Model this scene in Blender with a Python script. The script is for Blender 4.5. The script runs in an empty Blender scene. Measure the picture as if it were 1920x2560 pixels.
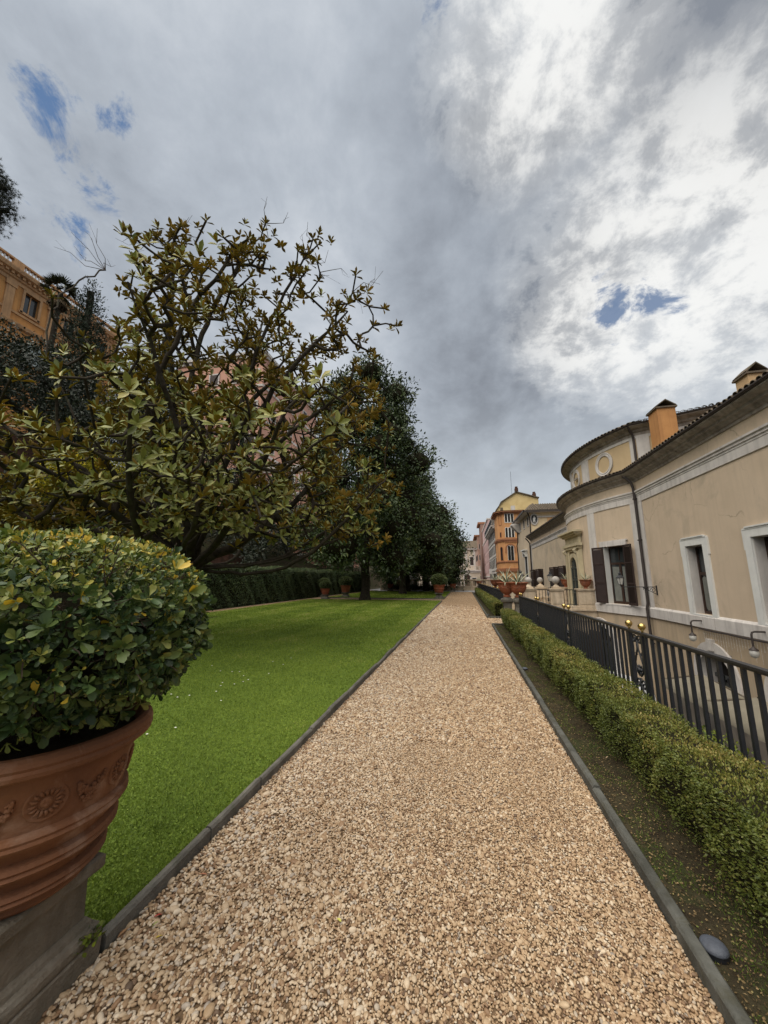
import bpy, math, random
import numpy as np
from mathutils import Vector, Matrix
rs = np.random.RandomState(7)
random.seed(7)
C = bpy.context.scene.collection
sc = bpy.context.scene

# ------------------------------------------------------------------ camera
EYE = 1.6
PITCH, YAW = math.atan(167 / 920.0), math.radians(12.07)
cam = bpy.data.cameras.new('camera')
cam.sensor_fit = 'VERTICAL'
cam.sensor_height = 36.0
cam.lens = 36.0 * 920 / 2560
cam.clip_start = 0.05
cam.clip_end = 4000
co = bpy.data.objects.new('camera', cam)
C.objects.link(co)
co.location = (0, 0, EYE)
co.rotation_euler = (math.pi / 2 + PITCH, 0, YAW)
sc.camera = co

# ------------------------------------------------------------------ light
SUN_EL, SUN_AZ = math.radians(66), math.radians(-145)      # azimuth from +Y towards +X
sun = bpy.data.lights.new('sun', 'SUN')
sun.energy = 1.5
sun.angle = math.radians(80)
sun.color = (1.0, 0.93, 0.82)
so = bpy.data.objects.new('sun', sun)
C.objects.link(so)
sd = Vector((math.cos(SUN_EL) * math.sin(SUN_AZ), math.cos(SUN_EL) * math.cos(SUN_AZ), math.sin(SUN_EL)))
so.rotation_euler = (-sd).to_track_quat('-Z', 'Y').to_euler()
so.location = (20, 30, 60)
sc.view_settings.view_transform = 'Standard'
sc.view_settings.look = 'None'
sc.view_settings.gamma = 1
sc.view_settings.exposure = 1.6
sc.view_settings.use_curve_mapping = False

world = bpy.data.worlds.new('World')
sc.world = world
world.use_nodes = True
wt = world.node_tree
wt.nodes.clear()
_n = wt.nodes
def N(tree, typ, **kw):
    n = tree.nodes.new(typ)
    for k, v in kw.items():
        if k == 'ins':
            for a, b in v.items():
                n.inputs[a].default_value = b
        else:
            setattr(n, k, v)
    return n
def L(tree, a, b): tree.links.new(a, b)
def Mth(tree, op, a, b=None, c=None, clamp=False):
    n = tree.nodes.new('ShaderNodeMath'); n.operation = op; n.use_clamp = clamp
    for i, v in enumerate((a, b, c)):
        if v is None: continue
        if isinstance(v, (int, float)): n.inputs[i].default_value = v
        else: tree.links.new(v, n.inputs[i])
    return n.outputs[0]
def VMth(tree, op, a, b=None):
    n = tree.nodes.new('ShaderNodeVectorMath'); n.operation = op
    for i, v in enumerate((a, b)):
        if v is None: continue
        if isinstance(v, tuple): n.inputs[i].default_value = v
        else: tree.links.new(v, n.inputs[i])
    return n.outputs['Value'] if op in ('DOT_PRODUCT', 'LENGTH') else n.outputs['Vector']
def Ramp(tree, fac, stops, mode='LINEAR'):
    n = tree.nodes.new('ShaderNodeValToRGB'); n.color_ramp.interpolation = mode
    el = n.color_ramp.elements
    while len(el) < len(stops): el.new(0.5)
    for e, (p, c) in zip(el, stops):
        e.position = p
        e.color = (c, c, c, 1) if isinstance(c, (int, float)) else (c[0], c[1], c[2], 1)
    tree.links.new(fac, n.inputs[0])
    return n.outputs[0]
def Mix(tree, fac, a, b, blend='MIX'):
    n = tree.nodes.new('ShaderNodeMix'); n.data_type = 'RGBA'; n.blend_type = blend
    for s, v in ((n.inputs[0], fac), (n.inputs[6], a), (n.inputs[7], b)):
        if isinstance(v, (int, float)): s.default_value = v
        elif isinstance(v, tuple): s.default_value = (v[0], v[1], v[2], 1)
        else: tree.links.new(v, s)
    return n.outputs[2]
def Noise(tree, vec, scale, detail=4, rough=0.5, dist=0.0, dim='3D'):
    n = tree.nodes.new('ShaderNodeTexNoise'); n.noise_dimensions = dim
    n.inputs['Scale'].default_value = scale; n.inputs['Detail'].default_value = detail
    n.inputs['Roughness'].default_value = rough; n.inputs['Distortion'].default_value = dist
    if vec is not None: tree.links.new(vec, n.inputs['Vector'])
    return n.outputs['Fac']

def build_sky():
    t = wt
    out = N(t, 'ShaderNodeOutputWorld'); bg = N(t, 'ShaderNodeBackground', ins={'Strength': 0.1})
    L(t, bg.outputs[0], out.inputs[0])
    sky = N(t, 'ShaderNodeTexSky', sky_type='NISHITA', sun_disc=False, sun_elevation=SUN_EL, sun_rotation=SUN_AZ)
    sky.air_density = 1.0; sky.dust_density = 0.4; sky.ozone_density = 3.0
    tc = N(t, 'ShaderNodeTexCoord')
    d = VMth(t, 'NORMALIZE', tc.outputs['Generated'])
    sx = N(t, 'ShaderNodeSeparateXYZ'); L(t, d, sx.inputs[0])
    zc = Mth(t, 'ADD', Mth(t, 'MAXIMUM', sx.outputs[2], 0.0), 0.38)
    cx = N(t, 'ShaderNodeCombineXYZ')
    L(t, Mth(t, 'DIVIDE', sx.outputs[0], zc), cx.inputs[0]); L(t, Mth(t, 'DIVIDE', sx.outputs[1], zc), cx.inputs[1])
    P = cx.outputs[0]
    mp = N(t, 'ShaderNodeMapping'); mp.inputs['Rotation'].default_value = (0, 0, math.radians(-28)); mp.inputs['Scale'].default_value = (1.0, 0.80, 1)
    mp.inputs['Location'].default_value = (SKX, SKY_, 0)
    L(t, P, mp.inputs['Vector']); Q = mp.outputs[0]
    big = Noise(t, Q, 1.5, 5, 0.55, 0.3)
    mid = Noise(t, Q, 4.2, 9, 0.60, 0.25)
    fine = Noise(t, P, 9.5, 11, 0.66, 0.2)
    mixn = Mth(t, 'ADD', Mth(t, 'ADD', Mth(t, 'MULTIPLY', big, 0.58), Mth(t, 'MULTIPLY', mid, 0.29)), Mth(t, 'MULTIPLY', fine, 0.13))
    def near(v, lo, hi):
        v = Vector(v).normalized()
        k = VMth(t, 'DOT_PRODUCT', d, tuple(v))
        m = N(t, 'ShaderNodeMapRange', interpolation_type='SMOOTHSTEP'); m.inputs[1].default_value = lo; m.inputs[2].default_value = hi
        L(t, k, m.inputs[0]); return m.outputs[0]
    # thicker, darker deck in two broad belts and thinner to the left
    belt = Mth(t, 'MAXIMUM', near((0.06, 0.70, 0.71), 0.92, 1.0), Mth(t, 'MULTIPLY', near((0.44, 0.44, 0.78), 0.94, 1.0), 1.8))
    thin = near((-0.62, 0.36, 0.70), 0.70, 1.0)
    mixn = Mth(t, 'ADD', Mth(t, 'SUBTRACT', mixn, Mth(t, 'MULTIPLY', belt, 0.03)), Mth(t, 'MULTIPLY', thin, 0.05))
    grey = Ramp(t, mixn, [(0.38, (0.138, 0.152, 0.176)), (0.46, (0.200, 0.221, 0.252)), (0.54, (0.262, 0.287, 0.321)), (0.63, (0.352, 0.374, 0.404))])
    # thin bright cloud in front of the sun, breaking into puffs
    b1 = near((0.42, 0.70, 0.58), 0.925, 1.0)
    b2 = near((0.17, 0.49, 0.86), 0.965, 1.0)
    b3 = near((0.36, 0.64, 0.68), 0.965, 1.0)
    b4 = near((0.33, 0.77, 0.55), 0.965, 1.0)
    bb = Mth(t, 'MAXIMUM', Mth(t, 'MAXIMUM', b1, b2), Mth(t, 'MAXIMUM', Mth(t, 'MULTIPLY', b3, 0.7), b4))
    pn = Mth(t, 'ADD', Mth(t, 'MULTIPLY', fine, 0.55), Mth(t, 'MULTIPLY', mid, 0.45))
    puff = Ramp(t, Mth(t, 'ADD', pn, Mth(t, 'MULTIPLY', bb, 0.20)), [(0.52, 0.0), (0.60, 0.35), (0.72, 1.0)], 'EASE')
    wf = Mth(t, 'MULTIPLY', Mth(t, 'MULTIPLY', puff, Mth(t, 'POWER', bb, 0.95)), 0.76, clamp=True)
    col = Mix(t, wf, grey, (0.60, 0.595, 0.575))
    hz = N(t, 'ShaderNodeMapRange', interpolation_type='SMOOTHSTEP'); hz.inputs[1].default_value = 0.50; hz.inputs[2].default_value = 0.12
    L(t, sx.outputs[2], hz.inputs[0])
    col = Mix(t, Mth(t, 'MULTIPLY', hz.outputs[0], 0.75), col, (0.33, 0.362, 0.39))
    # gaps of blue
    holes = None
    for v, lo, hi in (((-0.600, 0.350, 0.72), 0.9945, 1.0), ((-0.570, 0.390, 0.723), 0.9935, 1.0), ((-0.69, 0.41, 0.597), 0.9965, 1.0), ((0.330, 0.760, 0.561), 0.9955, 1.0),
                      ((0.375, 0.752, 0.54), 0.993, 1.0), ((-0.019, 0.437, 0.899), 0.9985, 1.0), ((0.13, 0.49, 0.86), 0.9985, 1.0)):
        h = near(v, lo, hi)
        holes = h if holes is None else Mth(t, 'MAXIMUM', holes, h)
    hn = Mth(t, 'ADD', Mth(t, 'MULTIPLY', Noise(t, P, 7.5, 9, 0.66, 0.35), 0.7), Mth(t, 'MULTIPLY', fine, 0.3))
    hv = Mth(t, 'ADD', Mth(t, 'MULTIPLY', holes, 0.60), Mth(t, 'MULTIPLY', Mth(t, 'SUBTRACT', hn, 0.5), 5.2))
    hole = Mth(t, 'MULTIPLY', Ramp(t, hv, [(0.50, 0.0), (1.0, 1.0)], 'EASE'), Mth(t, 'MULTIPLY', holes, 2.2, clamp=True))
    soft = Mth(t, 'MULTIPLY', hole, 0.80)
    cl10 = Mix(t, 1.0, col, (5.9, 5.9, 5.9), 'MULTIPLY')
    skyb = Mix(t, 1.0, sky.outputs[0], (0.150, 0.268, 0.335), 'MULTIPLY')
    fin = Mix(t, soft, cl10, skyb)
    L(t, fin, bg.inputs['Color'])
SKX, SKY_ = 3.1, 1.7
build_sky()

# ------------------------------------------------------------------ materials
MATS = {}
def new_mat(name):
    m = bpy.data.materials.new(name); m.use_nodes = True
    t = m.node_tree; t.nodes.clear()
    out = N(t, 'ShaderNodeOutputMaterial'); p = N(t, 'ShaderNodeBsdfPrincipled')
    L(t, p.outputs[0], out.inputs[0])
    MATS[name] = m
    return m, t, p
def surf(name, c1, c2=None, scale=4.0, rough=0.8, bump=0.15, bscale=40.0, spec=0.3, metal=0.0, streak=None, stain=None, dist=0.02, crack=0.0):
    """plaster, stone, clay, metal: two tones from noise, optional rain streaks and stains, fine relief"""
    m, t, p = new_mat(name)
    g = N(t, 'ShaderNodeNewGeometry')
    pos = g.outputs['Position']
    c2 = c2 or tuple(x * 0.8 for x in c1)
    f = Noise(t, pos, scale, 8, 0.6, 0.4)
    col = Mix(t, Ramp(t, f, [(0.35, 0.0), (0.68, 1.0)]), c1, c2)
    if streak:
        mp = N(t, 'ShaderNodeMapping'); mp.inputs['Scale'].default_value = (3.0, 3.0, 0.12); L(t, pos, mp.inputs['Vector'])
        s = Noise(t, mp.outputs[0], 1.6, 6, 0.6, 0.2)
        col = Mix(t, Mth(t, 'MULTIPLY', Ramp(t, s, [(0.45, 0.0), (0.72, 1.0)]), streak[3]), col, tuple(streak[:3]))
    if stain:
        s = Noise(t, pos, stain[4], 7, 0.65, 0.8)
        col = Mix(t, Mth(t, 'MULTIPLY', Ramp(t, s, [(0.52, 0.0), (0.70, 1.0)]), stain[3]), col, tuple(stain[:3]))
    if crack:
        nv = N(t, 'ShaderNodeTexNoise'); nv.inputs['Scale'].default_value = 1.6; nv.inputs['Detail'].default_value = 6; L(t, pos, nv.inputs['Vector'])
        sc_ = t.nodes.new('ShaderNodeVectorMath'); sc_.operation = 'MULTIPLY_ADD'; L(t, nv.outputs['Color'], sc_.inputs[0]); sc_.inputs[1].default_value = (.9, .9, .9); L(t, pos, sc_.inputs[2])
        v = N(t, 'ShaderNodeTexVoronoi', feature='DISTANCE_TO_EDGE'); v.inputs['Scale'].default_value = 0.42; L(t, sc_.outputs[0], v.inputs['Vector'])
        ck = Mth(t, 'MULTIPLY', Ramp(t, v.outputs['Distance'], [(0.002, 1.0), (0.009, 0.0)]), Ramp(t, Noise(t, pos, .8, 3), [(0.48, 0.0), (0.62, 1.0)]))
        col = Mix(t, Mth(t, 'MULTIPLY', ck, crack), col, tuple(x * .45 for x in c2))
    L(t, col, p.inputs['Base Color'])
    p.inputs['Roughness'].default_value = rough
    p.inputs['Specular IOR Level'].default_value = spec
    p.inputs['Metallic'].default_value = metal
    if bump:
        b = N(t, 'ShaderNodeBump'); b.inputs['Strength'].default_value = bump; b.inputs['Distance'].default_value = dist
        L(t, Noise(t, pos, bscale, 6, 0.6), b.inputs['Height']); L(t, b.outputs[0], p.inputs['Normal'])
    return m
def leafmat(name, stops, rough=0.42, spec=0.45, trans=0.0, patch=None):
    """leaf colour runs along the per-leaf attribute rnd"""
    m, t, p = new_mat(name)
    a = N(t, 'ShaderNodeAttribute', attribute_name='rnd')
    f = a.outputs['Fac']
    if patch:
        g = N(t, 'ShaderNodeNewGeometry')
        n = Noise(t, g.outputs['Position'], patch[0], 3, 0.5)
        f = Mth(t, 'ADD', f, Mth(t, 'MULTIPLY', Mth(t, 'SUBTRACT', n, 0.5), patch[1]), clamp=True)
    col = Ramp(t, f, stops)
    L(t, col, p.inputs['Base Color'])
    p.inputs['Roughness'].default_value = rough
    p.inputs['Specular IOR Level'].default_value = spec
    if trans:
        out = [n for n in t.nodes if n.type == 'OUTPUT_MATERIAL'][0]
        tr = N(t, 'ShaderNodeBsdfTranslucent'); ms = N(t, 'ShaderNodeMixShader', ins={0: trans})
        L(t, Mix(t, 1.0, col, (1.5, 1.6, 0.8), 'MULTIPLY'), tr.inputs['Color'])
        L(t, p.outputs[0], ms.inputs[1]); L(t, tr.outputs[0], ms.inputs[2]); L(t, ms.outputs[0], out.inputs[0])
    return m
def glass(name, col=(0.03, 0.035, 0.04), rough=0.06):
    m, t, p = new_mat(name)
    p.inputs['Base Color'].default_value = (*col, 1); p.inputs['Roughness'].default_value = rough; p.inputs['Specular IOR Level'].default_value = 0.6
    g = N(t, 'ShaderNodeNewGeometry'); b = N(t, 'ShaderNodeBump'); b.inputs['Strength'].default_value = 0.05
    L(t, Noise(t, g.outputs['Position'], 2.0, 2), b.inputs['Height']); L(t, b.outputs[0], p.inputs['Normal'])
    return m

# ------------------------------------------------------------------ object helpers
def tag(o, label=None, cat=None, group=None, kind=None):
    if label: o['label'] = label
    if cat: o['category'] = cat
    if group: o['group'] = group
    if kind: o['kind'] = kind
    return o
def thing(name, label, cat, loc=(0, 0, 0), group=None, rz=0.0):
    o = bpy.data.objects.new(name, None); C.objects.link(o)
    o.location = loc; o.rotation_euler = (0, 0, rz); o.empty_display_size = 0.1
    return tag(o, label, cat, group)
def wl(o):
    v = Vector((0, 0, 0))
    while o is not None:
        v += Vector(o.location); o = o.parent
    return v
def link(name, me, parent=None, loc=None, rot=None, scale=None):
    o = bpy.data.objects.new(name, me); C.objects.link(o)
    if parent is not None: o.parent = parent
    if loc is not None: o.location = loc
    if rot is not None: o.rotation_euler = rot
    if scale is not None: o.scale = scale
    return o
def children_of(o):
    return [c for c in bpy.data.objects if c.parent == o]
KIDS = {}
def copy_tree(o, kids, parent=None):
    """a thing with copies of its parts and sub-parts; kids maps a source object to its children"""
    c = o.copy(); C.objects.link(c)
    if parent is not None: c.parent = parent
    for ch in kids.get(o, ()): copy_tree(ch, kids, c)
    return c
def kid_map(root):
    m = {}
    st = [root]
    while st:
        o = st.pop(); ks = children_of(o); m[o] = ks; st += ks
    return m

class MB:
    """collects shapes and links them as ONE mesh object"""
    def __init__(s): s.v = []; s.f = []; s.m = []; s.xf = None; s.mi = 0
    def frame(s, o=None, ex=None, ey=None, ez=(0, 0, 1)):
        s.xf = None if o is None else (Vector(o), Vector(ex), Vector(ey), Vector(ez)); return s
    def P(s, p):
        if s.xf is None: return tuple(p)
        o, a, b, c = s.xf
        return tuple(o + a * p[0] + b * p[1] + c * p[2])
    def add(s, vs, fs):
        k = len(s.v); s.v += [s.P(p) for p in vs]; s.f += [tuple(i + k for i in f) for f in fs]; s.m += [s.mi] * len(fs); return s
    def box(s, x0, x1, y0, y1, z0, z1):
        return s.add([(x0, y0, z0), (x1, y0, z0), (x1, y1, z0), (x0, y1, z0), (x0, y0, z1), (x1, y0, z1), (x1, y1, z1), (x0, y1, z1)],
                     [(0, 3, 2, 1), (4, 5, 6, 7), (0, 1, 5, 4), (1, 2, 6, 5), (2, 3, 7, 6), (3, 0, 4, 7)])
    def prism(s, poly, z0, z1, top=True, bottom=True):
        n = len(poly)
        vs = [(x, y, z0) for x, y in poly] + [(x, y, z1) for x, y in poly]
        fs = [(i, (i + 1) % n, n + (i + 1) % n, n + i) for i in range(n)]
        if top: fs.append(tuple(range(n, 2 * n)))
        if bottom: fs.append(tuple(reversed(range(n))))
        return s.add(vs, fs)
    def tube(s, pts, r, n=6, caps=True):
        pts = [Vector(p) for p in pts]
        rr = r if isinstance(r, (list, tuple)) else [r] * len(pts)
        vs = []; up = None
        for i, p in enumerate(pts):
            t = (pts[min(i + 1, len(pts) - 1)] - pts[max(i - 1, 0)]).normalized()
            if up is None:
                up = t.orthogonal().normalized()
            a = (up - t * up.dot(t))
            a = a.normalized() if a.length > 1e-6 else t.orthogonal().normalized()
            up = a; b = t.cross(a)
            for k in range(n):
                q = 2 * math.pi * k / n
                vs.append(tuple(p + (a * math.cos(q) + b * math.sin(q)) * rr[i]))
        fs = []
        for i in range(len(pts) - 1):
            for k in range(n):
                fs.append((i * n + k, i * n + (k + 1) % n, (i + 1) * n + (k + 1) % n, (i + 1) * n + k))
        if caps:
            fs.append(tuple(reversed(range(n)))); fs.append(tuple(range((len(pts) - 1) * n, len(pts) * n)))
        return s.add(vs, fs)
    def lathe(s, prof, n=32, c=(0, 0, 0), cap=True, a0=0.0, a1=2 * math.pi):
        full = abs(a1 - a0 - 2 * math.pi) < 1e-6
        m = n if full else n + 1
        vs = []
        for r, z in prof:
            for k in range(m):
                q = a0 + (a1 - a0) * k / n
                vs.append((c[0] + r * math.cos(q), c[1] + r * math.sin(q), c[2] + z))
        fs = []
        for i in range(len(prof) - 1):
            for k in range(n):
                k2 = (k + 1) % m
                fs.append((i * m + k, i * m + k2, (i + 1) * m + k2, (i + 1) * m + k))
        if cap and full:
            if prof[0][0] > 1e-4: fs.append(tuple(reversed(range(m))))
            if prof[-1][0] > 1e-4: fs.append(tuple(range((len(prof) - 1) * m, len(prof) * m)))
        return s.add(vs, fs)
    def ball(s, c, r, nu=12, nv=8, sz=1.0):
        prof = [(r * math.sin(math.pi * i / nv), -r * sz * math.cos(math.pi * i / nv)) for i in range(nv + 1)]
        prof[0] = (0.0005, prof[0][1]); prof[-1] = (0.0005, prof[-1][1])
        return s.lathe(prof, nu, c)
    def build(s, name, mats, parent=None, world=True, smooth=False, kind=None):
        me = bpy.data.meshes.new(name)
        off = wl(parent) if (parent is not None and world) else Vector((0, 0, 0))
        me.from_pydata([(x - off.x, y - off.y, z - off.z) for x, y, z in s.v], [], s.f)
        for m in (mats if isinstance(mats, (list, tuple)) else [mats]): me.materials.append(m)
        if s.mi or any(s.m): me.polygons.foreach_set('material_index', s.m)
        if smooth:
            me.polygons.foreach_set('use_smooth', [True] * len(me.polygons))
            if smooth != 'all': me.set_sharp_from_angle(angle=math.radians(smooth if not isinstance(smooth, bool) else 40))
        me.update()
        o = link(name, me, parent)
        if kind: o['kind'] = kind
        return o

def raw_mesh(name, V, F, mats, rnd=None, mi=None, smooth=False):
    """V (n,3) float array, F (m,k) int array, all faces with k corners"""
    me = bpy.data.meshes.new(name)
    m, k = F.shape
    me.vertices.add(len(V)); me.vertices.foreach_set('co', np.asarray(V, np.float32).ravel())
    me.loops.add(m * k); me.loops.foreach_set('vertex_index', F.astype(np.int32).ravel())
    me.polygons.add(m); me.polygons.foreach_set('loop_start', np.arange(0, m * k, k, dtype=np.int32))
    if rnd is not None:
        at = me.attributes.new('rnd', 'FLOAT', 'POINT'); at.data.foreach_set('value', np.asarray(rnd, np.float32))
    for mm in (mats if isinstance(mats, (list, tuple)) else [mats]): me.materials.append(mm)
    if mi is not None: me.polygons.foreach_set('material_index', np.asarray(mi, np.int32))
    if smooth: me.polygons.foreach_set('use_smooth', np.ones(m, bool))
    me.update(calc_edges=True); me.validate()
    return me
def unit(a): return a / np.maximum(np.linalg.norm(a, axis=-1, keepdims=True), 1e-9)
# outlines of one leaf: (along, across, lift) in units of length / width / length
RHOMB = (np.array([(0, 0, 0), (.48, -.5, .06), (1, 0, -.05), (.48, .5, .06)]), np.array([(0, 1, 2), (0, 2, 3)]))
OVAL = (np.array([(0, 0, 0), (.30, -.36, .05), (.68, -.46, .06), (1, 0, -.06), (.68, .46, .06), (.30, .36, .05), (.5, 0, -.02)]),
        np.array([(0, 1, 6), (1, 2, 6), (2, 3, 6), (3, 4, 6), (4, 5, 6), (5, 0, 6)]))
BLADE = (np.array([(0, -.5, 0), (0, .5, 0), (1, 0, 0)]), np.array([(0, 1, 2)]))
def leaf_arrays(P, D, Nn, Ln, Wd, shape=RHOMB):
    S = unit(np.cross(D, Nn)); Nn = unit(np.cross(S, D))
    t, f = shape
    V = P[:, None, :] + D[:, None, :] * (t[:, 0][None, :, None] * Ln[:, None, None]) + S[:, None, :] * (t[:, 1][None, :, None] * Wd[:, None, None]) \
        + Nn[:, None, :] * (t[:, 2][None, :, None] * Ln[:, None, None])
    n, k = len(P), len(t)
    F = (f[None] + (np.arange(n) * k)[:, None, None]).reshape(-1, 3)
    return V.reshape(-1, 3), F, k, Nn
def leaf_mesh(name, P, D, Nn, Ln, Wd, rnd, mats, shape=RHOMB, back=0.0, off=Vector((0, 0, 0))):
    V, F, k, N2 = leaf_arrays(P, D, Nn, Ln, Wd, shape)
    R = np.repeat(rnd, k)
    mi = None
    if back:                                           # a second face, the underside, just beneath
        Vb = V - np.repeat(N2, k, axis=0) * back
        mi = np.concatenate([np.zeros(len(F), int), np.ones(len(F), int)])
        F = np.concatenate([F, F[:, ::-1] + len(V)]); V = np.concatenate([V, Vb]); R = np.concatenate([R, R])
    return raw_mesh(name, V - np.array(off), F, mats, R, mi)
def rand_dirs(n, up=0.0):
    d = rs.normal(size=(n, 3)); d[:, 2] += up
    return unit(d)
def blob_points(blobs, n, shell=0.55, flat=1.0):
    """points in a set of ellipsoids, thinned towards their middles; returns points and outward directions"""
    vol = np.array([b[3] * b[4] * b[5] for b in blobs]) ** (2 / 3.0)
    k = rs.choice(len(blobs), n, p=vol / vol.sum())
    B = np.array(blobs)[k]
    d = rand_dirs(n)
    r = shell + (1 - shell) * rs.rand(n) ** 0.7
    r *= 1 + 0.10 * rs.normal(size=n)
    P = B[:, :3] + d * B[:, 3:6] * r[:, None]
    return P, unit(d / B[:, 3:6])
def crown_mesh(name, blobs, n, size, mat, aspect=0.5, shell=0.55, up=0.3, jit=0.9, shape=RHOMB, off=Vector((0, 0, 0)), zmin=None, back=0.0):
    P, O = blob_points(blobs, n, shell)
    # small clumps: leaves gather at points
    k = max(1, n // 7)
    ci = rs.randint(0, k, n)
    P = P[ci] + rs.normal(size=(n, 3)) * size * 0.75
    O = O[ci]
    if zmin is not None:
        kp = P[:, 2] > zmin; P = P[kp]; O = O[kp]; n = len(P); ci = ci[kp]
    D = unit(O + jit * rs.normal(size=(n, 3)) + np.array([0, 0, up]))
    Nn = unit(O * 0.6 + np.array([0, 0, 0.7]) + 0.6 * rs.normal(size=(n, 3)))
    Ln = size * (0.7 + 0.6 * rs.rand(n))
    rnd = np.clip(rs.rand(k)[ci] * 0.5 + rs.rand(n) * 0.5, 0, 1)
    return leaf_mesh(name, P, D, Nn, Ln, Ln * aspect, rnd, mat, shape, back, off)

def skeleton(trunk, limbs, targets, step=0.45, wob=0.06, rtip=0.008, rmax=0.3, expo=0.5):
    """trunk polyline, main limbs, then every target joined to the nearest wood; returns segments with radii"""
    nodes = [np.array(trunk[0], float)]; par = [-1]
    def extend(j, T, arc):
        A = nodes[j]; v = T - A; d = np.linalg.norm(v)
        if d < 1e-3: return j
        k = max(1, int(math.ceil(d / step)))
        side = rs.normal(size=3); side -= side.dot(v) / d / d * v
        for i in range(1, k + 1):
            t = i / k
            p = A + v * t + side * wob * d * math.sin(math.pi * t) + np.array([0, 0, arc * d * math.sin(math.pi * t)])
            if 0 < i < k: p = p + rs.normal(size=3) * wob * 0.35 * min(d, 1.0)
            nodes.append(p); par.append(j); j = len(nodes) - 1
        return j
    j = 0
    for p in trunk[1:]: j = extend(j, np.array(p, float), 0.0)
    fork = j
    for l in limbs:
        i0 = fork if len(l) < 3 else min(range(len(nodes)), key=lambda q: np.linalg.norm(nodes[q] - np.array(l[2])))
        extend(i0, np.array(l[0], float), l[1])
    T = np.array(targets)
    base = nodes[fork]
    order = np.argsort(np.linalg.norm(T - base, axis=1))
    tips = {}
    for i in order:
        A = np.array(nodes); d = np.linalg.norm(A - T[i], axis=1)
        # wood a little nearer the fork than the target carries it
        pen = np.where(np.linalg.norm(A - base, axis=1) > np.linalg.norm(T[i] - base), 0.6, 0.0) + np.where(np.arange(len(A)) <= fork, 1.5, 0)
        q = int(np.argmin(d + pen))
        tips[int(i)] = extend(q, T[i], rs.uniform(-0.12, 0.02))
    n = len(nodes); cnt = np.zeros(n); nodes = np.array(nodes); par = np.array(par)
    has = np.zeros(n, bool); has[par[par >= 0]] = True
    cnt[~has] = 1
    for i in range(n - 1, 0, -1): cnt[par[i]] += cnt[i]
    rad = np.maximum(rtip, rmax * (cnt / cnt[0]) ** expo)
    dirs = np.array([unit(nodes[tips[i]] - nodes[par[tips[i]]]) for i in range(len(T))]) if len(T) else None
    return nodes, par, rad, dirs
def wood_mesh(name, nodes, par, rad, mat, sides=6, off=Vector((0, 0, 0)), flare=None):
    i = np.where(par >= 0)[0]
    A, B = nodes[par[i]], nodes[i]
    ra, rb = rad[par[i]].copy(), rad[i]
    ra = np.minimum(ra, rb * 1.6)
    t = unit(B - A)
    ref = np.where(np.abs(t[:, 2:3]) < 0.85, np.array([[0, 0, 1.0]]), np.array([[1.0, 0, 0]]))
    a = unit(np.cross(t, ref)); b = np.cross(t, a)
    q = np.arange(sides) * 2 * math.pi / sides
    ring = a[:, None, :] * np.cos(q)[None, :, None] + b[:, None, :] * np.sin(q)[None, :, None]
    V = np.stack([A[:, None, :] + ring * ra[:, None, None], B[:, None, :] + t[:, None, :] * (rb * 0.25)[:, None, None] + ring * rb[:, None, None]], 1)
    if flare is not None:                                # roots spread at the foot
        z = V[..., 2]; f = 1 + flare[1] * np.exp(-np.maximum(z - flare[0], 0) / 0.25)
        ctr = nodes[0]
        V[..., 0] = ctr[0] + (V[..., 0] - ctr[0]) * np.where(z < flare[0] + 1, f, 1); V[..., 1] = ctr[1] + (V[..., 1] - ctr[1]) * np.where(z < flare[0] + 1, f, 1)
    V = V.reshape(-1, 3)
    k = np.arange(sides); k2 = (k + 1) % sides
    f = np.stack([k, k2, k2 + sides, k + sides], 1)
    F = (f[None] + (np.arange(len(i)) * 2 * sides)[:, None, None]).reshape(-1, 4)
    return raw_mesh(name, V - np.array(off), F, mat, smooth=True)

# swept profiles and walls with openings along a plan path (outward is to the left of travel)
class Path:
    def __init__(s, pts):
        s.p = [Vector((x, y, 0)) for x, y in pts]
        s.s = [0.0]
        for a, b in zip(s.p, s.p[1:]): s.s.append(s.s[-1] + (b - a).length)
        s.n = []
        for i in range(len(s.p)):
            d0 = (s.p[i] - s.p[i - 1]).normalized() if i else None
            d1 = (s.p[i + 1] - s.p[i]).normalized() if i < len(s.p) - 1 else None
            n0 = Vector((-d0.y, d0.x, 0)) if d0 else None
            n1 = Vector((-d1.y, d1.x, 0)) if d1 else None
            if n0 is None: s.n.append(n1)
            elif n1 is None: s.n.append(n0)
            else:
                m = (n0 + n1).normalized(); s.n.append(m / max(0.35, m.dot(n0)))
    def at(s, q):
        for i in range(len(s.p) - 1):
            if q <= s.s[i + 1] or i == len(s.p) - 2:
                t = (q - s.s[i]) / (s.s[i + 1] - s.s[i])
                d = (s.p[i + 1] - s.p[i]).normalized()
                return s.p[i].lerp(s.p[i + 1], t), d, Vector((-d.y, d.x, 0))
    def off(s, q, o):
        """point at s, offset outward, mitred at the corners"""
        for i in range(len(s.p) - 1):
            if q <= s.s[i + 1] + 1e-9 or i == len(s.p) - 2:
                t = (q - s.s[i]) / (s.s[i + 1] - s.s[i])
                return s.p[i].lerp(s.p[i + 1], t) + s.n[i].lerp(s.n[i + 1], t) * o
    def near(s, x, y):
        best = None
        for i in range(len(s.p) - 1):
            a, b = s.p[i], s.p[i + 1]; d = b - a
            t = max(0, min(1, (Vector((x, y, 0)) - a).dot(d) / d.length_squared))
            e = (a + d * t - Vector((x, y, 0))).length
            if best is None or e < best[0]: best = (e, s.s[i] + t * d.length)
        return best[1]
    def brk(s, q0, q1): return [q0] + [x for x in s.s if q0 + 1e-4 < x < q1 - 1e-4] + [q1]
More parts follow.
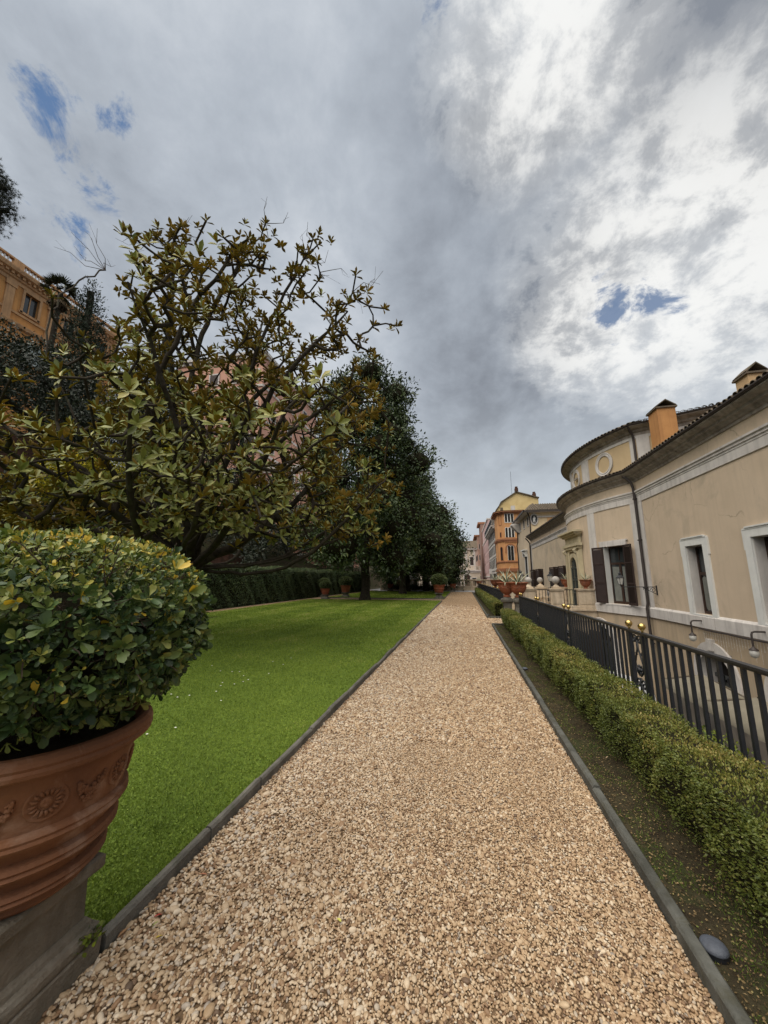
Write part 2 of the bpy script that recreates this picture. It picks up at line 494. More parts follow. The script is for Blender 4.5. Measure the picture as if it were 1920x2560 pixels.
def sweep(mb, path, prof, q0=None, q1=None, ends=True):
    q0 = 0 if q0 is None else q0; q1 = path.s[-1] if q1 is None else q1
    qs = path.brk(q0, q1); n = len(prof)
    vs = []
    for q in qs:
        for o, z in prof:
            p = path.off(q, o); vs.append((p.x, p.y, z))
    fs = [(i * n + k, i * n + k + 1, (i + 1) * n + k + 1, (i + 1) * n + k) for i in range(len(qs) - 1) for k in range(n - 1)]
    if ends:
        fs.append(tuple(range(n))); fs.append(tuple(reversed([(len(qs) - 1) * n + k for k in range(n)])))
    mb.add(vs, fs)
def wall(mb, path, z0, z1, ops=(), q0=None, q1=None, out=0.0, depth=0.3, maxstep=None):
    q0 = 0 if q0 is None else q0; q1 = path.s[-1] if q1 is None else q1
    qs = sorted(set([round(q, 5) for q in path.brk(q0, q1)] + [round(e, 5) for o in ops for e in (o[0], o[1]) if q0 < e < q1]))
    zs = sorted(set([z0, z1] + [e for o in ops for e in (o[2], o[3]) if z0 < e < z1]))
    for a, b in zip(qs, qs[1:]):
        m = (a + b) / 2
        pa, pb = path.off(a, out), path.off(b, out)
        for c, d in zip(zs, zs[1:]):
            zm = (c + d) / 2
            if any(o[0] < m < o[1] and o[2] < zm < o[3] for o in ops): continue
            mb.add([(pa.x, pa.y, c), (pb.x, pb.y, c), (pb.x, pb.y, d), (pa.x, pa.y, d)], [(0, 1, 2, 3)])
    for o in ops:
        if o[0] < q0 or o[1] > q1: continue
        za, zb = max(o[2], z0), min(o[3], z1)
        if za >= zb: continue
        pa, pb = path.off(o[0], out), path.off(o[1], out)
        ia, ib = path.off(o[0], out - depth), path.off(o[1], out - depth)
        mb.add([(pa.x, pa.y, za), (ia.x, ia.y, za), (ia.x, ia.y, zb), (pa.x, pa.y, zb)], [(0, 1, 2, 3)])
        mb.add([(pb.x, pb.y, za), (ib.x, ib.y, za), (ib.x, ib.y, zb), (pb.x, pb.y, zb)], [(3, 2, 1, 0)])
        if o[3] <= z1: mb.add([(pa.x, pa.y, zb), (ia.x, ia.y, zb), (ib.x, ib.y, zb), (pb.x, pb.y, zb)], [(0, 1, 2, 3)])
        if o[2] >= z0: mb.add([(pa.x, pa.y, za), (ia.x, ia.y, za), (ib.x, ib.y, za), (pb.x, pb.y, za)], [(3, 2, 1, 0)])
def arch_ring(mb, cx, zs, r0, r1, b0, b1, zbot, n=14):
    """round-headed surround in a local frame: jambs and arch from inner radius r0 to outer r1, between depths b0 and b1"""
    pts0 = [(cx - r0, zbot)] + [(cx - r0 * math.cos(math.pi * i / n), zs + r0 * math.sin(math.pi * i / n)) for i in range(n + 1)] + [(cx + r0, zbot)]
    pts1 = [(cx - r1, zbot)] + [(cx - r1 * math.cos(math.pi * i / n), zs + r1 * math.sin(math.pi * i / n)) for i in range(n + 1)] + [(cx + r1, zbot)]
    k = len(pts0)
    vs = [(x, b1, z) for x, z in pts0] + [(x, b1, z) for x, z in pts1] + [(x, b0, z) for x, z in pts0] + [(x, b0, z) for x, z in pts1]
    fs = []
    for i in range(k - 1):
        fs += [(i, i + 1, k + i + 1, k + i), (2 * k + i, i, i + 1, 2 * k + i + 1)[::-1], (k + i, k + i + 1, 3 * k + i + 1, 3 * k + i)]
    mb.add(vs, fs)
def arch_leaf(mb, cx, zs, r, b, zbot, n=14):
    pts = [(cx - r, b, zbot)] + [(cx - r * math.cos(math.pi * i / n), b, zs + r * math.sin(math.pi * i / n)) for i in range(n + 1)] + [(cx + r, b, zbot)]
    mb.add(pts, [tuple(range(len(pts)))])
# ------------------------------------------------------------------ palette
M_soil = surf('soil', (0.031, 0.024, 0.015), (0.058, 0.049, 0.027), 9, 0.95, 0.9, 60, 0.1, stain=(0.035, 0.05, 0.015, 0.7, 3.0))
M_kerb = surf('kerb_stone', (0.16, 0.15, 0.13), (0.085, 0.08, 0.07), 5, 0.85, 0.5, 70, 0.25, stain=(0.06, 0.07, 0.04, 0.6, 7.0))
M_kerbdark = surf('bed_edging', (0.111, 0.111, 0.098), (0.051, 0.051, 0.043), 6, 0.85, 0.4, 70, 0.25, stain=(0.06, 0.055, 0.03, 0.7, 7.0))
M_paving = surf('paving', (0.36, 0.36, 0.36), (0.28, 0.28, 0.28), 2, 0.8, 0.2, 30)
M_terra = surf('terracotta', (0.217, 0.094, 0.044), (0.142, 0.061, 0.031), 3.5, 0.75, 0.35, 45, 0.25, stain=(0.36, 0.235, 0.165, 0.75, 4.0), streak=(0.12, 0.05, 0.03, 0.6))
M_terra2 = surf('terracotta_old', (0.32, 0.10, 0.05), (0.20, 0.075, 0.04), 4, 0.8, 0.3, 40, 0.2, stain=(0.30, 0.20, 0.15, 0.5, 6.0))
M_pedestal = surf('pedestal_stone', (0.196, 0.167, 0.132), (0.117, 0.103, 0.078), 5, 0.9, 0.55, 60, 0.2, stain=(0.25, 0.235, 0.20, 0.6, 6.0), streak=(0.07, 0.055, 0.04, 0.6))
M_trav = surf('travertine', (0.616, 0.506, 0.374), (0.462, 0.363, 0.253), 3, 0.85, 0.35, 25, 0.25, streak=(0.16, 0.13, 0.10, 0.6), stain=(0.30, 0.25, 0.19, 0.6, 2.0))
M_oldstone = surf('weathered_stone', (0.167, 0.155, 0.130), (0.081, 0.074, 0.062), 5, 0.9, 0.45, 45, 0.2, streak=(0.06, 0.06, 0.05, 0.6))
M_plaster = surf('cream_plaster', (0.610, 0.490, 0.365), (0.550, 0.440, 0.325), 1.2, 0.92, 0.3, 90, 0.15, streak=(0.35, 0.285, 0.21, 0.22), stain=(0.39, 0.325, 0.245, 0.75, 0.45), dist=0.01, crack=.55)
M_plaster2 = surf('streaked_plaster', (0.683, 0.563, 0.423), (0.573, 0.470, 0.355), 1.0, 0.92, 0.25, 60, 0.15, streak=(0.62, 0.50, 0.33, 0.75), stain=(0.33, 0.29, 0.23, 0.5, 0.9), dist=0.01, crack=.4)
M_trim = surf('pale_trim', (0.656, 0.619, 0.583), (0.521, 0.489, 0.459), 1.6, 0.88, 0.3, 50, 0.2, streak=(0.27, 0.25, 0.24, 0.55), stain=(0.60, 0.57, 0.54, 0.6, 2.2), dist=0.01)
M_trimclean = surf('white_trim', (0.726, 0.726, 0.693), (0.638, 0.638, 0.616), 2.5, 0.85, 0.15, 60, 0.25, streak=(0.45, 0.44, 0.42, 0.3))
M_cornice = surf('cornice_stone', (0.425, 0.375, 0.325), (0.275, 0.244, 0.213), 2.0, 0.9, 0.3, 40, 0.15, streak=(0.11, 0.095, 0.085, 0.75), stain=(0.13, 0.11, 0.10, 0.6, 1.5))
M_gutter = surf('dark_gutter', (0.050, 0.038, 0.034), (0.035, 0.028, 0.026), 4, 0.55, 0.1, 40, 0.4)
M_tile = surf('roof_tile', (0.15, 0.115, 0.085), (0.085, 0.072, 0.055), 4, 0.92, 0.4, 40, 0.15, stain=(0.10, 0.105, 0.055, 0.6, 3.0))
M_chim = surf('orange_plaster', (0.52, 0.265, 0.105), (0.44, 0.215, 0.085), 2.5, 0.9, 0.2, 50, 0.15, streak=(0.22, 0.10, 0.05, 0.4))
M_shutter = surf('brown_shutter', (0.040, 0.025, 0.022), (0.030, 0.019, 0.017), 5, 0.6, 0.1, 60, 0.35)
M_wood = surf('dark_wood', (0.050, 0.026, 0.018), (0.033, 0.018, 0.013), 6, 0.5, 0.1, 60, 0.4)
M_iron = surf('black_iron', (0.012, 0.014, 0.019), (0.020, 0.021, 0.024), 20, 0.42, 0.2, 90, 0.5)
M_brass = surf('brass', (0.60, 0.44, 0.17), (0.48, 0.34, 0.12), 14, 0.30, 0.03, 60, 0.5, metal=1.0)
M_glass = glass('window_glass', (0.035, 0.040, 0.042), 0.08)
M_curtain = surf('net_curtain', (0.20, 0.205, 0.185), (0.14, 0.145, 0.13), 3, 0.95, 0.0, 40, 0.1)
M_dark = surf('dark_interior', (0.012, 0.010, 0.009), (0.02, 0.017, 0.015), 4, 0.9, 0.0)
M_bark = surf('bark', (0.050, 0.040, 0.030), (0.024, 0.020, 0.016), 7, 0.95, 0.9, 30, 0.1, stain=(0.07, 0.075, 0.04, 0.6, 5.0))
M_twig = surf('twig', (0.085, 0.06, 0.045), (0.045, 0.032, 0.025), 20, 0.9, 0.0)
M_core = surf('shade_core', (0.017, 0.017, 0.010), (0.026, 0.021, 0.013), 12, 1.0, 0.6, 30, 0.05)  # near-black filler: the shade inside foliage put into the colour
M_canvas = surf('beige_canvas', (0.247, 0.221, 0.168), (0.211, 0.190, 0.148), 2, 0.9, 0.1, 60, 0.1, stain=(0.34, 0.31, 0.24, 0.4, 2.0))
M_white = surf('white_paint', (0.624, 0.640, 0.664), (0.592, 0.608, 0.640), 3, 0.3, 0.0, 40, 0.5)
M_cobble = surf('cobbles', (0.075, 0.07, 0.066), (0.045, 0.043, 0.04), 6, 0.8, 0.6, 9, 0.3)
M_lampglass = surf('lamp_glass', (0.55, 0.54, 0.50), (0.48, 0.47, 0.44), 6, 0.15, 0.0, 40, 0.5)

L_pitto = leafmat('pittosporum_leaf', [(0.0, (0.022, 0.046, 0.018)), (0.35, (0.062, 0.105, 0.032)), (0.62, (0.150, 0.190, 0.050)), (0.86, (0.30, 0.295, 0.070)), (1.0, (0.52, 0.36, 0.04))], 0.42, 0.36, 0.12)
L_magtop = leafmat('magnolia_leaf', [(0.0, (0.11, 0.135, 0.032)), (0.45, (0.22, 0.245, 0.056)), (0.8, (0.36, 0.36, 0.105)), (1.0, (0.50, 0.45, 0.15))], 0.46, 0.38, 0.15)
L_magback = leafmat('magnolia_underside', [(0.0, (0.17, 0.110, 0.026)), (0.6, (0.27, 0.175, 0.038)), (1.0, (0.42, 0.25, 0.05))], 0.7, 0.2, 0.22)
L_dark = leafmat('dark_leaf', [(0.0, (0.024, 0.039, 0.014)), (0.6, (0.047, 0.074, 0.024)), (0.9, (0.085, 0.117, 0.036)), (1.0, (0.137, 0.135, 0.036))], 0.5, 0.32)
L_oak = leafmat('holm_oak_leaf', [(0.0, (0.014, 0.020, 0.012)), (0.6, (0.030, 0.041, 0.024)), (1.0, (0.057, 0.070, 0.041))], 0.5, 0.35)
L_cyp = leafmat('cypress_leaf', [(0.0, (0.013, 0.023, 0.013)), (0.7, (0.029, 0.044, 0.023)), (1.0, (0.047, 0.060, 0.029))], 0.6, 0.25)
L_pine = leafmat('pine_needle', [(0.0, (0.016, 0.024, 0.014)), (1.0, (0.036, 0.046, 0.026))], 0.6, 0.25)
L_mim = leafmat('mimosa_blossom', [(0.0, (0.060, 0.085, 0.012)), (0.35, (0.16, 0.17, 0.015)), (0.7, (0.42, 0.34, 0.015)), (1.0, (0.62, 0.46, 0.02))], 0.8, 0.15)
L_box = leafmat('box_leaf', [(0.0, (0.050, 0.071, 0.014)), (0.45, (0.112, 0.136, 0.025)), (0.8, (0.198, 0.195, 0.044)), (1.0, (0.311, 0.236, 0.073))], 0.5, 0.4, 0.10, patch=(3.0, 0.9))
L_hedge = leafmat('tall_hedge_leaf', [(0.0, (0.045, 0.069, 0.035)), (0.6, (0.095, 0.136, 0.057)), (1.0, (0.207, 0.239, 0.081))], 0.5, 0.35, 0, patch=(1.3, 0.9))
L_ball = leafmat('topiary_leaf', [(0.0, (0.048, 0.080, 0.026)), (0.6, (0.104, 0.144, 0.045)), (1.0, (0.192, 0.224, 0.072))], 0.5, 0.4)
L_grass = leafmat('grass_blade', [(0.0, (0.063, 0.097, 0.016)), (0.5, (0.147, 0.209, 0.030)), (0.9, (0.249, 0.314, 0.046)), (1.0, (0.363, 0.330, 0.127))], 0.65, 0.2, 0.18, patch=(0.9, 0.9))
L_shrub = leafmat('ground_shrub_leaf', [(0.0, (0.05, 0.08, 0.012)), (1.0, (0.19, 0.22, 0.02))], 0.55, 0.3)
L_agave = leafmat('agave_leaf', [(0.0, (0.13, 0.19, 0.16)), (0.5, (0.17, 0.22, 0.17)), (0.52, (0.56, 0.52, 0.34)), (1.0, (0.60, 0.55, 0.36))], 0.5, 0.4)

# gravel and lawn sheets
def gravel_mat(name='gravel_bed', loose=True):
    m, t, p = new_mat(name)
    g = N(t, 'ShaderNodeNewGeometry'); pos = g.outputs['Position']
    v = N(t, 'ShaderNodeTexVoronoi', feature='F1'); v.inputs['Scale'].default_value = 46; L(t, pos, v.inputs['Vector'])
    sep = N(t, 'ShaderNodeSeparateColor'); L(t, v.outputs['Color'], sep.inputs[0])
    stone = Ramp(t, sep.outputs[0], [(0.0, (0.156, 0.096, 0.054)), (0.25, (0.340, 0.213, 0.112)), (0.6, (0.525, 0.359, 0.203)), (0.85, (0.630, 0.478, 0.306)), (1.0, (0.787, 0.666, 0.500))])
    gap = Ramp(t, v.outputs['Distance'], [(0.30, 1.0), (0.62, 0.0)])
    dirt = Noise(t, pos, 0.8, 5, 0.6)
    stone = Mix(t, Mth(t, 'MULTIPLY', Ramp(t, dirt, [(0.45, 0.0), (0.7, 1.0)]), 0.35), stone, (0.34, 0.22, 0.11))
    # past the loose stones laid as geometry the sheet carries the stone colour; between them it is a darker brown that deepens the gaps
    sx = N(t, 'ShaderNodeSeparateXYZ'); L(t, pos, sx.inputs[0])
    nearf = N(t, 'ShaderNodeMapRange', interpolation_type='SMOOTHSTEP'); nearf.inputs[1].default_value = 10.0; nearf.inputs[2].default_value = 19.0
    L(t, sx.outputs[1], nearf.inputs[0])
    col = Mix(t, gap, (0.22, 0.145, 0.085), stone)
    if loose: col = Mix(t, nearf.outputs[0], (0.15, 0.098, 0.056), col)
    L(t, col, p.inputs['Base Color']); p.inputs['Roughness'].default_value = 0.9; p.inputs['Specular IOR Level'].default_value = 0.2
    b = N(t, 'ShaderNodeBump'); b.inputs['Strength'].default_value = 0.7; b.inputs['Distance'].default_value = 0.012
    L(t, gap, b.inputs['Height']); L(t, b.outputs[0], p.inputs['Normal'])
    return m
M_gravel = gravel_mat()
M_gravel2 = gravel_mat('fine_gravel', False)
def pebble_mat():
    m, t, p = new_mat('pebble')
    oi = N(t, 'ShaderNodeObjectInfo'); g = N(t, 'ShaderNodeNewGeometry')
    sx = N(t, 'ShaderNodeSeparateXYZ'); L(t, oi.outputs['Location'], sx.inputs[0])
    r = oi.outputs['Random']
    warm = Ramp(t, r, [(0.0, (0.120, 0.078, 0.052)), (0.08, (0.202, 0.120, 0.067)), (0.28, (0.340, 0.223, 0.125)), (0.58, (0.432, 0.303, 0.181)), (0.82, (0.506, 0.383, 0.249)), (0.95, (0.607, 0.507, 0.378)), (1.0, (0.221, 0.187, 0.155))])
    pale = Ramp(t, r, [(0.0, (0.110, 0.073, 0.047)), (0.12, (0.232, 0.134, 0.071)), (0.35, (0.372, 0.260, 0.155)), (0.62, (0.472, 0.359, 0.239)), (0.85, (0.604, 0.503, 0.378)), (1.0, (0.333, 0.288, 0.244))])
    f = N(t, 'ShaderNodeMapRange', interpolation_type='SMOOTHSTEP'); f.inputs[1].default_value = 0.25; f.inputs[2].default_value = -1.2
    L(t, sx.outputs[0], f.inputs[0])
    mpt = N(t, 'ShaderNodeMapping'); mpt.inputs['Scale'].default_value = (1.6, .45, 1); L(t, oi.outputs['Location'], mpt.inputs['Vector'])
    tr = Noise(t, mpt.outputs[0], 1.6, 6, 0.65)
    col = Mix(t, f.outputs[0], warm, pale)
    col = Mix(t, Mth(t, 'MULTIPLY', Ramp(t, tr, [(0.48, 0.0), (0.72, 1.0)]), 0.50), col, (0.27, 0.175, 0.098))
    mott = Noise(t, g.outputs['Position'], 120, 4, 0.6)
    col = Mix(t, Mth(t, 'MULTIPLY', Ramp(t, mott, [(0.4, 0.0), (0.7, 1.0)]), 0.35), col, Mix(t, 1.0, col, (0.6, 0.55, 0.5), 'MULTIPLY'))
    L(t, col, p.inputs['Base Color']); p.inputs['Roughness'].default_value = 0.55; p.inputs['Specular IOR Level'].default_value = 0.35
    return m
M_pebble = pebble_mat()
def lawn_mat():
    m, t, p = new_mat('lawn')
    g = N(t, 'ShaderNodeNewGeometry'); pos = g.outputs['Position']
    a = Noise(t, pos, 0.55, 5, 0.6); b_ = Noise(t, pos, 26, 6, 0.7)
    col = Mix(t, Ramp(t, a, [(0.32, 0.0), (0.70, 1.0)]), (0.105, 0.165, 0.022), (0.165, 0.235, 0.032))
    col = Mix(t, Mth(t, 'MULTIPLY', Ramp(t, b_, [(0.35, 1.0), (0.6, 0.0)]), 0.55), col, (0.045, 0.075, 0.014))
    L(t, col, p.inputs['Base Color']); p.inputs['Roughness'].default_value = 0.8; p.inputs['Specular IOR Level'].default_value = 0.15
    b = N(t, 'ShaderNodeBump'); b.inputs['Strength'].default_value = 0.8; b.inputs['Distance'].default_value = 0.03
    L(t, Noise(t, pos, 45, 5, 0.7), b.inputs['Height']); L(t, b.outputs[0], p.inputs['Normal'])
    return m
M_lawn = lawn_mat()

# ------------------------------------------------------------------ ground
def sheet(name, rects, z, mat):
    mb = MB()
    for x0, x1, y0, y1 in rects:
        mb.add([(x0, y0, z), (x1, y0, z), (x1, y1, z), (x0, y1, z)], [(0, 1, 2, 3)])
    return tag(mb.build(name, mat), kind='structure')
sheet('ground', [(-1500, 1500, -1500, 1500)], -4.30, M_cobble)
sheet('street', [(1.9, 7.5, -40, 140)], -4.20, M_cobble)
mb = MB(); mb.box(-13.9, 1.86, -8, 54.6, -4.25, -0.03)
tag(mb.build('terrace', M_oldstone), kind='structure')
KL, KR = -1.60, 0.88                       # faces of the kerbs towards the path
path = sheet('gravel_path', [(KL, KR, -3, 47.5), (KR, 1.86, 13.86, 16.28)], 0.0, M_gravel)
sheet('side_path', [(-12.75, -11.95, -3, 27.7), (-12.75, -11.95, 30.1, 50), (-12.8, KL, 27.82, 30.0)], 0.001, M_gravel2)
lawn1 = sheet('lawn', [(-11.85, KL - 0.05, -3, 27.70)], 0.030, M_lawn)
lawn2 = sheet('lawn', [(-11.85, KL - 0.05, 30.10, 47.4)], 0.030, M_lawn)
sheet('flower_bed', [(KR + 0.06, 1.84, -3, 13.78), (KR + 0.06, 1.84, 16.36, 43.6)], 0.030, M_soil)
sheet('pavement', [(-11.9, 1.86, 47.5, 54.5)], 0.004, M_paving)
# soil mounds under the hedge of the beds
def kerb_run(root, name, a, b, w, h, mat, lens=(0.8, 1.3), jit=0.006, side=1):
    """stones laid end to end from a to b; the path face is on the right when side = 1"""
    a, b = Vector((*a, 0)), Vector((*b, 0)); d = (b - a); Ltot = d.length; d.normalize(); n = Vector((-d.y, d.x, 0)) * side
    q = 0.0
    while q < Ltot - 0.02:
        l = min(random.uniform(*lens), Ltot - q)
        if Ltot - q - l < 0.3: l = Ltot - q
        m = MB(); j0, j1 = random.uniform(-jit, jit), random.uniform(-jit, jit); hh = h + random.uniform(-jit, jit)
        m.frame(a + d * q, d, n)
        g = 0.004; c = 0.012
        vs = []
        for x, jj in ((g, j0), (l * 0.5, (j0 + j1) / 2 + random.uniform(-jit, jit) * .5), (l - g, j1)):
            for y, z in ((jj, -0.05), (jj, hh - c), (jj + c, hh + random.uniform(-.004, .004)), (w + jj - c, hh + random.uniform(-.004, .004)), (w + jj, hh - c), (w + jj, -0.05)):
                vs.append((x, y, z))
        fs = []
        for i in range(2):
            for k in range(5):
                f = (i * 6 + k, i * 6 + k + 1, (i + 1) * 6 + k + 1, (i + 1) * 6 + k)
                fs.append(f if side < 0 else f[::-1])
        e0, e1 = tuple(range(6)), tuple(range(12, 18))
        fs += ([e0[::-1], e1] if side < 0 else [e0, e1[::-1]])
        m.add(vs, fs)
        m.build('kerb_stone', mat, root)
        q += l
k1 = thing('lawn_kerb', None, None, (KL, 0, 0)); k1['kind'] = 'structure'
kerb_run(k1, 'kerb_stone', (KL, 1.62), (KL, 27.80), 0.05, 0.078, M_kerb, (.55, 1.05), .010, side=1)
kerb_run(k1, 'kerb_stone', (KL - 0.05, 27.80), (-11.85, 27.80), 0.06, 0.06, M_kerb, (1.5, 2.5), side=-1 * -1)
kerb_run(k1, 'kerb_stone', (KL, -2.5), (KL, 1.14), 0.05, 0.078, M_kerb, side=1)
k2 = thing('lawn_kerb', None, None, (KL, 30, 0)); k2['kind'] = 'structure'
kerb_run(k2, 'kerb_stone', (KL, 30.0), (KL, 47.4), 0.05, 0.078, M_kerb, (1.5, 2.5), side=1)
kerb_run(k2, 'kerb_stone', (-11.85, 30.0), (KL - 0.05, 30.0), 0.06, 0.08, M_kerb, (1.5, 2.5), side=1)
k3 = thing('bed_kerb', None, None, (KR, 0, 0)); k3['kind'] = 'structure'
kerb_run(k3, 'kerb_stone', (KR, 0.3), (KR, 13.78), 0.060, 0.075, M_kerbdark, (.7, 1.2), 0.007, side=-1)
kerb_run(k3, 'kerb_stone', (KR, 13.78), (1.84, 13.78), 0.060, 0.075, M_kerbdark, (0.9, 1.0), 0.003, side=1)
k4 = thing('bed_kerb', None, None, (KR, 16.4, 0)); k4['kind'] = 'structure'
kerb_run(k4, 'kerb_stone', (KR, 16.36), (KR, 43.6), 0.060, 0.075, M_kerbdark, (1.5, 2.5), 0.004, side=-1)
kerb_run(k4, 'kerb_stone', (KR, 16.30), (1.84, 16.30), 0.060, 0.075, M_kerbdark, (0.9, 1.0), 0.003, side=1)

# ------------------------------------------------------------------ loose stones
def jit_grid(x0, x1, y0, y1, s):
    nx, ny = int((x1 - x0) / s), int((y1 - y0) / s)
    X, Y = np.meshgrid(np.arange(nx) + .5, np.arange(ny) + .5, indexing='ij')
    X = X + (np.arange(ny)[None] % 2) * 0.5
    P = np.stack([x0 + X.ravel() * s, y0 + Y.ravel() * s], 1) + rs.uniform(-.42, .42, (nx * ny, 2)) * s
    return P[(P[:, 0] > x0) & (P[:, 0] < x1)]
def pebble_points():
    parts = []
    for y0, y1, s, z in ((0.75, 4.0, 0.0102, 0.007), (4.0, 8.0, 0.0160, 0.007), (8.0, 14.0, 0.024, 0.007), (14.0, 24.0, 0.040, 0.007)):
        p = jit_grid(KL + 0.004, KR - 0.004, y0, y1, s)
        parts.append(np.column_stack([p, z * rs.rand(len(p)), np.full(len(p), s)]))
    p = jit_grid(KR, 1.8, 13.95, 16.2, 0.028)
    parts.append(np.column_stack([p, 0.008 * rs.rand(len(p)), np.full(len(p), 0.028)]))
    A = np.concatenate(parts)
    A = A[rs.rand(len(A)) < np.clip((24.5 - A[:, 1]) / 9, 0, 1)]
    sz = A[:, 3] * 0.53 * np.exp(0.24 * rs.normal(size=len(A)))
    big = rs.rand(len(A)) < 0.09
    sz[big] *= 1.55
    # larger and paler stones have gathered along the lawn kerb
    g = np.clip((-0.35 - A[:, 0]) / 1.1, 0, 1) * np.clip((4.5 - A[:, 1]) / 2, 0, 1)
    keep = rs.rand(len(A)) > 0.42 * g
    sz = sz * (1 + 0.42 * g)
    return np.column_stack([A[:, :3], sz])[keep]
PB = pebble_points()
dist = np.hypot(PB[:, 0] * 1.0, PB[:, 1])
vis = (PB[:, 1] > 1.42 + 0.08 * np.abs(PB[:, 0]))
score = PB[:, 3] / np.hypot(dist, 1.6) * vis
top = np.argsort(-score)[:290]
def pebble_shape(seed):
    r = np.random.RandomState(seed)
    import bmesh
    bm = bmesh.new(); bmesh.ops.create_icosphere(bm, subdivisions=2, radius=1.0)
    ph = r.uniform(0, 6, 3)
    for v in bm.verts:
        c = v.co
        k = 1 + 0.10 * math.sin(2.1 * c.x + ph[0]) + 0.10 * math.sin(2.4 * c.y + ph[1]) + 0.08 * math.sin(2.7 * c.z + ph[2])
        v.co = c * k
    me = bpy.data.meshes.new('pebble'); bm.to_mesh(me); bm.free()
    me.materials.append(M_pebble); me.polygons.foreach_set('use_smooth', [True] * len(me.polygons))
    return me
PM = [pebble_shape(i) for i in range(6)]
for i in top:
    x, y, z, s = PB[i]
    link('pebble', PM[int(i) % 6], path, (x, y, z + s * 0.25), (rs.uniform(-.4, .4), rs.uniform(-.4, .4), rs.uniform(0, 6.28)), (s * rs.uniform(1.0, 1.5), s * rs.uniform(.7, 1.0), s * rs.uniform(.5, .75)))
rest = np.delete(PB, top, axis=0)
def instancer(name, pts, mat, kind='stuff', parent=None):
    me = bpy.data.meshes.new(name)
    me.vertices.add(len(pts)); me.vertices.foreach_set('co', pts[:, :3].astype(np.float32).ravel())
    at = me.attributes.new('size', 'FLOAT', 'POINT'); at.data.foreach_set('value', pts[:, 3].astype(np.float32))
    o = link(name, me, parent); o['kind'] = kind
    ng = bpy.data.node_groups.new(name, 'GeometryNodeTree')
    ng.interface.new_socket('Geometry', in_out='INPUT', socket_type='NodeSocketGeometry'); ng.interface.new_socket('Geometry', in_out='OUTPUT', socket_type='NodeSocketGeometry')
    gi, go = ng.nodes.new('NodeGroupInput'), ng.nodes.new('NodeGroupOutput')
    ico = ng.nodes.new('GeometryNodeMeshIcoSphere'); ico.inputs['Subdivisions'].default_value = 2
    sm = ng.nodes.new('GeometryNodeSetShadeSmooth')
    stm = ng.nodes.new('GeometryNodeSetMaterial'); stm.inputs['Material'].default_value = mat
    iop = ng.nodes.new('GeometryNodeInstanceOnPoints')
    def rv(lo, hi, seed):
        n = ng.nodes.new('FunctionNodeRandomValue'); n.data_type = 'FLOAT_VECTOR'
        n.inputs[0].default_value = lo; n.inputs[1].default_value = hi; n.inputs['Seed'].default_value = seed
        return n.outputs[0]
    na = ng.nodes.new('GeometryNodeInputNamedAttribute'); na.data_type = 'FLOAT'; na.inputs['Name'].default_value = 'size'
    vm = ng.nodes.new('ShaderNodeVectorMath'); vm.operation = 'SCALE'
    lk = ng.links.new
    lk(ico.outputs['Mesh'], sm.inputs['Geometry']); lk(sm.outputs[0], stm.inputs['Geometry']); lk(gi.outputs[0], iop.inputs['Points']); lk(stm.outputs[0], iop.inputs['Instance'])
    lk(rv((-.5, -.5, 0), (.5, .5, 6.28), 1), iop.inputs['Rotation'])
    lk(rv((.95, .65, .5), (1.5, 1.0, .8), 2), vm.inputs[0]); lk(na.outputs[0], vm.inputs['Scale'])
    lk(vm.outputs[0], iop.inputs['Scale']); lk(iop.outputs[0], go.inputs[0])
    md = o.modifiers.new('stones', 'NODES'); md.node_group = ng
    return o
rest[:, 2] += rest[:, 3] * 0.2
gp = instancer('loose_pebbles', rest, M_pebble, parent=path)

# ------------------------------------------------------------------ grass
def grass(name, rects, parts):
    Ps, Ln, Wd = [], [], []
    for (x0, x1, y0, y1), n, l, w in parts:
        p = np.column_stack([rs.uniform(x0, x1, n), rs.uniform(y0, y1, n), np.full(n, 0.028)])
        Ps.append(p); Ln.append(l * (0.6 + 0.8 * rs.rand(n))); Wd.append(w * (0.7 + 0.6 * rs.rand(n)))
    P = np.concatenate(Ps); Ln = np.concatenate(Ln); Wd = np.concatenate(Wd); n = len(P)
    D = unit(rs.normal(size=(n, 3)) * 0.75 + np.array([0, 0, 0.75])); D[:, 2] = np.abs(D[:, 2]) * 0.8 + 0.12; D = unit(D)
    me = leaf_mesh(name, P, D, rand_dirs(n, 0.6), Ln, Wd, rs.rand(n) * 0.75 + 0.12, L_grass, BLADE)
    o = link(name, me); return tag(o, kind='stuff')
def turf(name, n, y0, y1, x0, seed):
    """mown blades, thinning out with distance while each gets broader"""
    y = y0 * np.exp(rs.rand(n) * math.log(y1 / y0)); xl = np.maximum(x0, KL - .055 - .4 - 1.30 * y)
    P = np.column_stack([xl + (KL - .055 - xl) * rs.rand(n), y, np.full(n, 0.028)])
    Ln = (0.019 + 0.0016 * y) * (0.6 + 0.8 * rs.rand(n)); Wd = (0.0022 + 0.00135 * y) * (0.7 + 0.6 * rs.rand(n))
    D = unit(rs.normal(size=(n, 3)) * 0.75 + np.array([0, 0, 0.75])); D[:, 2] = np.abs(D[:, 2]) * 0.8 + 0.12; D = unit(D)
    mow = .10 * np.sign(np.sin(P[:, 0] * 2.6)) * np.clip((y - 5) / 6, 0, 1)
    me = leaf_mesh(name, P, D, rand_dirs(n, 0.6), Ln, Wd, np.clip(rs.rand(n) * 0.72 + 0.10 + mow + .10 * np.clip((y - 3) / 6, 0, 1), 0, 1), L_grass, BLADE)
    o = link(name, me); return tag(o, kind='stuff')
turf('grass', 400000, 1.62, 27.6, -11.8, 1)
turf('grass', 26000, 30.2, 47.0, -11.8, 2)
n = 5000
y = 1.62 + 13 * rs.rand(n) ** 1.6
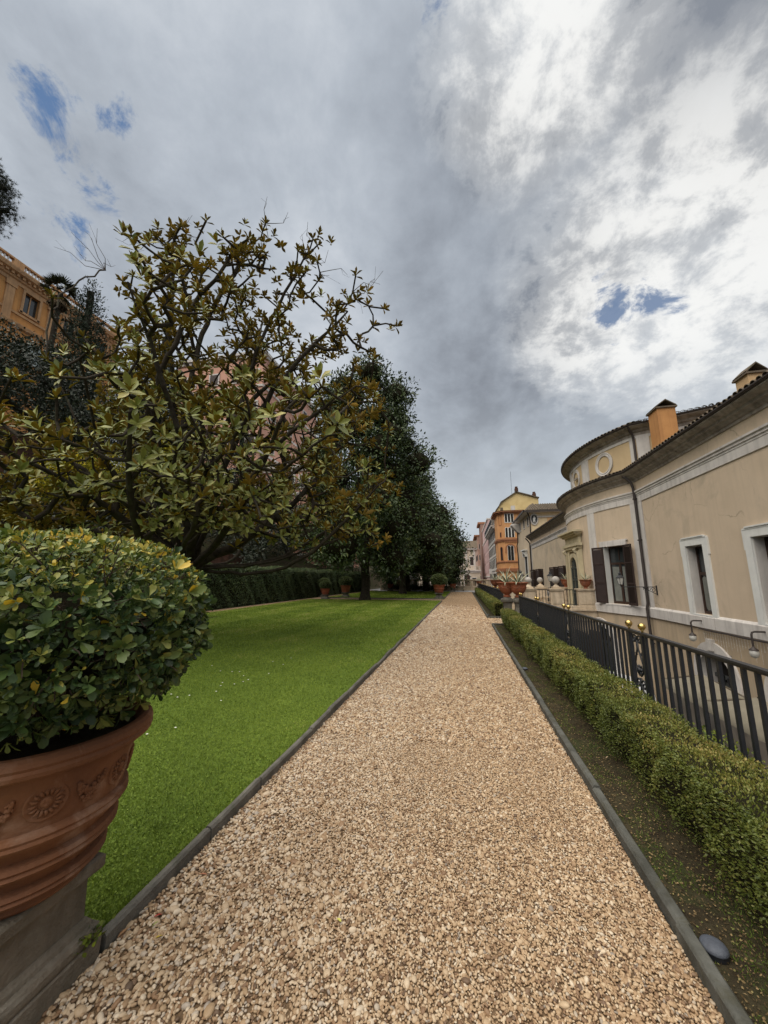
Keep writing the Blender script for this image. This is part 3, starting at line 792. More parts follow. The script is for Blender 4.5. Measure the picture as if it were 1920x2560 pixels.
me = leaf_mesh('grass_edge', np.column_stack([rs.uniform(KL - .075, KL - .050, n), y, np.full(n, .03)]), unit(rs.normal(size=(n, 3)) * .6 + np.array([.5, 0, .8])), rand_dirs(n, .5), rs.uniform(.03, .065, n), .003 + .0007 * y, rs.rand(n) * .8, L_grass, BLADE)
tag(link('grass_edge', me), kind='stuff')
# clover-leaved weeds in the near turf
n = 7000
P = np.column_stack([rs.uniform(-3.2, KL - .06, n), 1.65 + 3.0 * rs.rand(n) ** 1.4, 0.036 + 0.014 * rs.rand(n)])
me = leaf_mesh('clover', P, unit(rs.normal(size=(n, 3)) * np.array([1, 1, .25])), rand_dirs(n, 2.5), np.full(n, .013), np.full(n, .010), rs.rand(n) * .7, L_grass, RHOMB)
tag(link('clover', me), kind='stuff')
# daisies
mb = MB()
for i in range(26):
    x, y = (rs.uniform(-5.0, -3.2), rs.uniform(4.2, 6.2)) if i < 16 else (rs.uniform(-6, -2), rs.uniform(2.2, 9))
    mb.lathe([(0.001, 0.0), (0.012, 0.002), (0.004, 0.006), (0.001, 0.007)], 7, (x, y, 0.052), cap=False)
tag(mb.build('daisies', surf('daisy', (0.75, 0.74, 0.68), None, 10, 0.8, 0)), kind='stuff')
# ------------------------------------------------------------------ big potted ball on its pedestal, left foreground
PX, PY = -1.80, 1.38
ped = thing('stone_pedestal', 'square mossy stone pedestal with moulded base under the big terracotta pot', 'pedestal', (PX, PY, 0), 'stone pedestals under terracotta pots')
def square_profile(mb, c, prof, bev=0.0):
    """stacked square section: list of (half width, z)"""
    vs = []
    for h, z in prof:
        vs += [(c[0] - h, c[1] - h, z), (c[0] + h, c[1] - h, z), (c[0] + h, c[1] + h, z), (c[0] - h, c[1] + h, z)]
    fs = [(i * 4 + k, i * 4 + (k + 1) % 4, (i + 1) * 4 + (k + 1) % 4, (i + 1) * 4 + k) for i in range(len(prof) - 1) for k in range(4)]
    fs += [(3, 2, 1, 0), tuple((len(prof) - 1) * 4 + k for k in range(4))]
    mb.add(vs, fs)
mb = MB(); square_profile(mb, (PX, PY), [(.21, -.02), (.213, .085), (.208, .09)]); mb.build('plinth', M_pedestal, ped)
mb = MB(); square_profile(mb, (PX, PY), [(.203, .09), (.210, .105), (.211, .128), (.203, .145), (.186, .150), (.182, .165), (.168, .182)]); mb.build('base_moulding', M_pedestal, ped)
mb = MB(); square_profile(mb, (PX, PY), [(.163, .182), (.160, .345)]); mb.build('die', M_pedestal, ped)
mb = MB(); square_profile(mb, (PX, PY), [(.175, .345), (.196, .352), (.200, .362), (.200, .398), (.190, .408)]); mb.build('cap_slab', M_pedestal, ped)
pot = thing('terracotta_pot', 'large terracotta pot with lion medallion and garland, nearest to us at the left edge', 'flower pot', (PX, PY, .408), 'terracotta pots with clipped balls')
prof = [(.205, .408), (.222, .412), (.233, .425), (.228, .440), (.240, .452), (.268, .462), (.277, .472), (.270, .481), (.278, .490), (.270, .502), (.250, .510), (.256, .530), (.270, .548), (.297, .558), (.307, .569), (.300, .579), (.308, .589), (.300, .602), (.281, .610), (.289, .630), (.303, .652),
        (.329, .662), (.337, .674), (.330, .684), (.335, .694), (.327, .706), (.314, .712), (.318, .735), (.328, .790), (.340, .845), (.348, .880), (.349, .902), (.362, .907), (.394, .912), (.405, .921), (.409, .935), (.403, .945), (.409, .956), (.404, .972), (.392, .984), (.376, .987), (.360, .980), (.350, .950), (.346, .900)]
mb = MB(); mb.lathe(prof, 72, (PX, PY, 0)); mb.build('body', M_terra, pot, smooth=25)
mb = MB(); mb.lathe([(.001, .925), (.36, .922)], 40, (PX, PY, 0), cap=False); mb.build('soil', M_soil, pot)
def on_pot(az, z, out=0.0):
    r = np.interp(z, [p[1] for p in prof[:31]], [p[0] for p in prof[:31]]) + out
    return Vector((PX + r * math.cos(az), PY + r * math.sin(az), z))
def medallion(az0, z0):
    mb = MB()
    R_ = .064
    cc = on_pot(az0, z0); n = Vector((math.cos(az0), math.sin(az0), -.12)).normalized(); tx = Vector((-math.sin(az0), math.cos(az0), 0)); tz = n.cross(tx) * 1
    mb.frame(cc - n * .002, tx, tz, n * .55)
    mb.lathe([(R_, -.012), (R_, .006), (R_ * .93, .010), (R_ * .84, .005), (R_ * .5, .009), (.001, .012)], 28, (0, 0, 0), cap=False)
    for k in range(16):                                     # mane locks round a plain animal mask
        q = k * math.pi / 8
        mb.tube([(R_ * .40 * math.cos(q), R_ * .40 * math.sin(q), .012), (R_ * .62 * math.cos(q + .12), R_ * .62 * math.sin(q + .12), .013), (R_ * .80 * math.cos(q + .02), R_ * .80 * math.sin(q + .02), .006)], [.0055, .0065, .002], 5)
    mb.ball((0, .002, .012), .020, 10, 8, .7)
    mb.ball((0, -.007, .022), .009, 8, 6); mb.ball((-.009, .009, .022), .005, 8, 6); mb.ball((.009, .009, .022), .005, 8, 6)
    mb.tube([(-.010, -.016, .018), (0, -.013, .021), (.010, -.016, .018)], .003, 5)
    mb.build('lion_medallion', M_terra, pot, smooth='all')
def garland(az0, az1, z0):
    mb = MB()
    for i in range(90):
        t = rs.rand(); az = az0 + (az1 - az0) * t
        z = z0 + .052 * (abs(t - .5) * 2) ** 1.6 - .004 + rs.normal() * .014 * (1.2 - abs(t - .5))
        p = on_pot(az, z, .004); mb.ball(p, rs.uniform(.005, .0095), 7, 5)
    mb.build('garland', M_terra, pot, smooth='all')
for a in (-30, -78, -126, 18): medallion(math.radians(a), .802)
for a in (-54, -102, -6, 42): garland(math.radians(a - 8.5), math.radians(a + 8.5), .775)

# the clipped ball
OBOV = (np.array([(0, -.05, 0), (0, .05, 0), (.35, -.26, .05), (.35, .26, .05), (.65, -.47, .05), (.65, .47, .05), (.88, -.36, .0), (.88, .36, .0), (1, 0, -.06), (.35, 0, -.01), (.68, 0, -.02)]),
        np.array([(0, 2, 9), (0, 9, 1), (1, 9, 3), (2, 4, 10), (2, 10, 9), (3, 9, 10), (3, 10, 5), (4, 6, 10), (5, 10, 7), (6, 8, 10), (7, 10, 8)]))
ball = thing('clipped_bush', 'big clipped bush of glossy and yellowing leaves in the large terracotta pot', 'bush', (PX, PY, .93))
def sup(dirs, inset=0.0):
    """point on the clipped dome along a unit direction"""
    a, bu, bl = .60 - inset, .385 - inset, .43 - inset
    b = np.where(dirs[:, 2] > 0, bu, bl)
    h = np.hypot(dirs[:, 0], dirs[:, 1]) / a; v = np.abs(dirs[:, 2]) / b
    r = 1 / (h ** 2.35 + v ** 2.35) ** (1 / 2.35)
    lump = 1 + .035 * np.sin(dirs[:, 0] * 7 + 1) * np.sin(dirs[:, 1] * 6 + 2) + .02 * np.sin(dirs[:, 2] * 11 + dirs[:, 0] * 5)
    return np.array([PX, PY, 1.42]) + dirs * (r * lump)[:, None]
nr = 6600
d = rand_dirs(nr); Pr = sup(d)
G = unit((Pr - np.array([PX, PY, 1.42])) / np.array([.36, .36, .17]))
d = rand_dirs(nr); Pr = sup(d); kp = (Pr[:, 2] > 1.045) | (np.hypot(Pr[:, 0] - PX, Pr[:, 1] - PY) > .49); Pr = Pr[kp]; nr = len(Pr)
G = unit((Pr - np.array([PX, PY, 1.42])) / np.array([.36, .36, .17]))
depth = rs.rand(nr) ** 1.3 * .12; depth[:650] = rs.uniform(.10, .24, 650)
Pr = Pr - G * depth[:, None]
kk = rs.randint(4, 8, nr); idx = np.repeat(np.arange(nr), kk)
ph = np.concatenate([np.arange(k) * 2 * math.pi / k for k in kk]) + rs.normal(size=len(idx)) * .3
ax = unit(G + .45 * rs.normal(size=(nr, 3)) + np.array([0, 0, .25]))[idx]
e1 = unit(np.cross(ax, unit(rs.normal(size=(nr, 3)))[idx])); e2 = np.cross(ax, e1)
tilt = rs.uniform(.25, 1.25, len(idx))
side = e1 * np.cos(ph)[:, None] + e2 * np.sin(ph)[:, None]
D = unit(ax * np.cos(tilt)[:, None] + side * np.sin(tilt)[:, None]); Nn = unit(ax * np.sin(tilt)[:, None] - side * np.cos(tilt)[:, None])
size_r = np.clip(.0325 * np.exp(.34 * rs.normal(size=nr)) * np.where(Pr[:, 2] > 1.55, .78, 1.12), .018, .075)
Ln = size_r[idx] * rs.uniform(.65, 1.1, len(idx)); Wd = Ln * rs.uniform(.42, .56, len(idx))
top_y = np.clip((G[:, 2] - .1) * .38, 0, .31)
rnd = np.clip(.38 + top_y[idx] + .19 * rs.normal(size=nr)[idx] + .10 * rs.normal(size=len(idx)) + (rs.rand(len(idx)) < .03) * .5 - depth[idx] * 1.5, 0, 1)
Pl = Pr[idx] + D * .004
toc = unit(np.array([0, 0, EYE]) - Pl)
sc_ = Ln * (np.sum(G[idx] * toc, 1) > .15) * (depth[idx] < .03) / np.linalg.norm(Pl - np.array([0, 0, EYE]), axis=1) * (Pl[:, 0] > -2.05)
top = np.argsort(-sc_)[:295]
off = Vector((PX, PY, .93))
one = np.zeros((1, 3)); LV = []
for k in range(10):
    me = leaf_mesh('leaf', one, np.array([[1., 0, 0]]), np.array([[0, 0, 1.]]), np.array([1.]), np.array([.5]), np.array([.05 + k * .105]), L_pitto, OBOV)
    me.polygons.foreach_set('use_smooth', np.ones(len(me.polygons), bool)); LV.append(me)
def basis(D, Nn):
    S = np.cross(Nn, D); return Matrix(((D[0], S[0], Nn[0]), (D[1], S[1], Nn[1]), (D[2], S[2], Nn[2])))
for i in top:
    s = unit(np.cross(D[i], Nn[i])); n2 = unit(np.cross(s, D[i]))
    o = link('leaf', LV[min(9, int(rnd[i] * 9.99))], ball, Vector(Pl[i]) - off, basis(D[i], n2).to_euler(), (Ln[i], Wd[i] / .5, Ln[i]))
keep = np.ones(len(Pl), bool); keep[top] = False
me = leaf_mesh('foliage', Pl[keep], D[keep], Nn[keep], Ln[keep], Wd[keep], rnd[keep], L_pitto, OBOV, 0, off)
me.polygons.foreach_set('use_smooth', np.ones(len(me.polygons), bool))
link('foliage', me, ball)['kind'] = 'stuff'
mb = MB()
for i in range(900):
    q = rand_dirs(1, .25); p = sup(q)[0]; g = unit((p - np.array([PX, PY, 1.42])) / np.array([.36, .36, .17])); l = rs.uniform(.03, .11)
    a = p - g * rs.uniform(.05, .12); b = a + unit(g + .45 * rs.normal(size=3)) * l * 1.1
    mb.tube([a, (a + b) / 2 + rs.normal(size=3) * .004, b], [.0026, .0021, .0014], 4, False)
mb.build('clipped_twigs', M_twig, ball)['kind'] = 'stuff'
mb = MB()
for q in range(6):
    a = q * 1.05; mb.tube([(PX + .05 * math.cos(a), PY + .05 * math.sin(a), .92), (PX + .16 * math.cos(a), PY + .16 * math.sin(a), 1.1), (PX + .3 * math.cos(a), PY + .3 * math.sin(a), 1.4)], [.018, .014, .008], 6)
mb.build('stem', M_bark, ball)
mb = MB(); mb.lathe([(.001, 1.02), (.22, 1.04), (.31, 1.12), (.36, 1.26), (.37, 1.40), (.31, 1.49), (.18, 1.53), (.001, 1.54)], 32, (PX, PY, 0)); mb.build('dark_core', M_core, ball, smooth='all')  # added solid, coloured as the shaded inside of the bush
# a tuft of ivy-leaved weed at the pedestal foot
n = 70
P = np.column_stack([rs.normal(-1.595, .016, n), rs.normal(1.545, .03, n), .10 + .045 * rs.rand(n)])
me = leaf_mesh('weed', P, unit(rs.normal(size=(n, 3)) + np.array([.8, 0, -.2])), rand_dirs(n, 1.5), rs.uniform(.012, .026, n), rs.uniform(.012, .022, n), rs.rand(n) * .9, L_shrub, OVAL)
tag(link('weed', me), 'small green weed sprouting from the foot of the big pedestal', 'weed')

# ------------------------------------------------------------------ box hedges along the railing
def box_hedge(label, x0, x1, y0, y1, z0, z1, bands, seed, core=0.07):
    root = thing('box_hedge', label, 'hedge', ((x0 + x1) / 2, y0, 0), 'clipped box hedges beside the railing')
    Ps, Ns, Ls = [], [], []
    for a, b, dens, size in bands:
        for face, area in (('t', (x1 - x0) * (b - a)), ('l', (z1 - z0) * (b - a)), ('r', (z1 - z0) * (b - a) * .6)):
            n = int(area * dens); u = rs.uniform(a, b, n)
            if face == 't': p = np.column_stack([rs.uniform(x0, x1, n), u, np.full(n, z1)]); nn = np.tile([0, 0, 1.], (n, 1))
            elif face == 'l': p = np.column_stack([np.full(n, x0), u, z0 + (z1 - z0) * rs.rand(n) ** .85]); nn = np.tile([-1., 0, .1], (n, 1))
            else: p = np.column_stack([np.full(n, x1), u, rs.uniform(z0, z1, n)]); nn = np.tile([1., 0, .1], (n, 1))
            Ps.append(p); Ns.append(nn); Ls.append(np.full(n, size))
    for ye, sg in ((y0, -1.), (y1, 1.)):
        n = int((x1 - x0) * (z1 - z0) * bands[0 if sg < 0 else -1][2])
        Ps.append(np.column_stack([rs.uniform(x0, x1, n), np.full(n, ye), rs.uniform(z0, z1, n)])); Ns.append(np.tile([0, sg, .1], (n, 1))); Ls.append(np.full(n, bands[0 if sg < 0 else -1][3]))
    P = np.concatenate(Ps); Nn = np.concatenate(Ns); Ln = np.concatenate(Ls); n = len(P)
    # rounded shoulders, lumps left by the shears, a skirt that draws in at the foot
    cxm, hw = (x0 + x1) / 2, (x1 - x0) / 2
    t = np.abs(P[:, 0] - cxm) / hw
    P[:, 2] -= np.where(P[:, 2] > z1 - .01, .05 * t ** 4, 0)
    lump = .022 * np.sin(P[:, 1] * 3.1 + seed) + .018 * np.sin(P[:, 1] * 7.3 + P[:, 2] * 9 + seed * 2) + .014 * np.sin(P[:, 1] * 13.1 + P[:, 0] * 11) + .010 * np.sin(P[:, 2] * 23 + P[:, 1] * 19)
    P = P + Nn * lump[:, None]
    low = np.clip((z0 + .22 - P[:, 2]) / .22, 0, 1)
    P[:, 0] = cxm + (P[:, 0] - cxm) * (1 - .22 * low)
    # bare pockets on the side, showing the dark inside
    pk = np.sin(P[:, 1] * 5.3 + 1.3 * seed) * np.sin(P[:, 2] * 13 + P[:, 1] * 2.1 + seed) + .5 * np.sin(P[:, 1] * 11.7 + P[:, 2] * 17)
    gone = (pk > .95) & (np.abs(Nn[:, 2]) < .5) & (rs.rand(n) < .72)
    gone |= (low > .3) & (rs.rand(n) < .55 * low)
    P, Nn, Ln = P[~gone], Nn[~gone], Ln[~gone]; n = len(P)
    P = P - Nn * (rs.rand(n) ** 1.7 * .055)[:, None] - Nn * (Ln * .6)[:, None] + Nn * .006 * rs.normal(size=(n, 1))
    k = max(1, n // 6); ci = rs.randint(0, k, n)
    D = unit(Nn + .55 * rs.normal(size=(n, 3)) + np.array([0, 0, .25])); N2 = rand_dirs(n, .5)
    Ln = Ln * rs.uniform(.65, 1.25, n)
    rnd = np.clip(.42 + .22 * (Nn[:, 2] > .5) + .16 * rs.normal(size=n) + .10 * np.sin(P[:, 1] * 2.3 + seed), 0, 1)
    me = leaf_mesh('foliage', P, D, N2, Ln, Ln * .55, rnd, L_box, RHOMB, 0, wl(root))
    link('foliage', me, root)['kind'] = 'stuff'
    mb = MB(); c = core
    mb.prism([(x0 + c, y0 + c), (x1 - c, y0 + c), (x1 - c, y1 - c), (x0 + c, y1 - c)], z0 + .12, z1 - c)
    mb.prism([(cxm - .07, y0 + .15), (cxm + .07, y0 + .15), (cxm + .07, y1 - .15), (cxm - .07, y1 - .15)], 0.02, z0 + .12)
    mb.build('dark_core', M_core, root)  # added solid in the hedge, its inner shade painted near black
box_hedge('long clipped box hedge in the near bed, running from the right edge of the path', 1.20, 1.62, .6, 13.9, .06, .57, [(.6, 2.2, 12500, .0155), (2.2, 4.2, 11500, .016), (4.2, 7.5, 6500, .022), (7.5, 13.9, 3600, .030)], 1.0)
box_hedge('middle clipped box hedge starting past the gravel gap by the agave pots', 1.16, 1.60, 16.75, 31.0, .05, .62, [(16.75, 24, 1500, .048), (24, 31, 800, .065)], 2.0)
box_hedge('far clipped box hedge, last before the balustrade', 1.14, 1.58, 31.6, 43.2, .05, .60, [(31.6, 43.2, 600, .08)], 3.0)
# leaf litter and moss on the bed
n = 15000
P = np.column_stack([rs.uniform(.95, 1.5, n), 1.4 + 12.3 * rs.rand(n) ** 1.7, .033 + .012 * rs.rand(n)])
me = leaf_mesh('leaf_litter', P, unit(rs.normal(size=(n, 3)) * np.array([1, 1, .3])), rand_dirs(n, 1.2), rs.uniform(.006, .017, n), rs.uniform(.004, .010, n), rs.rand(n),
               leafmat('litter', [(0.0, (.05, .03, .015)), (.5, (.13, .09, .04)), (.8, (.26, .18, .09)), (1.0, (.10, .12, .03))], .8, .2), RHOMB)
tag(link('leaf_litter', me), kind='stuff')
n = 26000
P = np.column_stack([rs.uniform(.95, 1.46, n), 1.4 + 12 * rs.rand(n) ** 1.7, np.full(n, .03)])
keep = (np.sin(P[:, 0] * 17) * np.sin(P[:, 1] * 6.3) + .6 * np.sin(P[:, 1] * 13 + P[:, 0] * 5)) > -.10
P = P[keep]; n = len(P)
me = leaf_mesh('moss', P, unit(rs.normal(size=(n, 3)) * .6 + np.array([0, 0, .8])), rand_dirs(n), rs.uniform(.008, .022, n), np.full(n, .004), rs.rand(n) * .35, L_grass, BLADE)
tag(link('moss', me), kind='stuff')
# low shrub outside the railing
n = 5200
y = rs.uniform(1.3, 6.5, n)
P = np.column_stack([1.90 + .20 * rs.rand(n), y, .02 + .18 * rs.rand(n) + .13 * np.sin(y * 2.1)])
me = leaf_mesh('foliage', P, rand_dirs(n, .8), rand_dirs(n, 1), rs.uniform(.018, .034, n), rs.uniform(.012, .02, n), rs.rand(n), L_shrub, RHOMB)
sh = link('trailing_shrub', me); tag(sh, 'bright yellow-green trailing shrub growing just outside the near railing', 'shrub')

# ------------------------------------------------------------------ iron railing
RX = 1.70
def spiral(c, r, turns, a0, sgn, n=14):
    return [(c[0] + r * (1 - .78 * i / n) * math.cos(a0 + sgn * turns * 2 * math.pi * i / n), 0.0, c[1] + r * (1 - .78 * i / n) * math.sin(a0 + sgn * turns * 2 * math.pi * i / n)) for i in range(n + 1)]
def scroll_mesh():
    """ornament of the narrow bays: paired volutes, a heart, leaves and a rosette; x along the rail, z up, centred on x = 0"""
    mb = MB(); T = .009
    def sw(pts): mb.tube([(p[0], p[1], p[2]) for p in pts], T, 5)
    for sx in (-1, 1):
        sw([(sx * q[0], 0, q[2]) for q in spiral((.055, .93), .05, 1.2, math.pi, -1)])
        sw([(sx * .005, 0, .93), (sx * .01, 0, .84), (sx * .05, 0, .77), (sx * .085, 0, .70), (sx * .07, 0, .62), (sx * .015, 0, .58)])
        sw([(sx * q[0], 0, q[2]) for q in spiral((.055, .50), .052, 1.2, math.pi * .9, -1)])
        sw([(sx * .003, 0, .56), (sx * .02, 0, .44), (sx * .07, 0, .37), (sx * .09, 0, .29), (sx * .05, 0, .21), (sx * .01, 0, .19)])
        sw([(sx * q[0], 0, q[2]) for q in spiral((.05, .135), .045, 1.1, math.pi * .9, -1)])
        for z in (.78, .40):
            mb.add([(sx * .012, -.004, z), (sx * .05, -.008, z + .035), (sx * .085, -.004, z + .01), (sx * .05, .006, z - .012)], [(0, 1, 2, 3)])
    for z in (.64, .27):
        mb.ball((0, 0, z), .028, 10, 6)
        for k in range(6): mb.ball((.036 * math.cos(k * 1.047), 0, z + .036 * math.sin(k * 1.047)), .014, 7, 5)
    return mb
def railing(label, y0, y1, pairs, step, single):
    root = thing('iron_railing', label, 'railing', (RX, y0, 0), 'black iron railings along the terrace edge')
    mb = MB(); mb.box(RX - .024, RX + .024, y0, y1, 1.062, 1.078); mb.box(RX - .014, RX + .014, y0, y1, 1.046, 1.062); mb.build('top_rail', M_iron, root)
    mb = MB(); mb.box(RX - .015, RX + .015, y0, y1, .09, .115); mb.build('bottom_rail', M_iron, root)
    bar = MB(); bar.box(-.0115, .0115, -.0115, .0115, .115, 1.046); bme = None
    post = MB(); post.box(-.02, .02, -.02, .02, 0, 1.046); pme = None
    cuts = []
    bars = MB()
    for p in pairs: cuts += [p - .15, p + .15]
    ys = []
    edges = [y0] + cuts + [y1]
    for a, b in zip(edges[::2], edges[1::2]):
        n = max(1, int(round((b - a) / step)))
        ys += [a + (b - a) * (i + .5) / n for i in range(n)]
    for y in ys:
        if single:
            if bme is None: o = bar.build('bar', M_iron, root, world=False); bme = o.data; o.location = (0, y - y0, 0)
            else: link('bar', bme, root, (0, y - y0, 0))
        else: bars.box(RX - .0115, RX + .0115, y - .0115, y + .0115, .115, 1.046)
    if not single: bars.build('bars', M_iron, root)['kind'] = 'stuff'
    sme = lme = tme = None
    for p in pairs:
        for s in (-.15, .15):
            if pme is None: o = post.build('post', M_iron, root, world=False); pme = o.data; o.location = (0, p + s - y0, 0)
            else: link('post', pme, root, (0, p + s - y0, 0))
            if lme is None:
                m = MB(); m.lathe([(.012, 1.078), (.009, 1.09), (.014, 1.097), (.020, 1.103)] + [(.035 * math.sin(a), 1.135 - .035 * math.cos(a)) for a in np.linspace(.5, math.pi - .02, 9)], 16)
                o = m.build('brass_ball', M_brass, root, world=False, smooth='all'); lme = o.data; o.location = (0, p + s - y0, 0)
            else: link('brass_ball', lme, root, (0, p + s - y0, 0))
        if sme is None:
            o = scroll_mesh().build('scroll_panel', M_iron, root, world=False, smooth='all'); sme = o.data
            o.location = (0, p - y0, .06); o.rotation_euler = (0, 0, math.pi / 2)
        else: link('scroll_panel', sme, root, (0, p - y0, .06), (0, 0, math.pi / 2))
railing('near black iron railing with brass balls, right of the long box hedge', -.6, 12.75, [1.73, 4.38, 7.03, 9.68, 12.33], .118, True)
railing('far black iron railing beyond the agave pots, running on to the balustrade', 17.6, 47.0, [17.9 + 2.65 * i for i in range(11)], .118, False)

# ------------------------------------------------------------------ agaves in terracotta bowls
def agave_leaf(bend, L_=.55, W=.075):
    n = 6; V, F, R = [], [], []
    for i in range(n + 1):
        t = i / n
        w = W * (.55 + .9 * t * (1 - t) * 2 - .1) * (1 - t ** 3.5) if i < n else 0.001
        x = L_ * (t * math.cos(bend * t * .6)); z = L_ * t * math.sin(-bend * t * .6)
        for u, r in ((-1, 1.), (-.62, .9), (-.58, .3), (.58, .3), (.62, .9), (1, 1.)):
            V.append((x, w * u * .5, z + abs(u) * w * .22)); R.append(r)
    F = [(i * 6 + k, i * 6 + k + 1, (i + 1) * 6 + k + 1, (i + 1) * 6 + k) for i in range(n) for k in range(5)]
    return raw_mesh('leaf', np.array(V), np.array(F), L_agave, np.array(R), smooth=True)
AG = [agave_leaf(b, l) for b, l in ((.4, .72), (.7, .76), (.0, .62), (.95, .70))]
def bowl_mesh(n=32):
    mb = MB()
    mb.lathe([(.14, 0), (.15, .03), (.10, .07), (.10, .10), (.16, .14), (.24, .22), (.285, .32), (.30, .42), (.305, .47), (.33, .485), (.335, .50), (.375, .53), (.385, .55), (.375, .565), (.345, .56), (.33, .50)], n)
    for k in range(8):                                     # swags round the belly
        a0 = k * math.pi / 4
        mb.tube([(.292 * math.cos(a0 + t * math.pi / 4), .292 * math.sin(a0 + t * math.pi / 4), .40 - .06 * math.sin(math.pi * t)) for t in (0, .25, .5, .75, 1)], .016, 5)
    return mb
bowl_me = None; soil_me = None; agped = None
def agave_pot(x, y, zp, s, label_pot, label_ag, label_ped=None, nleaf=17, seed=0):
    global bowl_me, soil_me
    r = random.Random(seed)
    if label_ped:
        pd = thing('stone_pedestal', label_ped, 'pedestal', (x, y, 0), 'stone pedestals under terracotta pots')
        m = MB(); square_profile(m, (x, y), [(.27, 0), (.27, .22), (.22, .26), (.19, .30)]); m.build('base', M_oldstone, pd)
        m = MB(); square_profile(m, (x, y), [(.17, .30), (.15, .45), (.16, .62)]); m.build('shaft', M_oldstone, pd)
        m = MB(); square_profile(m, (x, y), [(.17, .62), (.24, .68), (.25, .72), (.25, .76), (.21, .79), (.15, .82), (.13, zp)]); m.build('cap', M_oldstone, pd)
    p = thing('terracotta_bowl', label_pot, 'flower pot', (x, y, zp), 'terracotta bowls with agaves'); p.scale = (s, s, s)
    if bowl_me is None:
        bowl_me = bowl_mesh().build('body', M_terra2, p, world=False, smooth=50).data
        m = MB(); m.lathe([(.001, .52), (.33, .515)], 20, cap=False); soil_me = m.build('soil', M_soil, p, world=False).data
    else: link('body', bowl_me, p); link('soil', soil_me, p)
    a = thing('agave', label_ag, 'agave', (x, y, zp + .50 * s), 'variegated agaves in terracotta bowls'); a.scale = (s, s, s)
    for k in range(nleaf):
        az = k * 2.4 + r.uniform(-.2, .2); el = math.radians(88 - 68 * (k / nleaf) ** .8)
        sc2 = r.uniform(.85, 1.12)
        link('leaf', AG[k % 4], a, (.03 * math.cos(az), .03 * math.sin(az), 0), (0, -el, az), (sc2, sc2, sc2))
agave_pot(2.14, 16.1, .86, 1.07, 'right-hand large terracotta bowl of the near agave pair, on a dark pedestal', 'spiky striped agave in the right-hand bowl of the near pair', 'dark mossy pedestal under the right-hand bowl of the near agave pair', 18, 1)
agave_pot(1.72, 16.35, .86, 1.07, 'left-hand large terracotta bowl of the near agave pair, on a dark pedestal', 'spiky striped agave in the left-hand bowl of the near pair', 'dark mossy pedestal under the left-hand bowl of the near agave pair', 17, 2)
agave_pot(2.37, 30.5, .93, 1.03, 'left-hand small terracotta bowl behind the near agave pair', 'agave in the left-hand bowl of the pair farther along the railing', 'pedestal under the left-hand bowl farther along the railing', 14, 3)
agave_pot(2.72, 30.2, .93, 1.03, 'right-hand small terracotta bowl behind the near agave pair', 'agave in the right-hand bowl of the pair farther along the railing', 'pedestal under the right-hand bowl farther along the railing', 14, 4)
agave_pot(1.80, 47.9, .76, 1.0, 'small terracotta bowl at the far end of the railing', 'small agave in the bowl at the far end of the railing', 'short pedestal at the far end of the railing', 12, 5)

# ------------------------------------------------------------------ clipped balls in pots on the lawn corners
def potted_ball(x, y, s, tone, lp, lb, ld, seed):
    r = .62 * s
    pd = thing('stone_pedestal', ld, 'pedestal', (x, y, 0), 'stone pedestals under terracotta pots')
    m = MB(); square_profile(m, (x, y), [(.34 * s, 0), (.34 * s, .10 * s), (.27 * s, .15 * s), (.21 * s, .20 * s), (.20 * s, .28 * s), (.28 * s, .34 * s), (.31 * s, .37 * s), (.31 * s, .42 * s)]); m.build('base', M_oldstone, pd)
    p = thing('terracotta_pot', lp, 'flower pot', (x, y, .42 * s), 'terracotta pots with clipped balls')
    m = MB(); m.lathe([(q[0] * s * 1.18, .42 * s + (q[1] - .408) * s * 1.05) for q in prof[::1]], 36, (x, y, 0)); m.build('body', M_terra2, p, smooth=50)
    m = MB(); m.lathe([(.001, .95 * s), (.43 * s, .95 * s)], 24, (x, y, 0), cap=False); m.build('soil', M_soil, p)
    b = thing('clipped_bush', lb, 'bush', (x, y, 1.0 * s), 'clipped ball bushes in pots')
    zc = 1.36 * s
    n = 3600
    dd = rand_dirs(n); P = np.array([x, y, zc]) + dd * np.array([r, r, r * .72]) * (1 - .10 * rs.rand(n, 1) ** 2 + .03 * np.sin(dd[:, :1] * 9 + seed))
    Ln_ = rs.uniform(.05, .085, n) * s
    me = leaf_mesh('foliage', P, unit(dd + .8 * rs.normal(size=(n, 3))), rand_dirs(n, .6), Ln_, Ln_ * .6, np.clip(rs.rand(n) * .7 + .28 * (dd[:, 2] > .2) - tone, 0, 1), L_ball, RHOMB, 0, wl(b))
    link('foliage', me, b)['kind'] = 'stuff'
    m = MB(); m.ball((x, y, zc), r * .90, 20, 12, .72); m.build('dark_core', M_core, b)  # added dark ball painted as the shade behind the leaves
potted_ball(-2.05, 31.3, 1.10, 0, 'terracotta pot on the lawn corner beside the gravel path, far end', 'round clipped bush on the lawn corner beside the gravel path', 'low stone pedestal on the lawn corner beside the gravel path', 0)
potted_ball(-10.3, 31.9, 1.0, .05, 'rightmost terracotta pot of the three by the tall hedge', 'largest and rightmost clipped ball of the three by the tall hedge', 'stone pedestal of the rightmost pot by the tall hedge', 1)
potted_ball(-11.15, 29.2, .80, .1, 'middle terracotta pot of the three by the tall hedge, nearest to us', 'flatter clipped ball in the middle pot by the tall hedge', 'stone pedestal of the middle pot by the tall hedge', 2)
potted_ball(-12.3, 31.8, .92, .12, 'leftmost, half hidden terracotta pot by the tall hedge', 'leftmost, half hidden clipped ball by the tall hedge', 'stone pedestal of the leftmost pot by the tall hedge', 3)
potted_ball(-1.45, 48.6, .95, .35, 'dark pot before the balustrade, behind the lawn corner ball', 'dark clipped bush before the balustrade, behind the lawn corner ball', 'pedestal before the balustrade, behind the lawn corner ball', 4)
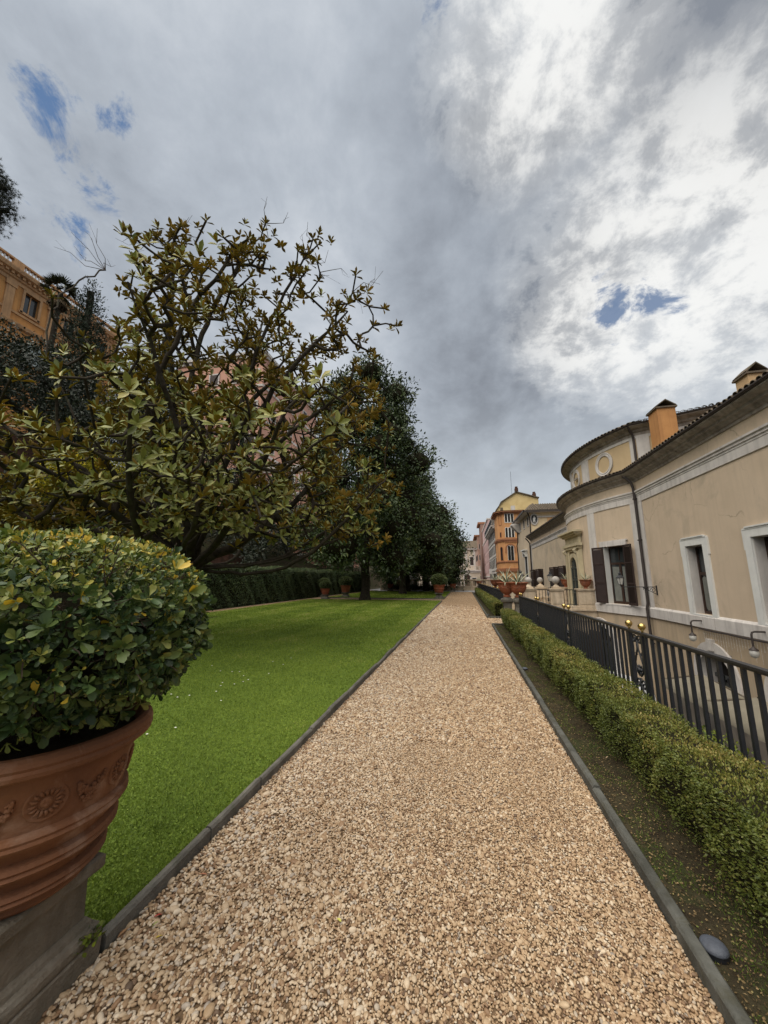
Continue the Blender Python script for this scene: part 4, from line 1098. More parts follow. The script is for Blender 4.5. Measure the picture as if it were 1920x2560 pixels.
potted_ball(-9.6, 49.0, .95, .4, 'dark pot between the trunks before the white wall', 'dark clipped bush between the trunks before the white wall', 'pedestal between the trunks before the white wall', 5)

# ------------------------------------------------------------------ garden spotlights, fallen leaves
def spot(x, y, s, label, rz):
    t = thing('garden_spotlight', label, 'spotlight', (x, y, .03), 'round garden spotlights in the bed', rz)
    m = MB(); m.lathe([(.075 * s, 0), (.078 * s, .012 * s), (.074 * s, .03 * s), (.076 * s, .034 * s)], 28); m.build('housing', M_iron, t, world=False, smooth=40)
    m = MB(); m.lathe([(.079 * s, .034 * s), (.080 * s, .042 * s), (.072 * s, .056 * s), (.05 * s, .068 * s), (.02 * s, .073 * s), (.001, .074 * s)], 28, cap=False); m.build('dome_cover', surf('grey_cap_%d' % int(x * 100 + y * 10), (.075, .085, .105), (.05, .055, .07), 30, .6, .25, 200, .4), t, world=False, smooth=60)
    m = MB(); m.lathe([(.081 * s, .006 * s), (.083 * s, .010 * s), (.083 * s, .026 * s), (.080 * s, .031 * s)], 12, cap=False, a0=-.8, a1=.8); m.build('lens', M_lampglass, t, world=False)
    for a in (.3, 2.4, 4.5):
        m = MB(); m.lathe([(.006 * s, .066 * s), (.006 * s, .070 * s), (.001, .071 * s)], 8, (.045 * s * math.cos(a), .045 * s * math.sin(a), -.004), cap=False); m.build('screw', M_iron, t, world=False)
spot(.985, 2.13, .62, 'grey domed spotlight on the soil close to the kerb, bottom right', 2.6)
spot(.985, 7.2, .60, 'small dark spotlight farther up the bed, beside the kerb', 3.1)
spot(.99, 17.3, .6, 'tiny dark spotlight at the start of the middle bed', 3.1)
def fallen(x, y, z, l, w, col, label, rz, tilt=.25):
    me = leaf_mesh('fallen_leaf', one, np.array([[1., 0, .05]]), np.array([[0, .1, 1.]]), np.array([l]), np.array([w]), np.array([.5]), surf('fallen_%d' % int(abs(x * 997 + y * 131)), col, tuple(c * .7 for c in col), 60, .6, .1), OVAL)
    o = link('fallen_leaf', me, None, (x, y, z), (rs.uniform(-tilt, tilt), rs.uniform(-tilt, tilt), rz)); tag(o, label, 'leaf', 'fallen leaves on the path and lawn')
fallen(-1.50, 1.785, .022, .038, .024, (.42, .055, .04), 'small red fallen leaf on the pale gravel near the big pedestal', .9)
fallen(-1.47, 1.745, .02, .032, .013, (.30, .34, .10), 'narrow pale green leaf lying just below the red leaf', 1.2)
fallen(-1.47, 2.06, .02, .045, .020, (.38, .16, .09), 'rust-brown leaf on the gravel beside the lawn kerb', .3)
fallen(-1.41, 1.70, .02, .032, .014, (.50, .36, .05), 'narrow yellow leaf among the pebbles under the red leaf', 1.0)
fallen(-1.575, 1.665, .022, .055, .018, (.36, .20, .10), 'curled tan leaf against the foot of the lawn kerb', 1.3)
fallen(-.62, 1.95, .02, .034, .015, (.55, .52, .12), 'pale yellow leaf alone near the middle of the path', 2.6)
fallen(1.12, 2.02, .045, .045, .026, (.36, .25, .17), 'dry pinkish-tan leaf on the soil in front of the grey spotlight', .4)
fallen(-2.55, 2.55, .085, .045, .018, (.42, .30, .22), 'dry tan leaf standing in the grass beside the big pot', 1.5)
fallen(1.16, 3.9, .045, .045, .016, (.40, .29, .18), 'dry tan leaf on the soil under the near hedge', .8)
# ------------------------------------------------------------------ tall hedge on the left
def tall_hedge(label, x0, x1, y0, y1, z1, size, dens, seed):
    root = thing('tall_hedge', label, 'hedge', ((x0 + x1) / 2, y0, 0))
    n = int((y1 - y0) * z1 * dens); m = int((y1 - y0) * (x1 - x0) * dens)
    P = np.concatenate([np.column_stack([np.full(n, x1), rs.uniform(y0, y1, n), z1 * rs.rand(n)]), np.column_stack([rs.uniform(x0, x1, m), rs.uniform(y0, y1, m), np.full(m, z1)])])
    Nn = np.concatenate([np.tile([1., 0, .1], (n, 1)), np.tile([0, 0, 1.], (m, 1))])
    l = .09 * np.sin(P[:, 1] * 1.3 + seed) + .07 * np.sin(P[:, 1] * 3.1 + P[:, 2] * 2.3) + .05 * np.sin(P[:, 2] * 5.1 + P[:, 1] * 5.7 + seed)
    P = P + Nn * l[:, None]
    N_ = len(P); P -= Nn * (rs.rand(N_, 1) ** 2 * .16)
    Ln = size * rs.uniform(.7, 1.3, N_)
    D = unit(Nn + .8 * rs.normal(size=(N_, 3)) + np.array([0, 0, .3]))
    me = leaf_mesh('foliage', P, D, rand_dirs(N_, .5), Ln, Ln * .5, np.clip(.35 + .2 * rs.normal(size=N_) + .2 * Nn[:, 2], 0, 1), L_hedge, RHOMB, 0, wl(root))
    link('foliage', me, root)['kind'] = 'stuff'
    mb = MB(); mb.box(x0 + .1, x1 - .22, y0, y1, 0, z1 - .2); mb.build('dark_core', M_core, root)  # added dark box, the hedge's inner shade as a colour
tall_hedge('tall dark clipped hedge along the left side of the lawn', -13.9, -12.85, 5.0, 50.5, 2.35, .085, 520, 0.0)

# ------------------------------------------------------------------ the bronze-leaved magnolia
def rosettes(name_leaf, tips, dirs, n_single, size, root, stuff_name, leaf_n=(7, 11)):
    """whorls of big leaves at the twig ends: the ones that show largest are objects, the rest one mesh"""
    variants = []
    def whorl(seed):
        r = np.random.RandomState(seed); k = r.randint(*leaf_n)
        ph = np.arange(k) * 2.4 + r.normal(size=k) * .25; tl = np.linspace(.35, 1.5, k) + r.normal(size=k) * .12
        D = np.stack([np.cos(ph) * np.sin(tl), np.sin(ph) * np.sin(tl), np.cos(tl)], 1)
        Nn = np.stack([-np.cos(ph) * np.cos(tl), -np.sin(ph) * np.cos(tl), np.sin(tl)], 1)
        Ln = r.uniform(.75, 1.15, k); P = np.stack([np.zeros(k), np.zeros(k), np.linspace(.1, -.25, k)], 1)
        rn = np.clip(.45 + .25 * r.normal(size=k), 0, 1)
        return P, D, Nn, Ln, rn
    W = [whorl(100 + i) for i in range(8)]
    P0, D0, N0, L0, R0 = [], [], [], [], []
    cam_p = np.array([0, 0, EYE])
    sc_ = 1 / np.linalg.norm(tips - cam_p, axis=1)
    # only the ones in view count
    x, y, z = (tips - cam_p).T; cy_, sy_ = math.cos(YAW), math.sin(YAW)
    lat = x * cy_ + y * sy_; fwd = -x * sy_ + y * cy_
    sc_ = sc_ * (np.abs(lat / np.maximum(fwd, .1)) < 1.02) * (fwd > 0)
    top = set(np.argsort(-sc_)[:n_single].tolist())
    off = np.array(wl(root)); meshes = {}
    for i in range(len(tips)):
        a = dirs[i]; e = unit(np.cross(a, rs.normal(size=3))); f = np.cross(a, e)
        B = np.stack([e, f, a], 1); s = size * rs.uniform(.75, 1.25); w = W[i % 8]
        if i in top:
            if i % 8 not in meshes:
                meshes[i % 8] = leaf_mesh(name_leaf, w[0], w[1], w[2], w[3], w[3] * .40, w[4], [L_magtop, L_magback], OVAL, .012)
            link(name_leaf, meshes[i % 8], root, Vector(tips[i] - off), Matrix(B.tolist()).to_euler(), (s, s, s))
        else:
            P0.append(tips[i] + (w[0] @ B.T) * s); D0.append(w[1] @ B.T); N0.append(w[2] @ B.T); L0.append(w[3] * s); R0.append(np.clip(w[4] + rs.normal() * .18, 0, 1))
    P0, D0, N0, L0, R0 = [np.concatenate(q) for q in (P0, D0, N0, L0, R0)]
    me = leaf_mesh(stuff_name, P0, D0, N0, L0, L0 * .40, R0, [L_magtop, L_magback], OVAL if len(P0) < 30000 else RHOMB, .003, Vector(off))
    link(stuff_name, me, root)['kind'] = 'stuff'
BX, BY = -7.2, 8.7
mag = thing('magnolia_tree', 'bronze-leaved magnolia with bare twisting limbs, behind the big potted bush', 'tree', (BX, BY, 0), 'magnolias on the lawn')
limbs = [((-8.9, 8.6, 12.7), .03), ((-6.2, 9.1, 12.4), .02), ((-11.5, 8.6, 11.9), .02), ((-4.3, 9.1, 11.7), .0), ((-3.0, 9.0, 9.2), -.05), ((-9.9, 7.8, 10.6), .02), ((-7.6, 7.6, 10.6), .0), ((-7.0, 11.0, 11.2), .0),
         ((-11.2, 8.6, 8.0), -.05), ((-11.6, 10.4, 8.2), -.05), ((-2.6, 8.6, 6.6), -.08), ((-3.2, 11.4, 7.4), -.06), ((-6.1, 5.0, 7.2), -.06), ((-7.8, 5.6, 6.2), -.06), ((-5.2, 6.8, 9.6), -.03), ((-5.0, 11.2, 9.8), 0),
         ((-12.1, 6.6, 3.7), -.06), ((-2.0, 8.7, 3.9), -.10), ((-11.6, 10.8, 3.6), -.06), ((-5.2, 4.6, 4.5), -.09), ((-9.4, 4.6, 4.6), -.09), ((-3.2, 5.8, 4.4), -.10), ((-3.0, 12.0, 4.6), -.08), ((-7.4, 13.2, 5.2), -.06),
         ((-2.9, 9.6, 2.9), -.08), ((-11.4, 7.0, 2.9), -.06), ((-4.6, 5.6, 2.7), -.08), ((-10.6, 5.6, 3.0), -.06)]
tg = []
c0 = np.array([BX, BY, 1.9])
for (e, arc) in limbs:
    e = np.array(e); n = int((46 if e[2] > 8.5 else 66) * (.6 if e[0] < -11 and e[2] > 5 or e[0] > -3.0 else 1.12))
    t = .40 + .62 * rs.rand(n) ** .75
    sp = .50 + .50 * np.sin(math.pi * np.clip((t - .3) / .75, 0, 1))
    if e[2] > 9.5: sp = sp * .55
    P = c0 + (e - c0) * t[:, None] + rs.normal(size=(n, 3)) * sp[:, None] * np.array([.85, .85, .70])
    P[:, 2] += .3 * np.sin(math.pi * t)
    tg.append(P)
TG = np.concatenate(tg); TG = TG[~((-TG[:, 0] > 1.22 * TG[:, 1]) & (TG[:, 2] > 5.0) & (rs.rand(len(TG)) < .8))]; TG = TG[(TG[:, 2] > 2.55) & (TG[:, 0] < -1.7)]
nodes, par, rad, tdir = skeleton([(BX, BY, 0), (BX + .03, BY, .7), (BX, BY + .03, 1.4), (BX, BY, 1.9)], limbs, TG, .42, .085, .012, .30, .41)
off = Vector((BX, BY, 0))
link('trunk', wood_mesh('trunk', nodes, par, rad, M_bark, 7, off, (.05, .5)), mag)
# a twig-end looks up and outwards
OUT = unit(TG - np.array([BX, BY, 4.0]))
DD = unit(tdir * .6 + OUT * .55 + np.array([0, 0, .75]) + .3 * rs.normal(size=TG.shape))
extra = TG[rs.rand(len(TG)) < .75]
EX = extra + rs.normal(size=extra.shape) * .20; ED = unit(unit(EX - np.array([BX, BY, 4.0])) * .6 + np.array([0, 0, .7]) + .45 * rs.normal(size=EX.shape))
rosettes('leaf_whorl', np.concatenate([TG, EX]), np.concatenate([DD, ED]), 295, .205, mag, 'foliage')
# bare twigs standing out of the crown
mb = MB()
up = [(-12.4, 8.2, 12.6), (-11.6, 8.3, 12.9), (-8.7, 8.6, 13.4), (-4.6, 9.0, 12.4), (-3.6, 9.1, 11.0), (-2.4, 9.0, 9.6), (-9.8, 8.2, 12.3), (-5.5, 9.0, 12.7)]
for e in up:
    e = np.array(e, float); q = int(np.argmin(np.linalg.norm(nodes - e, axis=1))); a = nodes[q]
    for k in range(3):
        b = e + rs.normal(size=3) * .30; q1 = a + (b - a) * .35 + rs.normal(size=3) * .10; q2 = a + (b - a) * .7 + rs.normal(size=3) * .12
        mb.tube([a, q1, q2, b], [.012, .009, .007, .004], 5, False)
        mb.tube([q2, q2 + (b - a) * .16 + rs.normal(size=3) * .08, q2 + (b - a) * .3 + rs.normal(size=3) * .16], [.006, .004, .003], 4, False)
mb.build('bare_twigs', M_twig, mag)['kind'] = 'stuff'

# ------------------------------------------------------------------ dark magnolias along the lawn
def dark_tree(name, label, cat, x, y, h, r, z0, n, size, seed, blobs=None, mat=L_dark, group=None, zb=0, trunk_r=.34, aspect=.48, nb=34, top=.32, wood=M_bark, up=.1):
    st = np.random.RandomState(seed)
    root = thing(name, label, cat, (x, y, zb), group)
    if blobs is None:
        blobs = []
        for i in range(nb):                                  # lumps on a tapering crown
            t = (i + .5) / nb; z = z0 + (h - z0) * (t ** .9)
            rr = r * (1 - (1 - top) * max(0, (t - .25) / .75) ** 1.35) * (.72 + .28 * min(1, t / .16))
            a = i * 2.4 + st.uniform(-.4, .4); q = rr * (.55 + .35 * st.rand()); s = r * st.uniform(.24, .40) * (1 - .3 * t)
            blobs.append((x + q * math.cos(a), y + q * math.sin(a), zb + z, s * 1.15, s * 1.15, s * .95))
    T = np.array([b[:3] for b in blobs])
    T2 = np.concatenate([T] + [T + st.normal(size=T.shape) * .3 * np.array([b[3] for b in blobs])[:, None] for _ in range(3)])
    zt = zb + max(.9, z0 * .75)
    nodes, par, rad, _ = skeleton([(x, y, zb), (x + .05, y, zb + (zt - zb) * .5), (x, y, zt), (x + .1, y + .1, zb + h * .45), (x, y, zb + h * .75)], [], T2, .9, .05, .02, trunk_r, .5)
    link('trunk', wood_mesh('trunk', nodes, par, rad, wood, 8, Vector((x, y, zb)), (zb + .05, .55)), root)
    me = crown_mesh('crown', blobs, n, size, mat, aspect, .45, up, .9, RHOMB, wl(root))
    link('crown', me, root)['kind'] = 'stuff'
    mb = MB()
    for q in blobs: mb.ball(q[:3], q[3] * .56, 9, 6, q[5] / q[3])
    mb.build('dark_core', M_core, root, smooth='all')  # added dark lumps stop see-through, crown shade painted in
    return root
G_ = 'magnolias on the lawn'
dark_tree('magnolia_tree', 'tall dark magnolia in the middle of the lawn, standing before the cross path', 'tree', -7.25, 27.1, 17.6, 5.3, 2.9, 44000, .25, 11, group=G_, nb=46, trunk_r=.32, top=.55)
dark_tree('magnolia_tree', 'dark magnolia beyond the cross path, on the second lawn', 'tree', -7.0, 46.0, 14.4, 6.9, 2.7, 26000, .30, 12, group=G_, nb=38, trunk_r=.36, top=.35)
dark_tree('magnolia_tree', 'dark magnolia nearest the balustrade and the end of the path', 'tree', -5.2, 51.2, 10.9, 6.9, 2.4, 25000, .30, 13, group=G_, nb=34, trunk_r=.36, top=.15)
dark_tree('magnolia_tree', 'dark rounded magnolia between the lawn and the path, before the end of the gravel', 'tree', -6.4, 39.5, 13.4, 5.6, 3.2, 24000, .28, 14, group=G_, nb=34, trunk_r=.32, top=.35)

# ------------------------------------------------------------------ the hillside on the left
def hill_z(x):
    return float(np.interp(-x, [13.9, 15.6, 15.7, 20, 26, 34, 42, 48, 400], [0, .3, 2.6, 4.5, 8.5, 12.5, 15.5, 16, 16]))
xs = [-13.9, -15.6, -15.75, -17.5, -20, -23, -26, -30, -34, -38, -42, -48, -90]
ys = list(range(-20, 121, 5))
V = np.array([(x, y, hill_z(x) + (.35 * math.sin(x * .9 + y * .31) if x < -16 else 0)) for x in xs for y in ys]); m_ = len(ys)
F = np.array([(i * m_ + j, i * m_ + j + 1, (i + 1) * m_ + j + 1, (i + 1) * m_ + j) for i in range(len(xs) - 1) for j in range(m_ - 1)])
M_hill = surf('hillside_earth', (0.045, 0.034, 0.024), (0.028, 0.034, 0.014), 0.6, 1.0, .8, 8, .05)
tag(link('hill', raw_mesh('hill', V, F, M_hill, smooth=True)), kind='structure')
M_brick = surf('ruin_brick', (0.13, 0.065, 0.045), (0.070, 0.040, 0.030), 1.4, .95, .9, 9, .1, stain=(.035, .032, .02, .8, 1.2), streak=(.05, .035, .028, .6), dist=.08)
def ruin(label, x0, x1, y0, y1, zb, zt, seed):
    st = random.Random(seed); root = thing('ruin_wall', label, 'wall', ((x0 + x1) / 2, y0, zb))
    n = 9; mb = MB(); vs = []
    for i in range(n + 1):
        y = y0 + (y1 - y0) * i / n; t = zt - st.uniform(0, 1.0)
        vs += [(x1 + st.uniform(-.1, .1), y, zb - 1), (x1 - .1 + st.uniform(-.15, .1), y, t), (x0, y, t - .2), (x0, y, zb - 1)]
    fs = [(i * 4 + k, i * 4 + k + 1, i * 4 + 5 + k, i * 4 + 4 + k) for i in range(n) for k in range(3)] + [(0, 1, 2, 3), tuple(n * 4 + k for k in (3, 2, 1, 0))]
    mb.add(vs, fs); mb.build('masonry', M_brick, root)
    mb = MB()
    for i in range(3):                                       # shadowed niches
        y = y0 + (y1 - y0) * (i + .5) / 3.0; mb.frame((x1 + .02, y, zb), (0, 1, 0), (1, 0, 0))
        arch_ring(mb, 0, .9, .55, .85, -.1, .10, 0, 8)
    mb.build('niche_arch', M_brick, root)
ruin('dark brick ruin wall at the foot of the hillside, behind the bronze magnolia', -16.3, -15.3, 4, 24, 0, 3.5, 1)
ruin('reddish brick ruin stepping up the hillside at the far left', -22.2, -20.8, 9.5, 15.5, 4.6, 9.3, 2)
def bush_mass(name, label, cat, blobs, n, size, mat, aspect=.5, group=None, up=.3, trunk=True):
    b0 = np.array(blobs); zb = hill_z(b0[:, 0].mean()) if b0[:, 0].mean() < -15.7 else 0
    root = thing(name, label, cat, (b0[:, 0].mean(), b0[:, 1].mean(), zb), group)
    if trunk:
        x, y = b0[:, 0].mean(), b0[:, 1].mean()
        nodes, par, rad, _ = skeleton([(x, y, zb - .2), (x, y, zb + .4), (x + .1, y, zb + max(.6, (b0[:, 2].min() - zb) * .7))], [], b0[:, :3], .8, .06, .03, .24, .5)
        link('trunk', wood_mesh('trunk', nodes, par, rad, M_bark, 7, wl(root)), root)
    link('crown', crown_mesh('crown', blobs, n, size, mat, aspect, .45, up, .9, RHOMB, wl(root)), root)['kind'] = 'stuff'
    return root
# the second, lower hedge on the slope foot, far left
bush_mass('hillside_hedge', 'low dark hedge on the bank behind the big potted bush, far left', 'hedge', [(-14.9, y, 2.75 + .1 * math.sin(y), .7, .9, .55) for y in np.arange(4.5, 13, .8)], 9000, .10, L_hedge, trunk=False)
bush_mass('hillside_shrub', 'wide dark clipped shrub on the terrace above the ruin, far left', 'shrub', [(-19.0, y, 5.4 + .15 * math.sin(y * 2), 1.3, 1.1, .85) for y in np.arange(9.0, 17.5, 1.1)], 9000, .12, L_oak, trunk=False)
OG = 'holm oaks on the hillside'
bush_mass('holm_oak', 'broad black-green holm oak at the left edge, below the orange palace', 'tree', [(-22, 12.2, 12.2, 2.2, 2.2, 1.8), (-22.5, 14.2, 12.6, 2.4, 2.2, 1.8), (-22, 16.2, 11.6, 2.2, 2, 1.8), (-21.4, 11, 10.6, 2, 2, 1.6), (-21, 14.8, 10.0, 2.2, 2.2, 1.5), (-21.2, 17, 9.9, 1.9, 1.9, 1.5), (-23, 10, 13.0, 2.2, 2, 1.8), (-22.4, 18, 11.0, 1.8, 1.8, 1.4)], 26000, .17, L_oak, group=OG)
bush_mass('holm_oak', 'dark holm oak filling the hillside behind the middle of the bronze magnolia', 'tree', [(-24, 21.5, 13.5, 2.6, 2.4, 2.4), (-23.5, 24, 14.5, 2.6, 2.4, 2.6), (-23, 26.5, 13.0, 2.6, 2.4, 2.4), (-23.5, 22.5, 16.5, 2.2, 2, 2.0), (-22.4, 25, 10.5, 2.6, 2.8, 2.2), (-22, 21, 10.2, 2.2, 2.2, 1.8), (-23.4, 27.5, 16.0, 2.0, 2.0, 1.8)], 22000, .19, L_oak, group=OG)
bush_mass('holm_oak', 'dark holm oak beyond the tall hedge, left of the lawn magnolia', 'tree', [(-17.5, 27, 5.5, 2.4, 2.6, 2.4), (-17, 31, 6.5, 2.6, 3, 2.6), (-18.5, 35, 7, 3, 3, 3), (-17, 39, 6, 2.6, 3, 2.6), (-18.6, 29, 9, 2.6, 2.6, 2.2), (-18, 34, 10, 2.6, 2.8, 2.2), (-16.6, 43, 5.0, 2.4, 2.6, 2.4), (-16.4, 48, 4.5, 2.2, 2.6, 2.4), (-15.6, 24, 3.6, 1.6, 2.0, 1.5)], 26000, .20, L_oak, group=OG)
bush_mass('holm_oak', 'low dark holm oak on the bank directly behind the trunk of the bronze magnolia', 'tree', [(-19, 15.5, 6.4, 1.6, 1.6, 1.2), (-18.5, 18.5, 7.2, 2, 2, 1.5), (-17.4, 20.5, 5.0, 1.8, 2, 1.5), (-16.8, 16.5, 4.2, 1.3, 2.0, 1.0), (-16.8, 12.5, 4.0, 1.2, 2.0, .9), (-20, 21, 9.0, 1.6, 1.8, 1.4)], 15000, .17, L_oak, group=OG)
CG = 'cypresses on the hillside'
def cypress(label, x, y, zt, r, n):
    zb = hill_z(x); h = zt - zb
    bl = [(x + .2 * math.sin(i * 2.1), y + .2 * math.cos(i * 1.7), zb + h * (.18 + .78 * i / 13), r * (1 - .72 * max(0, (i / 13 - .35) / .65) ** 1.5), r * (1 - .72 * max(0, (i / 13 - .35) / .65) ** 1.5), h / 13) for i in range(14)]
    bush_mass('cypress', label, 'tree', bl, n, .22, L_cyp, .35, CG, 1.2)
cypress('broad dark cypress in front of the orange palace, left of the magnolia crown', -30, 21.6, 26.0, 2.1, 15000)
cypress('dark cypress against the sky right of the orange palace', -28, 27.5, 25.5, 1.7, 10000)
cypress('slim dark cypress beside the pink building, behind the magnolia limbs', -22, 32.5, 20.0, 1.3, 8000)
bush_mass('mimosa_tree', 'mimosa in yellow blossom on the bank, seen under the magnolia limbs at left', 'tree', [(-17.2, 12.0, 6.0, 1.2, 1.2, .8), (-17.4, 13.4, 6.6, 1.3, 1.3, .9), (-17.2, 14.8, 7.0, 1.2, 1.3, .9), (-17.0, 13.0, 5.4, 1.2, 1.6, .7), (-17.2, 15.6, 6.0, 1.0, 1.1, .8)], 17000, .085, L_mim, .55, 'mimosas on the bank', .1, False)
bush_mass('mimosa_tree', 'smaller bright yellow mimosa just left of the main magnolia limbs', 'tree', [(-17.4, 18.0, 9.2, .9, .9, .8), (-17.4, 18.9, 8.4, .8, .9, .7), (-17.4, 17.2, 8.5, .8, .8, .7)], 9000, .085, L_mim, .55, 'mimosas on the bank', .1, False)
# umbrella pine, top left corner
pine = thing('pine_tree', 'umbrella pine reaching into the picture at the upper left edge', 'tree', (-33.5, 14.6, hill_z(-33.5)))
bl = [(-30.3, 15.6, 27.0, .8, .8, .7), (-30.4, 15.3, 28.4, .8, .8, .7), (-31.0, 15.2, 27.5, 1.0, 1.0, .8), (-31.2, 15.0, 29.0, 1.1, 1.1, .9), (-31.3, 15.5, 26.6, .9, .9, .6), (-32.6, 14.6, 28.6, 1.6, 1.6, 1.2), (-34, 14.2, 29, 2, 2, 1.2), (-33, 13, 28, 1.6, 1.6, 1.2), (-33.6, 16, 27.6, 1.5, 1.5, 1.1), (-31.6, 14.8, 30.2, .9, .9, .7), (-35.5, 14.8, 28.6, 2, 2, 1.1)]
P, O = blob_points(bl, 3200, .3); idx = np.repeat(np.arange(3200), 16)
D = unit(O[idx] * .5 + rs.normal(size=(len(idx), 3)) * .9 + np.array([0, 0, .4]))
link('crown', leaf_mesh('crown', P[idx], D, rand_dirs(len(idx)), rs.uniform(.16, .3, len(idx)), np.full(len(idx), .022), rs.rand(len(idx)), L_pine, BLADE, 0, wl(pine)), pine)['kind'] = 'stuff'
nodes, par, rad, _ = skeleton([(-33.5, 14.6, hill_z(-33.5) - .3), (-33.2, 14.6, 20), (-33.0, 14.6, 25.5)], [], [b[:3] for b in bl], .8, .05, .04, .38, .5)
link('trunk', wood_mesh('trunk', nodes, par, rad, M_bark, 8, wl(pine)), pine)
# fan palm before the orange palace
palm = thing('palm_tree', 'shaggy fan palm in front of the orange palace cornice', 'tree', (-38, 24.6, hill_z(-38)))
mb = MB(); mb.tube([(-38, 24.6, hill_z(-38) - .3), (-38.1, 24.6, 22), (-38, 24.6, 29.4)], [.3, .24, .22], 10); mb.build('trunk', M_bark, palm, smooth=True)
def fan(n, zc, elev, L_, droop):
    P, D, Ln = [], [], []
    for i in range(n):
        a = i * 2.4 + rs.uniform(-.3, .3); e = rs.uniform(*elev); ax = np.array([math.cos(a) * math.cos(e), math.sin(a) * math.cos(e), math.sin(e)])
        base = np.array([-38, 24.6, zc]) + ax * L_ * .55
        for k in range(16):
            q = (k - 7.5) / 7.5 * 1.25; s = np.cross(ax, [0, 0, 1.]); s = s / (np.linalg.norm(s) + 1e-6)
            d = ax * math.cos(q) + s * math.sin(q) - np.array([0, 0, droop * (.4 + abs(q))]); P.append(base); D.append(unit(d)); Ln.append(L_ * .62)
    return np.array(P), np.array(D), np.array(Ln)
P, D, Ln = fan(26, 29.6, (-.3, 1.3), 1.5, .35)
link('crown', leaf_mesh('crown', P, D, rand_dirs(len(P), .8), Ln, np.full(len(P), .09), rs.rand(len(P)), leafmat('palm_leaf', [(0, (.03, .042, .02)), (1, (.075, .085, .04))], .5, .3), RHOMB, 0, wl(palm)), palm)
P, D, Ln = fan(26, 29.0, (-1.45, -.7), 1.3, .9)
link('dead_fronds', leaf_mesh('dead_fronds', P, D, rand_dirs(len(P), .2), Ln, np.full(len(P), .09), rs.rand(len(P)), leafmat('dry_palm', [(0, (.07, .05, .03)), (1, (.19, .14, .085))], .8, .1), RHOMB, 0, wl(palm)), palm)

# ------------------------------------------------------------------ the orange palace on the hill
M_pal = surf('ochre_plaster', (0.60, 0.31, 0.115), (0.50, 0.245, 0.088), .7, .92, .25, 12, .1, streak=(.36, .19, .09, .5))
M_paltrim = surf('ochre_trim', (0.55, 0.34, 0.18), (0.43, 0.26, 0.14), 1.0, .92, .2, 12, .1, streak=(.22, .14, .09, .6))
pal = thing('orange_palace', 'big orange palace with balustraded cornice high on the hill at upper left', 'palace', (-45, 10, 15))
pp = Path([(-45, 36.6), (-45, 6.0)])                          # travelling -Y: outward is +X
s0 = lambda y: 36.6 - y
wins = []
for y in (34.6, 30.6, 26.6, 22.6, 18.6, 14.6): wins += [(s0(y) - .7, s0(y) + .7, 29.6, 31.9), (s0(y) - .7, s0(y) + .7, 23.2, 26.4)]
mb = MB(); wall(mb, pp, 14, 33.0, wins, depth=.35); mb.box(-60, -45.36, 6, 36.55, 14, 33.4)
mb.add([(-45, 36.6, 14), (-60, 36.6, 14), (-60, 36.6, 33), (-45, 36.6, 33)], [(0, 1, 2, 3)]); mb.build('wall', M_pal, pal)
mb = MB(); sweep(mb, pp, [(0.0, 32.1), (.12, 32.15), (.12, 32.5), (.3, 32.6), (.35, 32.95), (.75, 33.1), (.85, 33.4), (.85, 33.55), (0, 33.6), (0, 32.1)]); mb.build('cornice', M_paltrim, pal)
mb = MB(); sweep(mb, pp, [(0, 27.5), (.25, 27.6), (.32, 27.9), (.32, 28.0), (0, 28.1)]); sweep(mb, pp, [(0, 22.0), (.2, 22.1), (.25, 22.35), (0, 22.5)]); sweep(mb, pp, [(.0, 28.9), (.1, 28.95), (.1, 29.2), (0, 29.25)]); mb.build('string_course', M_paltrim, pal)
mb = MB()
for i in range(60): y = 36.3 - i * .5; mb.box(-45, -44.45, y - .12, y + .12, 32.78, 33.02)
mb.build('dentils', M_paltrim, pal)['kind'] = 'stuff'
mb = MB(); sweep(mb, pp, [(.1, 33.6), (.1, 33.85), (-.3, 33.85), (-.3, 33.6)]); sweep(mb, pp, [(.12, 34.65), (.12, 34.85), (-.32, 34.85), (-.32, 34.65)])
for y in (36.4, 33.2, 29.2, 25.2, 21.2, 17.2): mb.box(-45.3, -44.88, y - .75, y + .2, 33.85, 34.65)
mb.build('parapet', M_paltrim, pal)
mb = MB()
for i in range(95):
    y = 36.2 - i * .32
    if not any(-.85 < y - q < .3 for q in (36.4, 33.2, 29.2, 25.2, 21.2, 17.2)): mb.lathe([(.05, 33.85), (.10, 34.05), (.06, 34.3), (.09, 34.45), (.06, 34.65)], 7, (-45.1, y, 0), cap=False)
mb.build('balusters', M_trimclean, pal)['kind'] = 'stuff'
mb = MB()
for y in (36.2, 32.6, 28.6, 24.6, 20.6, 16.6): mb.box(-45, -44.86, y - .38, y + .38, 28.1, 31.6); mb.box(-45, -44.78, y - .5, y + .5, 31.6, 32.1)
mb.build('pilasters', M_paltrim, pal)
gl = MB()
for (a, b, c, d) in wins:
    w = MB(); y0, y1 = 36.6 - b, 36.6 - a
    for q in ((y0 - .22, y0, c - .2, d + .2), (y1, y1 + .22, c - .2, d + .2), (y0, y1, d, d + .25), (y0 - .3, y1 + .3, c - .25, c)): w.box(-45.05, -44.85, *q)
    w.box(-45.3, -45.2, (y0 + y1) / 2 - .05, (y0 + y1) / 2 + .05, c, d)
    o = w.build('window', M_paltrim, pal)
    g_ = MB(); g_.add([(-45.28, y0, c), (-45.28, y1, c), (-45.28, y1, d), (-45.28, y0, d)], [(0, 1, 2, 3)]); g_.build('pane', M_glass, o)
mb = MB(); mb.frame((-44.6, 27.9, 24.2), (0, 1, 0), (1, 0, 0)); mb.box(-1.1, 1.1, -.1, 0, 0, 2.2); mb.build('pale_shutter', surf('pale_blue_shutter', (.42, .50, .50), None, 3, .7, 0), pal)
